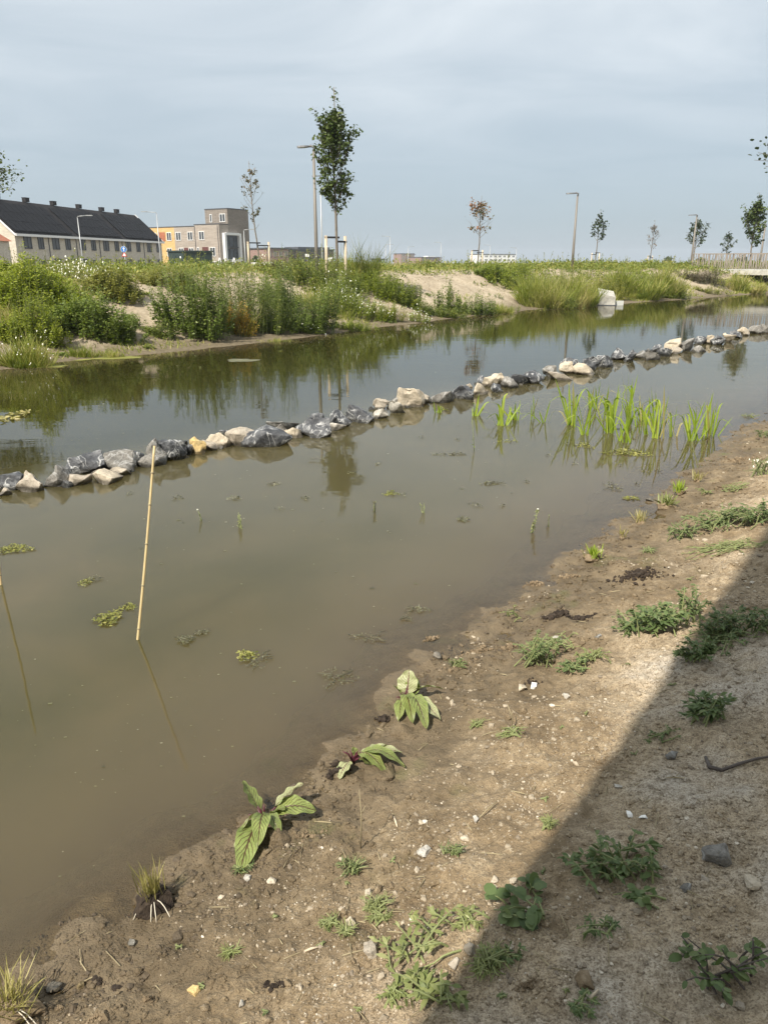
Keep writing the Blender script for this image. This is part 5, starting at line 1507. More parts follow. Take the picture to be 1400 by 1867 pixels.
# ------------------------------------------------------------------ trees
def tree(px, Y, pytop, label, mat, crown_lo, width_px, n_limb=26, n_leaf=2600, leaf=.11, trunk=.05, el=(.75, 1.15), env=None, jitter=.2, tshift=0., lean=0., seed=1, bark='bark', base_z=None, name='young_tree', gap=0.0, redtop=0.0, top=True, toward=None):
    rng = np.random.default_rng(seed)
    a = at(px, 480, Y); x, y = a[0], a[1]
    z0 = gz(x, y) if base_z is None else base_z
    H = at(px, pytop, Y)[2] - z0
    K = np.array([x, y, z0])
    T = thing(name, label, 'tree', K)
    s = mpp(K + [0, 0, H * .6]); rad = width_px * s / 2
    tz = np.linspace(0, 1, 12)
    wob = np.c_[np.cumsum(rng.normal(0, .012, 12)), np.cumsum(rng.normal(0, .012, 12))] * H * .25
    wob -= wob[0]
    TP = np.c_[wob[:, 0] + lean * H * tz, wob[:, 1], tz * H * .97]; TP[0, 2] = -.15
    rr = trunk * (1 - .88 * tz) + .004
    add('trunk', MB().tube(TP, rr, 8).mesh('trunk', M[bark], True), T)
    trunk_at = lambda t: np.array([np.interp(t, tz, TP[:, i]) for i in range(3)])
    env = env or (lambda u: np.sin(np.pi * np.clip(u * .85 + .1, 0, 1)) ** .7)
    br = MB(); LP, LD, LT = [], [], []
    for i in range(n_limb):
        u = (i + rng.uniform(0, 1)) / n_limb
        st = crown_lo + (.93 - crown_lo) * u * .9
        p = trunk_at(st)
        az = i * 2.399 + rng.normal(0, .3)
        if toward is not None and i % 2: az = toward + rng.normal(0, .28)
        e = rng.uniform(*el)
        want = rad * env(u) * rng.uniform(.7, 1.12)
        ln = want / max(math.cos(e), .25)
        ln = min(ln, (1.02 - st) * H * 1.15 + .15)
        pts = []
        for q in np.linspace(0, 1, 5):
            ee = e + .35 * q
            r_ = want * q ** .85
            pts.append(p + np.array([math.cos(az) * r_, math.sin(az) * r_, ln * q * math.sin(e) + .08 * ln * q * q]))
        pts = np.array(pts)
        br.tube(pts, np.linspace(max(.006, trunk * .38 * (1 - st * .6)), .004, 5), 4, False)
        for w in range(4):
            q0 = rng.uniform(.3, .95)
            b = np.array([np.interp(q0, np.linspace(0, 1, 5), pts[:, k]) for k in range(3)])
            d = rand_dirs(1, .1, 1.2, rng)[0] * ln * rng.uniform(.15, .38)
            br.tube([b, b + d * .5 + [0, 0, .02], b + d], [.005, .004, .003], 3, False)
            LP.append((b, b + d, st, want))
        LP.append((pts[1], pts[4], st, want)); LP.append((pts[2], pts[4], st, want))
    if top: LP.append((trunk_at(.72), trunk_at(1.0), .95, .1)); LP.append((trunk_at(.86), trunk_at(1.0), .95, .05))
    add('branches', br.mesh('branches', M[bark], False), T)
    k = rng.integers(0, len(LP), n_leaf)
    A_, B_ = np.array([l[0] for l in LP])[k], np.array([l[1] for l in LP])[k]
    t = rng.uniform(0, 1, n_leaf) ** .75
    P = A_ + (B_ - A_) * t[:, None] + rng.normal(0, jitter * rad * .35, (n_leaf, 3))
    if gap:
        keep = fbm(P[:, 2] * 1.6 + P[:, 0], P[:, 1] * 1.4, 2, seed) > -gap
        g2 = np.abs(P[:, 2] / H - .62) > .05 * (gap > .2)
        P = P[keep & g2]; n_leaf = len(P)
    D = rand_dirs(n_leaf, -.9, .5, rng)
    hrel = P[:, 2] / H
    # clumps of lighter and darker leaves, plus dead reddish twigs near the top where asked
    tint = np.clip(rng.normal(.42, .18, n_leaf) + .35 * fbm(P[:, 0] * 1.8 + 5, P[:, 2] * 1.8, 2, seed + 3) + tshift + redtop * smooth(.7, .95, hrel), 0, 1)
    sz = leaf * rng.uniform(.6, 1.25, n_leaf)
    V, F, ix = leaf_arrays(P, D, sz, sz * .85, bend=.15, rng=rng, shape='leaf')
    add('crown', np_mesh('crown', V, F, M[mat], False, {'tint': tint[ix]}), T)
    return T, K, H

def support(T, K, label, posts, h, tie_h, w=.055):
    S = thing('tree_stakes', label, 'tree stakes', K)
    for i, (dx, dy) in enumerate(posts):
        p = add('post', MB().tube([(dx, dy, -.3), (dx, dy, h)], w, 8).mesh('post', M['stake'], True), S)
        dl = math.hypot(dx, dy)
        ti = MB(); c = np.array([dx / 2, dy / 2, tie_h - (0.0 if i == 0 else .14)])
        u = np.array([dx, dy, 0]) / dl
        ti.box(c, (dl + w * 1.8, w * 1.8, .065), np.array([u, [-u[1], u[0], 0], [0, 0, 1]]))
        add('tie', ti.mesh('tie', M['rubber']), S)

def trees():
    e2 = lambda u: np.interp(u, [0, .12, .35, .6, .8, .93, 1], [.55, .85, 1.0, .78, .38, .1, .05])
    T, K, H = tree(617, 28.6, 146, 'big dense young maple standing against the sky beside the tall lamp post', 'leaf_tree', .37, 84, 42, 4700, .105, .058, (.85, 1.2), e2, .22, seed=3, lean=.004)
    support(T, K, 'two pale stakes with black ties holding the big maple', [(-.42, -.2), (.25, .24)], at(598, 430, 28.6)[2] - K[2], at(605, 433, 28.6)[2] - K[2], .052)
    T, K, H = tree(475, 46.0, 287, 'slim sparse tree with browning leaves beside the brick corner block', 'leaf_brown', .38, 48, 20, 620, .11, .05, (.5, 1.0), None, .22, seed=8, lean=-.055, gap=.25, redtop=.35)
    support(T, K, 'pale stakes at the slim sparse tree', [(-.62, -.3), (.5, .3)], at(468, 441, 46)[2] - K[2], at(480, 443, 46)[2] - K[2], .06)
    e3 = lambda u: np.interp(u, [0, .15, .4, .7, 1], [.8, 1, .95, .6, .2])
    T, K, H = tree(870, 58.0, 352, 'young tree with rusty red top leaves, left of the lone lamp post', 'leaf_rust', .42, 50, 24, 950, .15, .055, (.5, 1.0), e3, .25, seed=12, lean=.02, redtop=.38, gap=.35)
    support(T, K, 'two pale stakes with tie under the rusty topped tree', [(-.45, -.2), (.32, -.25)], at(860, 456, 58)[2] - K[2], at(868, 457, 58)[2] - K[2], .055)
    T, K, H = tree(1084, 70.0, 379, 'small open tree just right of the lone lamp post', 'leaf_tree2', .42, 38, 18, 420, .17, .055, (.3, .9), e3, .22, seed=21, lean=.03)
    support(T, K, 'pale stake and tie under the small open tree', [(.28, -.2), (-.28, .2)], at(1086, 461, 70)[2] - K[2], at(1086, 461, 70)[2] - K[2], .05)
    T, K, H = tree(1184, 86.0, 399, 'nearly bare thin tree between the small tree and the bridge', 'leaf_bare', .32, 26, 20, 260, .13, .05, (.5, 1.1), e3, .25, seed=31)
    support(T, K, 'pale stakes under the nearly bare tree', [(-.35, -.2), (.3, .2)], at(1184, 466, 86)[2] - K[2], at(1184, 467, 86)[2] - K[2], .05)
    tree(1262, 80.0, 394, 'green young tree behind the slim lamp post at the bridge end', 'leaf_tree2', .33, 42, 24, 700, .18, .065, (.45, 1.0), e3, .25, seed=41, lean=.02)
    tree(1321, 88.0, 419, 'smallest round young tree seen above the bridge railing', 'leaf_tree2', .3, 28, 14, 380, .18, .055, (.5, 1.0), e3, .25, seed=51)
    e8 = lambda u: np.interp(u, [0, .2, .5, .75, 1], [.9, 1, .75, .35, .1])
    tree(1366, 60.0, 346, 'dense dark pointed tree behind the bridge railing at right', 'leaf_tree', .30, 52, 30, 2300, .16, .065, (.6, 1.15), e8, .25, seed=61, lean=.002)
    # trees that only reach into the frame at its sides
    ew = lambda u: np.interp(u, [0, .3, .7, 1], [1, 1, .8, .35])
    tree(-98, 25.0, 238, 'small leaved tree at the left frame edge, only drooping twig ends in view', 'leaf_tree', .56, 296, 40, 4600, .08, .10, (-.1, .25), ew, .10, seed=71, name='edge_tree', top=False, toward=0.0)
    a = (12.4, 17.2)
    pxr = proj((a[0], a[1], 2.0))[0]
    tree(pxr, 17.2, 120, 'tree beyond the right frame edge with a few leafy twigs reaching in', 'leaf_tree2', .58, 770, 30, 2400, .10, .09, (.0, .3), ew, .08, seed=83, name='edge_tree', top=False, toward=math.pi)
    # far hedge trees on the horizon
    for i, (px, w, pt, Y, lb) in enumerate(((1216, 14, 469, 330, 'tiny far tree on the horizon left of the bridge'), (690, 8, 469, 380, 'tiny far conifer beside the pale green shed'), (1275, 16, 471, 300, 'tiny far bush seen through the left end of the railing'),
                                            (1352, 18, 470, 300, 'tiny far bush seen through the right part of the railing'), (467, 10, 466, 240, 'tiny far tree left of the red brown hall'))):
        tree(px, Y, pt, lb, 'leaf_tree', .1, w, 12, 420, .9, .12, (.2, 1.0), ew, .4, seed=200 + i, name='far_tree', base_z=.2)
trees()

# ------------------------------------------------------------------ bamboo canes
def canes():
    b = hit(250, 1166, 0.0); t = at(282, 813, 3.92)
    def cane(B, Tp, label):
        B, Tp = np.array(B), np.array(Tp)
        K = np.array([B[0], B[1], 0.0])
        T = thing('bamboo_cane', label, 'cane', K)
        d = (Tp - B); low = B - d * .35
        q = np.linspace(0, 1, 24)
        bow = np.sin(np.pi * q)[:, None] * np.array([.006, .004, 0])
        pts = low + (Tp - low) * q[:, None] + bow
        add('shaft', MB().tube(pts - K, np.linspace(.0085, .0062, 24), 10).mesh('shaft', M['bamboo'], True), T)
        for u in (.30, .47, .63, .78, .9):
            p = low + (Tp - low) * u + np.sin(np.pi * u) * np.array([.006, .004, 0]) - K
            dd = d / np.linalg.norm(d)
            add('node', MB().tube([p - dd * .005, p, p + dd * .005], [.0075, .0102, .0075], 10).mesh('node', M['stem_dry'], True), T)
    cane(b, t, 'leaning bamboo cane standing in the water before the pointed rock')
    b2 = hit(1, 1066, 0.0)
    r = ray(66, 1332); Yt = 4.52; tt = Yt / r[1]
    top = np.array([r[0] * tt, Yt, -(CAM_H + r[2] * tt)])
    cane(b2, top, 'bamboo cane at the left frame edge seen mostly as its reflection')
canes()

# ------------------------------------------------------------------ yellow-green iris in the water
def iris(px, py, tops, label, seed, n_extra=4, w=.024):
    """tops: photo positions of the blade tips"""
    rng = np.random.default_rng(seed)
    p = hit(px, py, 0.0); s = mpp(p)
    T = thing('iris_clump', label, 'water plant', p, 0, 'iris clumps in the shallow water')
    for k, (tx, ty) in enumerate(list(tops) + [None] * n_extra if False else list(tops) + [(px + rng.normal(0, 17), py - rng.uniform(.35, 1.08) * (py - min(t[1] for t in tops))) for _ in range(n_extra * 2)]):
        q = at(tx, ty, p[1] + rng.normal(0, .06))
        base = np.array([rng.normal(0, .04), rng.normal(0, .05), -.12])
        tip = q - p
        L = np.linalg.norm(tip - base)
        drop = rng.uniform(.05, .34) if rng.uniform() > .5 else 0.0
        side = np.array([np.sign(tip[0] + rng.normal(0, .03)) * 1.0, rng.normal(0, .5), 0])
        m = 9; V = []
        wd = w * rng.uniform(.75, 1.2)
        wa = rng.uniform(0, np.pi); wv = np.array([math.cos(wa), math.sin(wa) * .6, 0])
        for i in range(m):
            u = i / (m - 1)
            c = base + (tip - base) * u
            c = c + np.array([0, 0, 1]) * L * .10 * math.sin(np.pi * u) * (1 if drop else .3)
            if drop and u > .6:
                e = (u - .6) / .4
                c = c + side * L * drop * e * e * .8 - np.array([0, 0, 1]) * L * drop * 1.3 * e * e
            ww = wd * (1 - .1 * u) * (1 if u < .75 else max(0.06, (1 - u) / .25))
            V += [c - wv * ww / 2, c + np.array([wv[1], -wv[0], 0]) * ww * .12, c + wv * ww / 2]
        F = []
        for i in range(m - 1):
            for j in range(2): F.append([i * 3 + j, i * 3 + j + 1, i * 3 + j + 4, i * 3 + j + 3])
        tint = np.full(len(V), np.clip(rng.normal(.55, .25), 0, 1))
        add('blade', np_mesh('blade', np.array(V), np.array(F), M['leaf_straw' if rng.uniform() < .13 else 'leaf_reed'], True, {'tint': tint}), T)

def irises():
    iris(797, 752, [(790, 732), (806, 735), (783, 752), (803, 742)], 'small bent iris tuft touching the rock row', 1, 3, .03)
    iris(868, 758, [(866, 722), (874, 716), (884, 735), (858, 742)], 'iris tuft left of the open group, before the cream rocks', 2, 3)
    iris(915, 775, [(922, 702), (916, 715), (933, 740), (912, 740)], 'tall slim iris left of the forked pair', 3, 3, .032)
    iris(939, 765, [(948, 728), (940, 732), (936, 738)], 'short straight iris between the slim ones', 4, 3, .034)
    iris(973, 764, [(972, 718), (982, 722)], 'single thin iris shoot left of the pale twin blades', 5, 1, .02)
    iris(992, 770, [(1003, 730), (982, 748)], 'twin thin iris blades left of the big group', 6, 1, .024)
    iris(1044, 775, [(1050, 697), (1066, 695), (1040, 712), (1030, 748), (1058, 720), (1054, 735)], 'leftmost clump of the big iris group', 7, 6)
    iris(1086, 745, [(1075, 702), (1083, 703), (1095, 692), (1110, 712), (1070, 725), (1100, 705)], 'rear iris clump with arching blades', 8, 5)
    iris(1117, 790, [(1120, 715), (1128, 700), (1109, 728), (1137, 740), (1115, 735)], 'front iris clump left of the tallest blade', 9, 6)
    iris(1148, 775, [(1140, 678), (1150, 700), (1137, 712), (1166, 735), (1158, 730), (1148, 728)], 'iris clump carrying the tallest blade', 10, 5)
    iris(1172, 766, [(1155, 730), (1172, 735), (1176, 742), (1165, 720)], 'iris clump just right of the tallest blade', 11, 3)
    iris(1195, 797, [(1188, 712), (1195, 715), (1205, 704), (1219, 720), (1175, 750), (1210, 730), (1185, 755)], 'broad bright iris clump in the middle of the group', 12, 6)
    iris(1262, 803, [(1256, 735), (1266, 736), (1232, 735), (1248, 755), (1272, 750), (1245, 778)], 'iris clump with splayed blades at the right', 13, 5)
    iris(1290, 794, [(1298, 708), (1300, 715), (1315, 722), (1308, 738), (1320, 748), (1280, 762)], 'rightmost tall iris clump', 14, 4)
irises()
for _i, (_x, _y, _h, _l) in enumerate(((1066, 792, 70, 'loose iris blades between the leftmost and front clumps'), (1136, 806, 60, 'low iris shoots at the algae raft'), (1226, 796, 62, 'sparse iris blades between the broad and splayed clumps'), (1102, 768, 74, 'iris blades filling the gap behind the front clump'), (1180, 792, 84, 'iris blades leaning into the broad clump'))):
    iris(_x, _y, [(_x - 16, _y - _h), (_x + 8, _y - _h * .9), (_x + 20, _y - _h * .6)], _l, 60 + _i, 2)

# ------------------------------------------------------------------ floating and emerging pond weeds
def mat_patch(px, py, wpx, hpx, label, mat='algae', n=160, leaf=.018, rise=.012, name='algae_mat', seed=None, tshift=0.0, strands=0, z=.004):
    rng = np.random.default_rng(seed or int(px * 3 + py * 11))
    p = hit(px, py, 0.0); q = hit(px, py - hpx, 0.0)
    s = mpp(p); rx = wpx * s / 2; ry = max((q[1] - p[1]) / 2, .02)
    K = np.array([p[0], p[1] + ry, 0.0])
    T = thing(name, label, 'pond weed', K)
    a = rng.uniform(0, 6.28, n); r = np.sqrt(rng.uniform(0, 1, n)) * (1 + .25 * np.sin(3 * a + rng.uniform(0, 6)))
    P = np.c_[rx * r * np.cos(a), ry * r * np.sin(a), z + rng.uniform(0, rise, n) * (1 - .6 * np.clip(r, 0, 1))]
    D = rand_dirs(n, -.05, .4, rng)
    V, F, ix = leaf_arrays(P, D, leaf * rng.uniform(.5, 1.3, n), leaf * .42 * rng.uniform(.5, 1.3, n), bend=.1, rng=rng, shape='leaf')
    V[:, 2] = np.maximum(V[:, 2], .0025)
    add('fronds', np_mesh('fronds', V, F, M[mat], False, {'tint': np.clip(rng.normal(.45, .22, n) + tshift, 0, 1)[ix]}), T)
    if strands:
        for k in range(strands):
            u = np.linspace(0, 1, 7); aa = rng.uniform(0, 6.28)
            pts = np.c_[np.cos(aa) * rx * (.2 + 1.0 * u) + rng.normal(0, .01, 7), np.sin(aa) * ry * (.2 + 1.0 * u) + rng.normal(0, .006, 7), .004 + .01 * np.abs(np.sin(u * 3 + k))]
            add('strand', MB().tube(pts, .0019, 5).mesh('strand', M['stem_wet'], True), T)
    return T

def scum(px0, px1, py, hpx, label, seed, mat='algae', jag=.5):
    """thin floating film with a ragged outline"""
    rng = np.random.default_rng(seed)
    a, b = hit(px0, py, 0), hit(px1, py, 0)
    K = (a + b) / 2; w = np.linalg.norm(b - a); h = abs(hit((px0 + px1) / 2, py - hpx, 0)[1] - K[1])
    t = np.linspace(0, 2 * np.pi, 40, endpoint=False)
    r = 1 + jag * fbm(np.cos(t) * 2 + seed, np.sin(t) * 2, 3, seed)
    ring = np.c_[np.cos(t) * r * w / 2, np.sin(t) * r * h / 2, 0 * t + .003]
    V = np.vstack([[0, 0, .007], ring * [.6, .6, 1] + [0, 0, .004], ring])
    F3 = np.array([[0, 1 + i, 1 + (i + 1) % 40] for i in range(40)])
    F4 = np.array([[1 + i, 41 + i, 41 + (i + 1) % 40, 1 + (i + 1) % 40] for i in range(40)])
    o = add('algae_film', np_mesh('algae_film', V, [F4, F3], M[mat], True, {'tint': rng.uniform(.3, .8, len(V))}), None, K)
    return tag(o, label, 'pond weed')

def emergent(px, py, hpx, label, mat='leaf_near2', n=26, leaf=.022, flower=False, seed=1, stems=1, lean=(0, 0)):
    rng = np.random.default_rng(seed)
    p = hit(px, py, 0.0); s = mpp(p); H = hpx * s
    T = thing('water_mint', label, 'water plant', p)
    allP, allD, allT = [], [], []
    for k in range(stems):
        b = np.array([rng.normal(0, .012), rng.normal(0, .012), -.08]); t = np.array([lean[0] * H + rng.normal(0, .12 * H), rng.normal(0, .1 * H), H * rng.uniform(.75, 1)])
        add('stem', MB().tube([b, b * .5 + t * .5 + [.004, 0, 0], t], [.004, .0035, .0025], 6).mesh('stem', M['stem'], True), T)
        u = np.sort(rng.uniform(.15, 1, n)); P = b + (t - b) * u[:, None]
        allP.append(P); allD.append(rand_dirs(n, -.2, .7, rng)); allT.append(u)
    P, D, u = np.vstack(allP), np.vstack(allD), np.concatenate(allT); N = len(P)
    V, F, ix = leaf_arrays(P, D, leaf * (1.1 - .5 * u) * rng.uniform(.7, 1.2, N), leaf * .5 * (1.1 - .5 * u), bend=.25, rng=rng)
    add('leaves', np_mesh('leaves', V, F, M[mat], False, {'tint': np.clip(rng.normal(.5, .25, N), 0, 1)[ix]}), T)
    if flower:
        v, f = ico()
        add('flower_head', np_mesh('flower_head', v * [.009, .009, .007] + t, f, M['petal'], True), T)

def pond_weeds():
    scum(50, 245, 652, 9, 'yellow-green algae scum along the left far shore', 4)
    scum(5, 130, 668, 7, 'pale algae scum at the foot of the left shore grass', 9)
    scum(410, 478, 657, 5, 'greyish floating film before the golden plant', 5, 'algae_dark')
    mat_patch(2, 770, 50, 20, 'straw raft floating at the left edge of the far channel', 'leaf_straw', 90, .09, .03, 'floating_weed')
    mat_patch(18, 1010, 62, 16, 'green algae cushion at the left frame edge', 'algae', 320, .022, .014)
    mat_patch(150, 1070, 24, 14, 'small green floating weed left of the cane', 'algae', 70, .02, .012)
    mat_patch(166, 1064, 22, 14, 'trailing grey weed tip beside the small green one', 'algae_dark', 40, .016, .012, 'floating_weed', strands=2)
    mat_patch(188, 1142, 46, 26, 'tufted yellow-green weed left of the cane foot', 'algae', 220, .024, .022, strands=2)
    mat_patch(229, 1114, 30, 12, 'small flat yellow-green weed near the cane', 'algae', 90, .02, .008)
    mat_patch(335, 1176, 34, 16, 'dark floating sprig right of the cane foot', 'algae_dark', 90, .018, .014, 'floating_weed', strands=3)
    mat_patch(366, 1160, 26, 10, 'thin dark end of the floating sprig', 'algae_dark', 50, .014, .01, 'floating_weed', strands=2)
    mat_patch(448, 1206, 36, 18, 'green cushion on the fan-shaped floating weed', 'algae', 120, .022, .012)
    mat_patch(468, 1222, 46, 32, 'fan of dark strands beside the green cushion', 'algae_dark', 50, .014, .012, 'floating_weed', strands=8)
    mat_patch(614, 1256, 66, 34, 'dark forked floating twig weed nearest the veined plants', 'algae_dark', 80, .016, .014, 'floating_weed', strands=7)
    mat_patch(672, 1172, 66, 18, 'V-shaped floating weed left of the shore', 'algae_dark', 50, .014, .01, 'floating_weed', strands=5)
    mat_patch(762, 1118, 44, 12, 'pale floating weed raft right of centre', 'algae_dark', 70, .018, .01, 'floating_weed', strands=3, tshift=.2)
    mat_patch(742, 1134, 24, 14, 'little curled weed below the pale raft', 'algae_dark', 24, .014, .01, 'floating_weed', strands=3)
    mat_patch(714, 905, 34, 8, 'green and grey weed right of the maple reflection', 'algae', 60, .03, .014)
    mat_patch(845, 952, 22, 8, 'dark leaf bundle floating right of centre', 'algae_dark', 40, .03, .02, 'floating_weed')
    mat_patch(895, 885, 46, 6, 'long faint weed raft before the iris', 'algae_dark', 40, .03, .01, 'floating_weed', strands=4)
    mat_patch(425, 912, 30, 6, 'faint pale weed behind the flowering sprigs', 'algae_dark', 30, .03, .01, 'floating_weed', strands=2, tshift=.2)
    mat_patch(500, 886, 24, 5, 'faint pale weed left of the maple reflection', 'algae_dark', 20, .03, .01, 'floating_weed', strands=2, tshift=.2)
    mat_patch(556, 912, 18, 6, 'dark speck of weed at the maple reflection', 'algae_dark', 30, .022, .014, 'floating_weed')
    mat_patch(320, 912, 16, 7, 'dark sprig with pale tip behind the cane', 'algae_dark', 30, .022, .02, 'floating_weed')
    mat_patch(233, 903, 12, 6, 'dark speck of weed behind the cane', 'algae_dark', 22, .022, .016, 'floating_weed')
    mat_patch(1150, 832, 80, 12, 'bright algae raft among the iris feet', 'algae', 280, .035, .012, tshift=.1)
    mat_patch(1072, 818, 26, 10, 'small algae raft left of the iris feet', 'algae', 80, .03, .01)
    mat_patch(1155, 912, 28, 6, 'algae patch near the right shore', 'algae', 60, .03, .01)
    mat_patch(1125, 896, 32, 14, 'grey twiggy weed off the right shore', 'algae_dark', 26, .03, .02, 'floating_weed', strands=6)
    mat_patch(815, 832, 60, 6, 'long thin weed raft left of the iris group', 'algae_dark', 40, .03, .01, 'floating_weed', strands=4)
    mat_patch(930, 808, 36, 6, 'thin green weed raft under the slim iris', 'algae', 40, .03, .01)
    k = 0
    rng = random.Random(3)
    for px, py in ((690, 848), (735, 905), (792, 830), (835, 805), (875, 925), (865, 922), (915, 925), (510, 930), (1165, 885), (1230, 780), (1000, 832), (1035, 812), (1050, 848), (1130, 850), (1205, 862), (1332, 690), (1352, 668), (1368, 690), (960, 880), (770, 800), (640, 865), (590, 838)):
        mat_patch(px, py, rng.uniform(8, 16), rng.uniform(3, 6), 'tiny scrap of weed floating on the pond', 'algae_dark', 14, .022, .02, 'weed_scrap', seed=k + 40)['group'] = 'tiny weed scraps on the pond'; k += 1
    emergent(372, 948, 24, 'white flowering sprig emerging left of its twin', flower=True, seed=2, lean=(-.3, 0))
    emergent(437, 962, 34, 'green sprig emerging from the water right of the cane', seed=3, n=34, stems=2)
    emergent(968, 972, 50, 'tall leafy water sprig with pale curled top, right of centre', seed=4, n=60, leaf=.03, flower=True)
    emergent(1000, 960, 30, 'shorter dark sprig beside the tall water sprig', 'leaf_heath', 40, .022, seed=5)
    emergent(772, 936, 22, 'small pale sprig emerging right of the maple reflection', seed=6, n=22, stems=2)
    emergent(682, 934, 26, 'dark forked sprig beside the maple reflection', 'leaf_heath', 20, .03, seed=7, stems=2)
    emergent(868, 822, 60, 'thin pale shoot standing alone left of the iris', 'leaf_reed', 8, .03, seed=8)
pond_weeds()

def specks():
    rng = np.random.default_rng(19); n = 900
    r = np.exp(rng.uniform(math.log(2.2), math.log(16), n)); a = rng.uniform(-R(30), R(30), n)
    P = np.c_[r * np.sin(a), r * np.cos(a)]
    ok = (ground(P[:, 0], P[:, 1]) < -.02) & (fbm(P[:, 0] * 1.1, P[:, 1] * 1.1, 3, 66) + rng.normal(0, .2, n) > .1)
    P, r = P[ok], r[ok]; n = len(P)
    t = rng.uniform(0, 6.28, (n, 1)) + np.array([0, 2.0, 3.3, 4.6])[None]
    sz = rng.lognormal(math.log(.0035), .5, n) * (r / 4) ** .7
    V = np.stack([P[:, :1] + np.cos(t) * sz[:, None] * 1.6, P[:, 1:] + np.sin(t) * sz[:, None], np.full((n, 4), .0025)], -1).reshape(-1, 3)
    F = np.array([[0, 1, 2, 3]]) + (np.arange(n) * 4)[:, None]
    o = add('floating_specks', np_mesh('floating_specks', V, F, M['algae_dark'], False, {'tint': np.repeat(rng.uniform(0, 1, n), 4)}))
    tag(o, 'specks of plant litter floating on the pond', 'litter', kind='stuff')
specks()

# ------------------------------------------------------------------ veined dock plants on the shore
def dock_leaf(B, Tp, w, arch, mat, T, curl=.15, roll=0.0, stalk=.22, seed=0):
    B, Tp = np.array(B, float), np.array(Tp, float)
    rng = np.random.default_rng(seed)
    d = Tp - B; L = np.linalg.norm(d); d /= L
    up = np.array([0, 0, 1.0]); S = np.cross(d, up); S /= np.linalg.norm(S) + 1e-9
    N = np.cross(S, d)
    S2, N2 = S * math.cos(roll) + N * math.sin(roll), -S * math.sin(roll) + N * math.cos(roll)
    nu, nv = 9, 18
    V, UV = [], []
    for j in range(nv):
        v = j / (nv - 1); t = stalk + (1 - stalk) * v
        c = B + d * L * t + up * arch * L * math.sin(np.pi * min(1, t ** .9))
        wd = w * (max(0.02, math.sin(np.pi * v ** .72 * .97 + .03)) ** .75) if v < 1 else w * .03
        for i in range(nu):
            u = i / (nu - 1) - .5
            wave = .06 * w * math.sin(v * 17 + seed + (3 if u > 0 else 0)) * abs(u) * 2
            pucker = .036 * w * math.sin(v * 9 * 2 * math.pi - abs(u) * 12 * math.pi) * (1 - abs(u * 2) ** 3)
            V.append(c + S2 * wd * u + N2 * (-curl * wd * (abs(u) * 2) ** 1.6 * -1 * .6 + wave + pucker)); UV.append((u + .5, v))
    F = np.array([[j * nu + i, j * nu + i + 1, (j + 1) * nu + i + 1, (j + 1) * nu + i] for j in range(nv - 1) for i in range(nu - 1)])
    K = np.array(T.location)
    o = add('leaf', np_mesh('leaf', np.array(V) - K, F, M[mat], True, None, np.array(UV)), T)
    st = [B + d * L * t + up * arch * L * math.sin(np.pi * min(1, t ** .9)) for t in np.linspace(0, stalk + .12, 5)]
    add('stalk', MB().tube(np.array(st) - K - N2 * .002, np.linspace(.0048, .0034, 5), 7).mesh('stalk', M['stem_red'], True), o)

def clod(px, py, wpx, hpx, label, mat='mud', seed=1, name='mud_clod', cat='mud clod', zmin=0.0, group=None, sink=.62):
    p = on_ground(px, py, zmin); s = mpp(p)
    w, h = wpx * s, hpx * s
    me = rock_mesh(name, w, w * .8, h, M[mat], seed, 26, 3, .2)
    o = add(name, me); o.location = (p[0], p[1] + w * .2, p[2] + h * (.5 - sink)); o.rotation_euler = (0, 0, seed)
    return tag(o, label, cat, group)

def crumbs(px, py, wpx, hpx, label, mat, seed):
    rng = np.random.default_rng(seed)
    p = on_ground(px, py, 0.0); s = mpp(p); r = wpx * s / 2
    n = int(np.clip(40 + 3000 * r * r * 4, 40, 220))
    q = rng.normal(0, .5, (n, 2)) * [r, r * .5]
    q[:, 1] += q[:, 0] * rng.uniform(-.1, .45)
    size = np.clip(rng.lognormal(math.log(.011), .5, n), .004, .034) * (p[1] / 2.6) ** .5 * np.clip(hpx * s / .05, .7, 1.5)
    v, f = ico()
    V = v[None] * rng.uniform(.6, 1.3, (n, len(v), 1)) * (size / 2)[:, None, None]
    z = np.maximum(ground(p[0] + q[:, 0], p[1] + q[:, 1]), 0) - p[2] + size * .15 + np.exp(-((q / [r * .5, r * .25]) ** 2).sum(1)) * hpx * s * .25
    V = V + np.c_[q, z][:, None]
    F = (f[None] + (np.arange(n) * len(v))[:, None, None]).reshape(-1, 3)
    o = add('soil_heap', np_mesh('soil_heap', V.reshape(-1, 3), F, M[mat]), None, p)
    return tag(o, label, 'soil', kind='stuff')

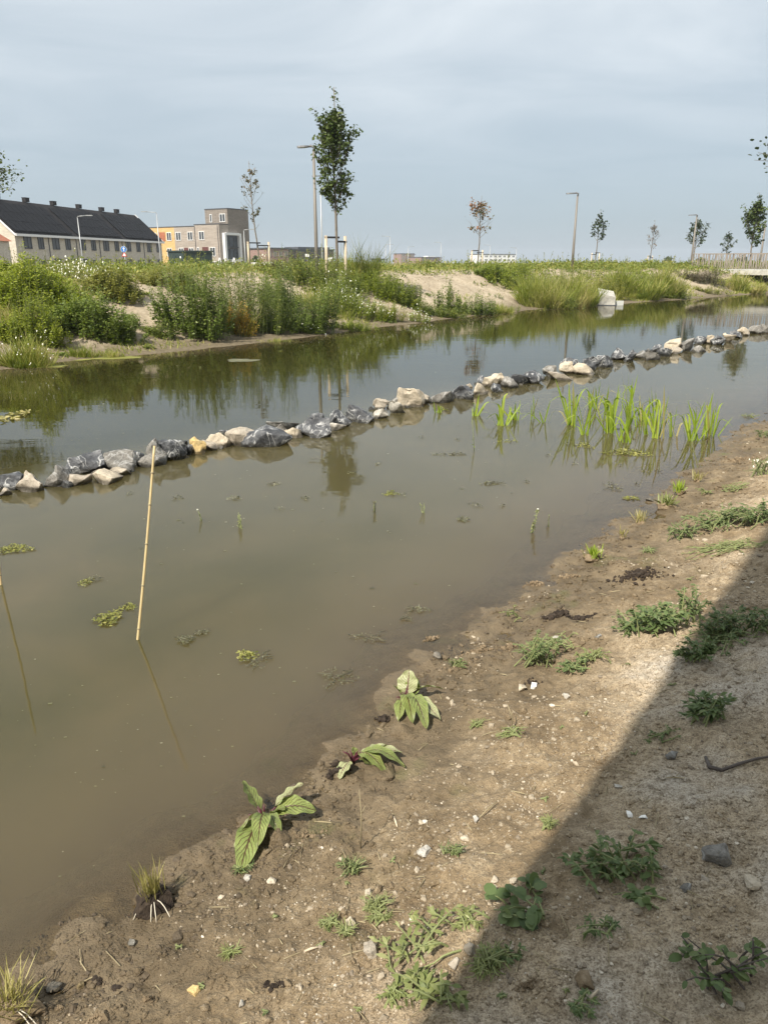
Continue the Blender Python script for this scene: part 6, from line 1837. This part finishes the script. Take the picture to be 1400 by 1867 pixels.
def docks():
    def plant(px, py, label, leaves, seed, zc=.02):
        p = on_ground(px, py, 0.0); p[2] += zc
        T = thing('dock_plant', label, 'plant', p)
        for k, (tx, ty, zt, wpx, arch, mat, roll) in enumerate(leaves):
            g = None
            # tip at height zt over the ground under it
            r = ray(tx, ty); t = np.linspace(1.2, 6, 900); zz = CAM_H + r[2] * t
            gg = np.maximum(ground(r[0] * t, r[1] * t), 0) + zt
            i = np.argmax(zz <= gg); q = np.array([r[0] * t[i], r[1] * t[i], zz[i]])
            rng = np.random.default_rng(seed * 31 + k)
            base = p + np.array([rng.normal(0, .008), rng.normal(0, .008), .0])
            dock_leaf(base, q, wpx * 1.03 * mpp(q), arch, mat, T, roll=roll, seed=seed * 10 + k)
        for k in range(3):
            rng = np.random.default_rng(seed * 7 + k); e = p + np.array([rng.normal(0, .03), rng.normal(0, .02), rng.uniform(.03, .07)]) - np.array(T.location)
            add('shoot', MB().tube([(0, 0, -.02), e * .5 + [0, 0, .008], e], [.005, .004, .002], 6).mesh('shoot', M['stem_red'], True), T)
    plant(483, 1502, 'largest red-veined dock plant with broad splayed leaves, nearest the viewer', [
        (437, 1590, .015, 52, .16, 'dock', .1), (552, 1428, .13, 36, .10, 'dock_pale', .5), (577, 1478, .05, 40, .22, 'dock', -.2), (443, 1424, .11, 34, .06, 'dock', -.6),
        (428, 1545, .03, 26, .28, 'dock_pale', -.9), (512, 1528, .02, 28, .35, 'dock', .4), (470, 1545, .05, 34, .3, 'dock', .1), (520, 1475, .08, 26, .15, 'dock', .2)], 1)
    plant(645, 1392, 'flattened red-veined dock plant between the other two', [
        (618, 1420, .01, 28, .2, 'dock_pale', -.3), (733, 1372, .05, 28, .14, 'dock_pale', .2), (738, 1398, .02, 26, .28, 'dock', .1), (704, 1410, .015, 28, .35, 'dock', -.1),
        (683, 1402, .015, 24, .3, 'dock', .2), (705, 1358, .07, 26, .12, 'dock_pale', .5), (643, 1362, .06, 14, .05, 'dock', 0)], 2)
    plant(738, 1284, 'upright red-veined dock plant farthest along the shore', [
        (746, 1221, .14, 40, .03, 'dock_pale', .3), (760, 1236, .11, 28, .05, 'dock', -.5), (718, 1250, .08, 24, .12, 'dock', -.7), (803, 1313, .02, 28, .18, 'dock_pale', .1),
        (808, 1256, .05, 22, .2, 'dock_pale', .6), (727, 1314, .02, 24, .25, 'dock', -.3), (778, 1328, .015, 34, .3, 'dock', .2), (752, 1318, .03, 28, .35, 'dock', 0)], 3)
    clod(500, 1535, 70, 50, 'rounded mud clod under the largest dock plant', seed=5)
    clod(745, 1345, 60, 30, 'mud clod under the upright dock plant', seed=6)
    clod(690, 1418, 70, 26, 'mud clod under the flattened dock plant', seed=7)
    crumbs(612, 1412, 40, 22, 'dark crumbs put in for the shadowed hole left of the flattened dock plant', 'peat', 8)  # dark colour stands in for a shadowed hole in the mud
    clod(450, 1505, 46, 26, 'low mud lump left of the largest dock plant', seed=9)
    crumbs(700, 1312, 36, 20, 'dark crumbs put in for the shadow left of the upright dock plant', 'peat', 10)  # shadow beside the plant laid down as dark crumbs
docks()

def plug(px, py, wpx, hpx, label, n=70, seed=1, mat='leaf_straw', root=True, clodw=1.2, bw=.0032, bend=.3, cm='clod', lean=(.0, .1)):
    """potted shore grass: root clod, upright thin blades, a few loose roots"""
    rng = np.random.default_rng(seed)
    p = on_ground(px, py, 0.0); s = mpp(p); H = hpx * s; rw = wpx * s
    T = thing('grass_plug', label, 'grass', p)
    if clodw:
        me = rock_mesh('root_clod', rw * clodw, rw * clodw * .85, H * .42, M[cm], seed + 300, 24, 2, .16)
        o = add('root_clod', me, T); o.location = (0, 0, H * .08)
    B = np.c_[rng.normal(0, rw * .14, n), rng.normal(0, rw * .12, n), np.full(n, H * .12)]
    D = np.c_[rng.normal(lean[0], bend, n), rng.normal(lean[1], bend, n), np.ones(n)]; D /= np.linalg.norm(D, axis=1)[:, None]
    L = H * .92 * rng.uniform(.45, 1.05, n)
    V, F, ix = leaf_arrays(B, D, L, np.full(n, bw), bend=.12, rng=rng, shape='blade')
    o = add('blades', np_mesh('blades', V, F, M[mat], False, {'tint': np.clip(rng.normal(.45, .22, n), 0, 1)[ix]}), T)
    o['kind'] = 'stuff'
    if root:
        for k in range(4):
            a = rng.uniform(-2.6, -.2); u = np.linspace(0, 1, 6)[:, None]
            pts = np.array([0, 0, H * .16]) + u * np.array([math.cos(a), math.sin(a), 0]) * rw * rng.uniform(.5, .9) + np.c_[np.zeros(6), np.zeros(6), -.0 + .03 * np.sin(np.linspace(0, np.pi, 6)) - np.linspace(0, H * .14, 6)]
            add('root', MB().tube(pts, .0016, 5).mesh('root', M['leafroot'], True), T)

M['leafroot'] = mat_plain('pale_root', (0.55, 0.50, 0.40), 0.7)
def plugs():
    plug(283, 1655, 62, 112, 'straw-coloured grass plug tipped in the mud at lower left', 90, 1, bend=.16, cm='peat', lean=(-.06, .02))
    clod(256, 1650, 34, 40, 'grey mud lump left of the straw grass plug', seed=14)
    plug(22, 1855, 100, 110, 'pale drooping grass plug in the bottom left corner', 150, 2, bend=.5, cm='clod')
    plug(1078, 1022, 34, 36, 'bright yellow-green plug on the shore below the tall sprig', 60, 3, 'leaf_reed', False, .9, .007, .35)
    plug(1166, 955, 30, 32, 'pale dry plug on the shore right of the tall sprig', 40, 4, 'leaf_straw', False, .7, .006, .4)
    plug(1133, 984, 22, 30, 'thin dry plug on the shore between two others', 24, 5, 'leaf_straw', False, .5, .005, .35)
    plug(1213, 926, 40, 34, 'round leafy plug on the upper shore', 70, 6, 'leaf_near2', False, .9, .012, .6)
    plug(1238, 902, 28, 32, 'leafy upright plug beside the round one', 44, 7, 'leaf_reed', False, .6, .01, .35)
    plug(1269, 878, 24, 26, 'pale dry plug highest on the visible shore', 30, 8, 'leaf_straw', False, .5, .007, .35)
plugs()

# ------------------------------------------------------------------ weeds on the near bank
def bank_weed(px, py, wpx, hpx, label, n_stem=14, n_leaf=9, leaf=.05, ratio=.45, mat='leaf_near', name='bank_weed', seed=None, flat=.5, bend=.3, shape='leaf', stem='stem', group=None, tshift=0., stuff=False, ry=.8):
    rng = np.random.default_rng(seed or int(px * 3 + py * 5))
    p = on_ground(px, py); s = mpp(p)
    r, H = wpx * s / 2 * 1.2, hpx * s * .8
    leaf, n_leaf, n_stem, ratio = (leaf * .62, int(n_leaf * 1.5), int(n_stem * 1.0), ratio * .8) if shape == 'leaf' else (leaf, n_leaf, n_stem, ratio)
    c = np.array([p[0], p[1] + r * ry * .7]); K = np.array([c[0], c[1], gz(*c)])
    T = thing(name, label, 'weed', K, 0, group)
    a = rng.uniform(0, 6.28, n_stem)
    rr = rng.uniform(.3, 1, n_stem)
    root = np.c_[rng.normal(0, r * .32, n_stem), rng.normal(0, r * .32 * ry, n_stem)]
    tip = np.c_[np.cos(a) * rr * r, np.sin(a) * rr * r * ry]
    hz = H * (1 - flat * rr) * rng.uniform(.5, 1.05, n_stem)
    br = MB(); P, D, U = [], [], []
    for k in range(n_stem):
        u = np.linspace(0, 1, 6)
        xy = root[k] + (tip[k] - root[k]) * u[:, None]
        g = ground(xy[:, 0] + c[0], xy[:, 1] + c[1]) - K[2]
        z = g + hz[k] * np.sin(u * np.pi * .5) ** .8 + .003
        pts = np.c_[xy, z]
        br.tube(pts, np.linspace(.0034, .0015, 6), 5, False)
        t = np.sort(rng.uniform(.15, 1, n_leaf))
        q = np.c_[np.interp(t, u, pts[:, 0]), np.interp(t, u, pts[:, 1]), np.interp(t, u, pts[:, 2])]
        az = a[k] + rng.normal(0, 1.0, n_leaf); el = rng.uniform(-.1, .9, n_leaf) * (1 - .5 * flat)
        P.append(q); D.append(np.c_[np.cos(az) * np.cos(el), np.sin(az) * np.cos(el), np.sin(el)]); U.append(t)
    P, D, U = np.vstack(P), np.vstack(D), np.concatenate(U); N = len(P)
    sz = leaf * rng.uniform(.55, 1.2, N) * (1.1 - .35 * U)
    V, F, ix = leaf_arrays(P, D, sz, sz * ratio, bend=bend, roll=rng.normal(0, .5, N), rng=rng, shape=shape)
    g = ground(V[:, 0] + c[0], V[:, 1] + c[1]) - K[2]
    V[:, 2] = np.maximum(V[:, 2], g + .002)
    add('stems', br.mesh('stems', M[stem]), T)
    o = add('leaves', np_mesh('leaves', V, F, M[mat], False, {'tint': np.clip(rng.normal(.42, .2, N) + tshift + .1 * U, 0, 1)[ix]}), T)
    return T

def near_weeds():
    # upper right, sunlit
    bank_weed(985, 1222, 90, 86, 'grey-green bushy weed with pale tips on the sunny slope', 26, 22, .034, .4, flat=.35, tshift=.1)
    bank_weed(1050, 1232, 60, 40, 'flat green weed right of the grey-green bushy one', 14, 12, .04, .5, tshift=.1)
    bank_weed(1085, 1212, 60, 44, 'small pale weed between the two larger sunny weeds', 14, 12, .03, .4, 'leaf_near2')
    bank_weed(940, 1140, 60, 26, 'thin pale sprig reaching left over the shore', 6, 14, .026, .4, 'leaf_near2', flat=.4)
    bank_weed(1195, 1172, 120, 90, 'broad-leaved weed left of the shadow edge', 24, 12, .075, .55, flat=.4)
    bank_weed(1150, 1160, 60, 40, 'low dark-leaved weed before the broad-leaved one', 12, 9, .05, .5, flat=.7)
    bank_weed(1265, 1150, 70, 110, 'tall upright weed on the shadow edge', 12, 24, .05, .42, flat=.25, tshift=.15)
    bank_weed(1275, 1215, 70, 66, 'dark weed clump in the shade below the tall upright one', 18, 14, .06, .5, flat=.4)
    bank_weed(1340, 1165, 110, 80, 'shaded weed clump at the upper right', 24, 14, .06, .4, flat=.4)
    bank_weed(1395, 1160, 70, 80, 'shaded weed cut by the right frame edge', 16, 12, .06, .42, flat=.4)
    bank_weed(1303, 1322, 92, 80, 'single dark-leaved rosette weed alone in the shade', 20, 10, .07, .42, flat=.45)
    bank_weed(1325, 975, 130, 66, 'green weed carpet on the upper right bank', 46, 16, .05, .42, flat=.55, tshift=.12)
    bank_weed(1248, 985, 64, 50, 'low green weed left of the carpet', 18, 12, .045, .42, flat=.6, tshift=.1)
    bank_weed(1385, 960, 90, 60, 'green weed carpet at the right frame edge', 30, 14, .06, .42, flat=.5, tshift=.1)
    bank_weed(1215, 1140, 150, 50, 'straggly low weeds sprawling up to the shadow edge', 34, 8, .05, .4, flat=.75, tshift=.15, seed=901)
    bank_weed(1330, 1190, 140, 46, 'straggly low weeds sprawling on inside the upper shade', 30, 8, .05, .4, flat=.75, seed=902)
    bank_weed(1010, 1195, 110, 40, 'thin stalky weeds round the grey-green bushy one', 24, 7, .035, .3, 'leaf_near2', flat=.7, seed=903)
    bank_weed(1350, 1010, 150, 24, 'thin ground weeds fading into the upper bank', 40, 7, .04, .35, 'leaf_near2', flat=.8, seed=904)
    T = bank_weed(1392, 872, 50, 50, 'yellow-white daisy plant at the right frame edge', 24, 18, .04, .25, flat=.3, tshift=.2)
    rng = np.random.default_rng(4)
    kk = np.array(T.location)
    flower_part(kk + np.c_[rng.normal(0, .09, 12), rng.normal(0, .08, 12), rng.uniform(.1, .17, 12)], .014, T, rng)
    bank_weed(1345, 898, 60, 24, 'yellowish low weed below the daisy plant', 16, 12, .04, .35, 'leaf_near2', flat=.7)
    bank_weed(1290, 905, 40, 20, 'small weed tuft left of the yellowish one', 10, 10, .035, .4, 'leaf_near2', flat=.6)
    bank_weed(1395, 800, 40, 30, 'small weed near the water at the right edge', 12, 10, .05, .4, flat=.5, tshift=.2)
    bank_weed(1372, 765, 40, 16, 'bright leaf spray at the water at the right edge', 6, 8, .07, .35, 'leaf_near2', flat=.5)
    # lower right, shade
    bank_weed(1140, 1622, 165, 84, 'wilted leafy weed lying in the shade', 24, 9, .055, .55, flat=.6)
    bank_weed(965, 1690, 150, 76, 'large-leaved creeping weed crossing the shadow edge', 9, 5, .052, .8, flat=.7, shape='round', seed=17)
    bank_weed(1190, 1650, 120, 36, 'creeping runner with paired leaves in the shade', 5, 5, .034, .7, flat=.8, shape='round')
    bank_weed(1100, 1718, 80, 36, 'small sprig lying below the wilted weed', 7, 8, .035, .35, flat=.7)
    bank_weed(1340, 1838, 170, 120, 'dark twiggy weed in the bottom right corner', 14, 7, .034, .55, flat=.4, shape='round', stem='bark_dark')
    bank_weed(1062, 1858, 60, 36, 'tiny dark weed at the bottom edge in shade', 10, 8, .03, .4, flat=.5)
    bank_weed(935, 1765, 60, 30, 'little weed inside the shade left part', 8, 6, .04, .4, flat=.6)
    bank_weed(1210, 1362, 70, 22, 'low faded weed in the shade below the broad-leaved one', 10, 8, .03, .4, flat=.8)
    # lower centre, sunlit
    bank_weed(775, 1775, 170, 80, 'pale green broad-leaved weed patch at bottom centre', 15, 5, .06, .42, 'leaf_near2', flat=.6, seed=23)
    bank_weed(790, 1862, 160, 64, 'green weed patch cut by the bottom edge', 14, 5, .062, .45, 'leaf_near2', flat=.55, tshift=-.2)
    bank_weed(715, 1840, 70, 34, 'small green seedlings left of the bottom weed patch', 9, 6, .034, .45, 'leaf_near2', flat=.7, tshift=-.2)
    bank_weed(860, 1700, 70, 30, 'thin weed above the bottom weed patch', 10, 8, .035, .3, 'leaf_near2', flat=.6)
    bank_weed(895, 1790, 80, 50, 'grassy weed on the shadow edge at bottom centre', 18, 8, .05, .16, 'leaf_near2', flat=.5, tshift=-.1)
    i = 0
    for px, py, w, h, m, lab in ((683, 1672, 60, 40, 'leaf_near2', 'bright thin grass tuft above the bottom weed patch'), (640, 1602, 60, 40, 'leaf_near', 'grey-green wisp of weed in the lower middle'),
                              (828, 1565, 46, 30, 'leaf_near', 'small green weed right of the long pale chip'), (938, 1352, 60, 30, 'leaf_near2', 'dry twiggy sprout on the sunny slope'),
                              (834, 1222, 30, 24, 'leaf_near', 'small dark weed at the shore above the dock plants'), (690, 1690, 40, 22, 'leaf_near2', 'short grass tuft beside the bright one'),
                              (600, 1700, 40, 20, 'leaf_near2', 'faint grass tuft left of the pale stone'), (632, 1712, 36, 20, 'leaf_near2', 'faint grass tuft under the pale stone'),
                              (440, 1600, 40, 18, 'leaf_near', 'mossy green tuft under the largest dock leaf'), (420, 1745, 30, 14, 'leaf_near2', 'tiny seedling on the lower left mud'), (1000, 1520, 40, 26, 'leaf_near2', 'small grass tuft at the shadow edge'),
                              (1185, 1010, 30, 14, 'leaf_near', 'tiny weed on the mud below the round plug'), (870, 1330, 30, 14, 'leaf_near2', 'tiny seedling on the middle slope')):
        bank_weed(px, py, w, h, lab, 18, 4, .03, .09, m, 'weed_tuft', flat=.5, shape='blade', bend=.15, seed=60 + i); i += 1
    rg = random.Random(9)
    for k in range(46):
        px, py = rg.uniform(150, 1400), rg.uniform(900, 1860)
        q = hit(px, py, .15)
        if d_near(np.array([q[0]]), np.array([q[1]]))[0] < .12: continue
        bank_weed(px, py, rg.uniform(12, 26), rg.uniform(6, 13), 'tiny seedling dotted over the near bank', 3, 3, .018, .4, 'leaf_near2' if k % 2 else 'leaf_near', 'seedling', flat=.5, seed=400 + k, group='tiny seedlings on the near bank')
    # dry stalks
    for px, py, tx, ty, zt, lb in ((657, 1548, 655, 1440, .16, 'thin dry upright stalk below the flattened dock plant'), (935, 1330, 925, 1285, .09, 'bent dry stalk on the sunny slope'), (860, 1500, 905, 1470, .02, 'fallen dry stalk on the sunny slope')):
        p = on_ground(px, py); r = ray(tx, ty)
        if zt > .05: q = at(tx, ty, p[1] + .01)
        else: q = on_ground(tx, ty) + [0, 0, zt]
        T = thing('dry_stalk', lb, 'stalk', p)
        e = q - p
        add('stalk', MB().tube([(0, 0, -.02), e * .5 + [.006, 0, .004], e], [.0028, .0022, .0014], 6).mesh('stalk', M['stem_dry'], True), T)
        add('side_twig', MB().tube([e * .55, e * .7 + [.02, .005, .005]], [.0016, .001], 5).mesh('side_twig', M['stem_dry'], True), T)
    # litter of dead stems
    n = 420; rng = np.random.default_rng(88)
    r = np.exp(rng.uniform(math.log(1.1), math.log(7), n)); a = rng.uniform(-R(32), R(32), n)
    P = np.c_[r * np.sin(a), r * np.cos(a)]; P = P[d_near(P[:, 0], P[:, 1]) > .03]; n = len(P)
    an = rng.uniform(0, 6.28, n); L = rng.uniform(.015, .075, n)
    E = P + np.c_[np.cos(an), np.sin(an)] * L[:, None]
    A3, E3 = np.c_[P, ground(P[:, 0], P[:, 1]) + .004], np.c_[E, ground(E[:, 0], E[:, 1]) + .005]
    sd = np.c_[-np.sin(an), np.cos(an), 0 * an] * rng.uniform(.0009, .0022, n)[:, None]
    V = np.stack([A3 - sd, A3 + sd, E3 + sd * .5, E3 - sd * .5, (A3 + E3) / 2 + [0, 0, .004]], 1).reshape(-1, 3)
    b = (np.arange(n) * 5)[:, None]
    o = add('stem_litter', np_mesh('stem_litter', V, np.vstack([np.array([[0, 1, 4]]) + b, np.array([[1, 2, 4]]) + b, np.array([[2, 3, 4]]) + b, np.array([[3, 0, 4]]) + b]), M['stem_dry']))
    tag(o, 'bits of dead stem littering the near bank', 'litter', kind='stuff')
    # bent dark twig in the shade
    a = [on_ground(x, y) for x, y in ((1285, 1385), (1292, 1402), (1315, 1408), (1345, 1398), (1378, 1388), (1402, 1384))]
    T = thing('twig', 'bent dark brown twig lying in the shade at right', 'twig', a[0])
    add('wood', MB().tube(np.array([v + [0, 0, .008] for v in a]) - a[0], [.006, .008, .007, .006, .005, .004], 7).mesh('wood', M['bark_dark'], True), T)
    for lb, (x0, y0), (x1, y1) in (('pale splinter of wood on the sunny slope', (718, 1492), (724, 1510)), ('straw stem lying in the shade', (1030, 1560), (1045, 1572)), ('pale straw at the bottom in the shade', (1072, 1830), (1090, 1808)), ('short pale stick left of the bottom weed patch', (555, 1738), (580, 1730))):
        a, b = on_ground(x0, y0), on_ground(x1, y1)
        o = add('splinter', MB().tube([(0, 0, .006), (b - a) * .5 + [0, 0, .008], (b - a) + [0, 0, .005]], [.003, .004, .002], 6).mesh('splinter', M['stake'], True), None, a); tag(o, lb, 'stick')
near_weeds()

# ------------------------------------------------------------------ stones, pebbles and clods on the near bank
def near_stones():
    L = [(1308, 1578, 56, 44, 'grey', 'largest grey angular stone in the shade at right'), (1372, 1622, 40, 22, 'cream', 'pinkish pale stone at the right edge in shade'), (1148, 1490, 17, 10, 'white2', 'bright white shell chip in the shade'),
         (1172, 1494, 16, 8, 'white2', 'scattered white chip beside the brightest one'), (1250, 1624, 24, 15, 'grey', 'small grey stone below the wilted weed'), (1286, 1608, 18, 10, 'tan', 'small stone left of the pinkish one'),
         (856, 1742, 25, 34, 'tan', 'upright pale stone on the shadow edge'), (828, 1766, 26, 22, 'tan', 'rounded tan stone by the bottom weed patch'), (673, 1742, 34, 22, 'tan', 'tan stone left of the bottom weed patch'),
         (638, 1688, 22, 20, 'cream', 'pale stone above the tan stone'), (775, 1562, 30, 16, 'white', 'long pale chip on the sunny slope'), (868, 1500, 15, 14, 'white', 'white lump up-slope from the long chip'), (848, 1535, 20, 11, 'cream', 'pale lump near the long chip'),
         (974, 1256, 16, 13, 'white2', 'bright white pebble beside dark crumbs'), (952, 1262, 20, 14, 'cream', 'pale pebble left of the bright white one'), (1033, 1274, 14, 13, 'white', 'round white pebble on the sunny slope'), (1014, 1172, 18, 14, 'white', 'white stone beside the grey-green weed'),
         (902, 1610, 18, 12, 'cream', 'pale pebble at the shadow edge'), (935, 1612, 17, 14, 'cream', 'second pale pebble at the shadow edge'), (98, 1812, 28, 20, 'cream', 'pale stone on the mud at bottom left'), (148, 1803, 17, 13, 'yellow', 'small ochre stone at bottom left'),
         (240, 1727, 16, 14, 'white', 'narrow pale chip on the lower left mud'), (352, 1815, 26, 14, 'yellow', 'yellowish flat stone at bottom left'), (440, 1836, 13, 16, 'white', 'pale oval pebble near the bottom'), (450, 1605, 20, 14, 'white', 'white pebble below the largest dock leaf'),
         (495, 1612, 18, 11, 'cream', 'greenish pale pebble below the largest dock plant'), (672, 1632, 18, 9, 'cream', 'small pale pebble below the stalk'), (760, 1590, 14, 11, 'cream', 'cream pebble below the long chip'), (1128, 1438, 15, 9, 'white', 'pale pebble just inside the shade'),
         (1090, 1165, 14, 8, 'grey', 'grey pebble before the low weed'), (797, 1200, 22, 10, 'tan', 'flat stone half under water at the shore'), (1185, 915, 16, 10, 'tan', 'small stone at the upper shore'), (1212, 1585, 12, 10, 'tan', 'tan pebble behind the wilted weed'), (1065, 1800, 40, 26, 'clod', 'crumbly grey clod at the bottom in shade'), (1350, 1842, 18, 18, 'tan', 'pale pebble under the corner weed'), (1225, 1385, 26, 14, 'grey', 'flat grey stone in the upper shade')]
    for i, (px, py, w, h, k, lb) in enumerate(L):
        p = on_ground(px, py, 0.0); s = mpp(p)
        W, Hh = w * s, h * s
        me = rock_mesh('stone', W, W * .75, max(Hh * .95, W * .4), M[k], 500 + i * 3, 15, 2, .06)
        o = add('stone', me); o.location = (p[0], p[1] + W * .2, p[2] + Hh * .22); o.rotation_euler = (.1, .1, i)
        tag(o, lb, 'stone')
    # dark peat crumbs and clods along the water line and slope
    D = [(1165, 1050, 96, 22, 'peat', 'long dark peat smear on the upper bank'), (1012, 1125, 44, 34, 'peat', 'dark peat lump above the grey-green weed'), (1060, 1128, 50, 14, 'peat', 'dark peat crumbs right of the lump'), (1350, 838, 60, 12, 'clod', 'muddy ridge at the upper shore'),
         (610, 1395, 26, 14, 'peat', 'small dark crumbs put in for the shadowed hole near the flattened dock plant'), (975, 1065, 40, 14, 'clod', 'wet mud lump at the shore'), (1035, 1052, 40, 16, 'clod', 'wet mud lump right of the shore lump'), (1250, 968, 36, 16, 'peat', 'dark soil under the low green weed'),  # first entry: dark crumbs in place of the hole's shade
         (270, 1822, 22, 18, 'clod', 'mud crumb beside the pale stone at bottom left'), (180, 1790, 16, 12, 'peat', 'black crumb at bottom left'), (215, 1802, 18, 12, 'peat', 'second black crumb at bottom left'), (500, 1800, 50, 20, 'peat', 'dark crumbly soil on the lower mud'), (960, 1800, 60, 30, 'clod', 'big crumbly clod in the lower shade'),
         (110, 1840, 24, 18, 'clod', 'clod under the pale stone at bottom left'), (175, 1855, 40, 30, 'clod', 'large clod at the bottom edge'), (840, 1215, 50, 18, 'clod', 'mud ridge at the shore above the upright dock'), (870, 1190, 60, 20, 'clod', 'crumbled mud edge above the shore'), (930, 1180, 46, 20, 'clod', 'crumbled mud left of the grey-green weed'),
         (785, 1165, 26, 10, 'clod', 'drowned mud lump off the shore'), (560, 1525, 60, 16, 'clod', 'broken mud ridge right of the largest dock plant'), (970, 1246, 26, 16, 'peat', 'dark crumbs put in for the shadow beside the bright white pebble')]  # last entry: the pebble's shadow put in as dark crumbs
    for i, (px, py, w, h, k, lb) in enumerate(D):
        crumbs(px, py, w, h * .6, lb, k, 700 + i)
    rng = np.random.default_rng(17)
    n = 60000
    r = np.exp(rng.uniform(math.log(1.0), math.log(12), n)); a = rng.uniform(-R(33), R(33), n)
    P = np.c_[r * np.sin(a), r * np.cos(a)]
    dn = d_near(P[:, 0], P[:, 1])
    pat = fbm(P[:, 0] * 2.2, P[:, 1] * 2.2, 3, 33) + .55 * smooth(.3, 1.1, dn)
    ok = (dn > .05) & (pat + rng.normal(0, .14, n) > .34)
    P, r, dn = P[ok], r[ok], dn[ok]
    n = min(len(P), 13000); P, r = P[:n], r[:n]
    size = np.clip(rng.lognormal(math.log(.0054), .6, n), .0025, .03) * (r / 2.2) ** .6
    pb(P, size, 'pebbles', 'countless small pebbles and shell bits strewn over the near bank', M['pebble'], rng, np.clip(rng.normal(.42, .27, n), 0, 1))
    n = 70000
    r = np.exp(rng.uniform(math.log(1.0), math.log(12), n)); a = rng.uniform(-R(33), R(33), n)
    P = np.c_[r * np.sin(a), r * np.cos(a)]
    dn = d_near(P[:, 0], P[:, 1])
    pat = fbm(P[:, 0] * 3.1 + 4, P[:, 1] * 3.1, 3, 53) + .35 * (1 - smooth(.05, .6, np.abs(dn - .25)))
    ok = (dn > -.02) & (pat + rng.normal(0, .25, n) > .08)
    P, r = P[ok], r[ok]; n = min(len(P), 19000); P, r = P[:n], r[:n]
    size = np.clip(rng.lognormal(math.log(.0085), .5, n), .004, .04) * (r / 2.2) ** .6
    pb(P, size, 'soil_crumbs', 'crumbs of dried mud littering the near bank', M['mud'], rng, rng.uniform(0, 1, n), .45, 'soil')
def dark_crumbs():
    rng = np.random.default_rng(23); n = 26000
    r = np.exp(rng.uniform(math.log(1.5), math.log(12), n)); a = rng.uniform(-R(33), R(33), n)
    P = np.c_[r * np.sin(a), r * np.cos(a)]; dn = d_near(P[:, 0], P[:, 1])
    ok = (dn > -.06) & (dn < .34) & (fbm(P[:, 0] * 2.6, P[:, 1] * 2.6, 3, 95) + rng.normal(0, .12, n) > .1)
    P, r = P[ok][:3200], r[ok][:3200]; n = len(P)
    pb(P, np.clip(rng.lognormal(math.log(.011), .5, n), .005, .045) * (r / 2.6) ** .5, 'wet_crumbs', 'dark wet mud crumbs along the near waterline', M['wetclod'], rng, rng.uniform(0, 1, n), .5, 'soil')
M['wetclod'] = mat_plain('wet_mud_crumb', (0.085, 0.062, 0.036), 0.7, 0.4, 30, 0.6)
dark_crumbs()
M['white2'] = mat_plain('bright_shell', (0.80, 0.79, 0.75), 0.6, 0.06)
near_stones()

# ------------------------------------------------------------------ light summer haze in the air
def haze():
    m = bpy.data.materials.new('haze_air'); m.use_nodes = True
    nt = m.node_tree; nt.nodes.clear()
    out = nt.nodes.new('ShaderNodeOutputMaterial'); v = nt.nodes.new('ShaderNodeVolumePrincipled')
    v.inputs['Color'].default_value = (0.86, 0.92, 1.0, 1); v.inputs['Density'].default_value = 0.00035; v.inputs['Anisotropy'].default_value = 0.2
    nt.links.new(v.outputs[0], out.inputs['Volume'])
    me = MB().box((0, 0, 22), (5600, 5600, 47)).mesh('haze', m)
    tag(add('haze', me), 'pale summer haze filling the air over the scene', 'haze', kind='stuff')
USE_HAZE = True
if USE_HAZE: haze()
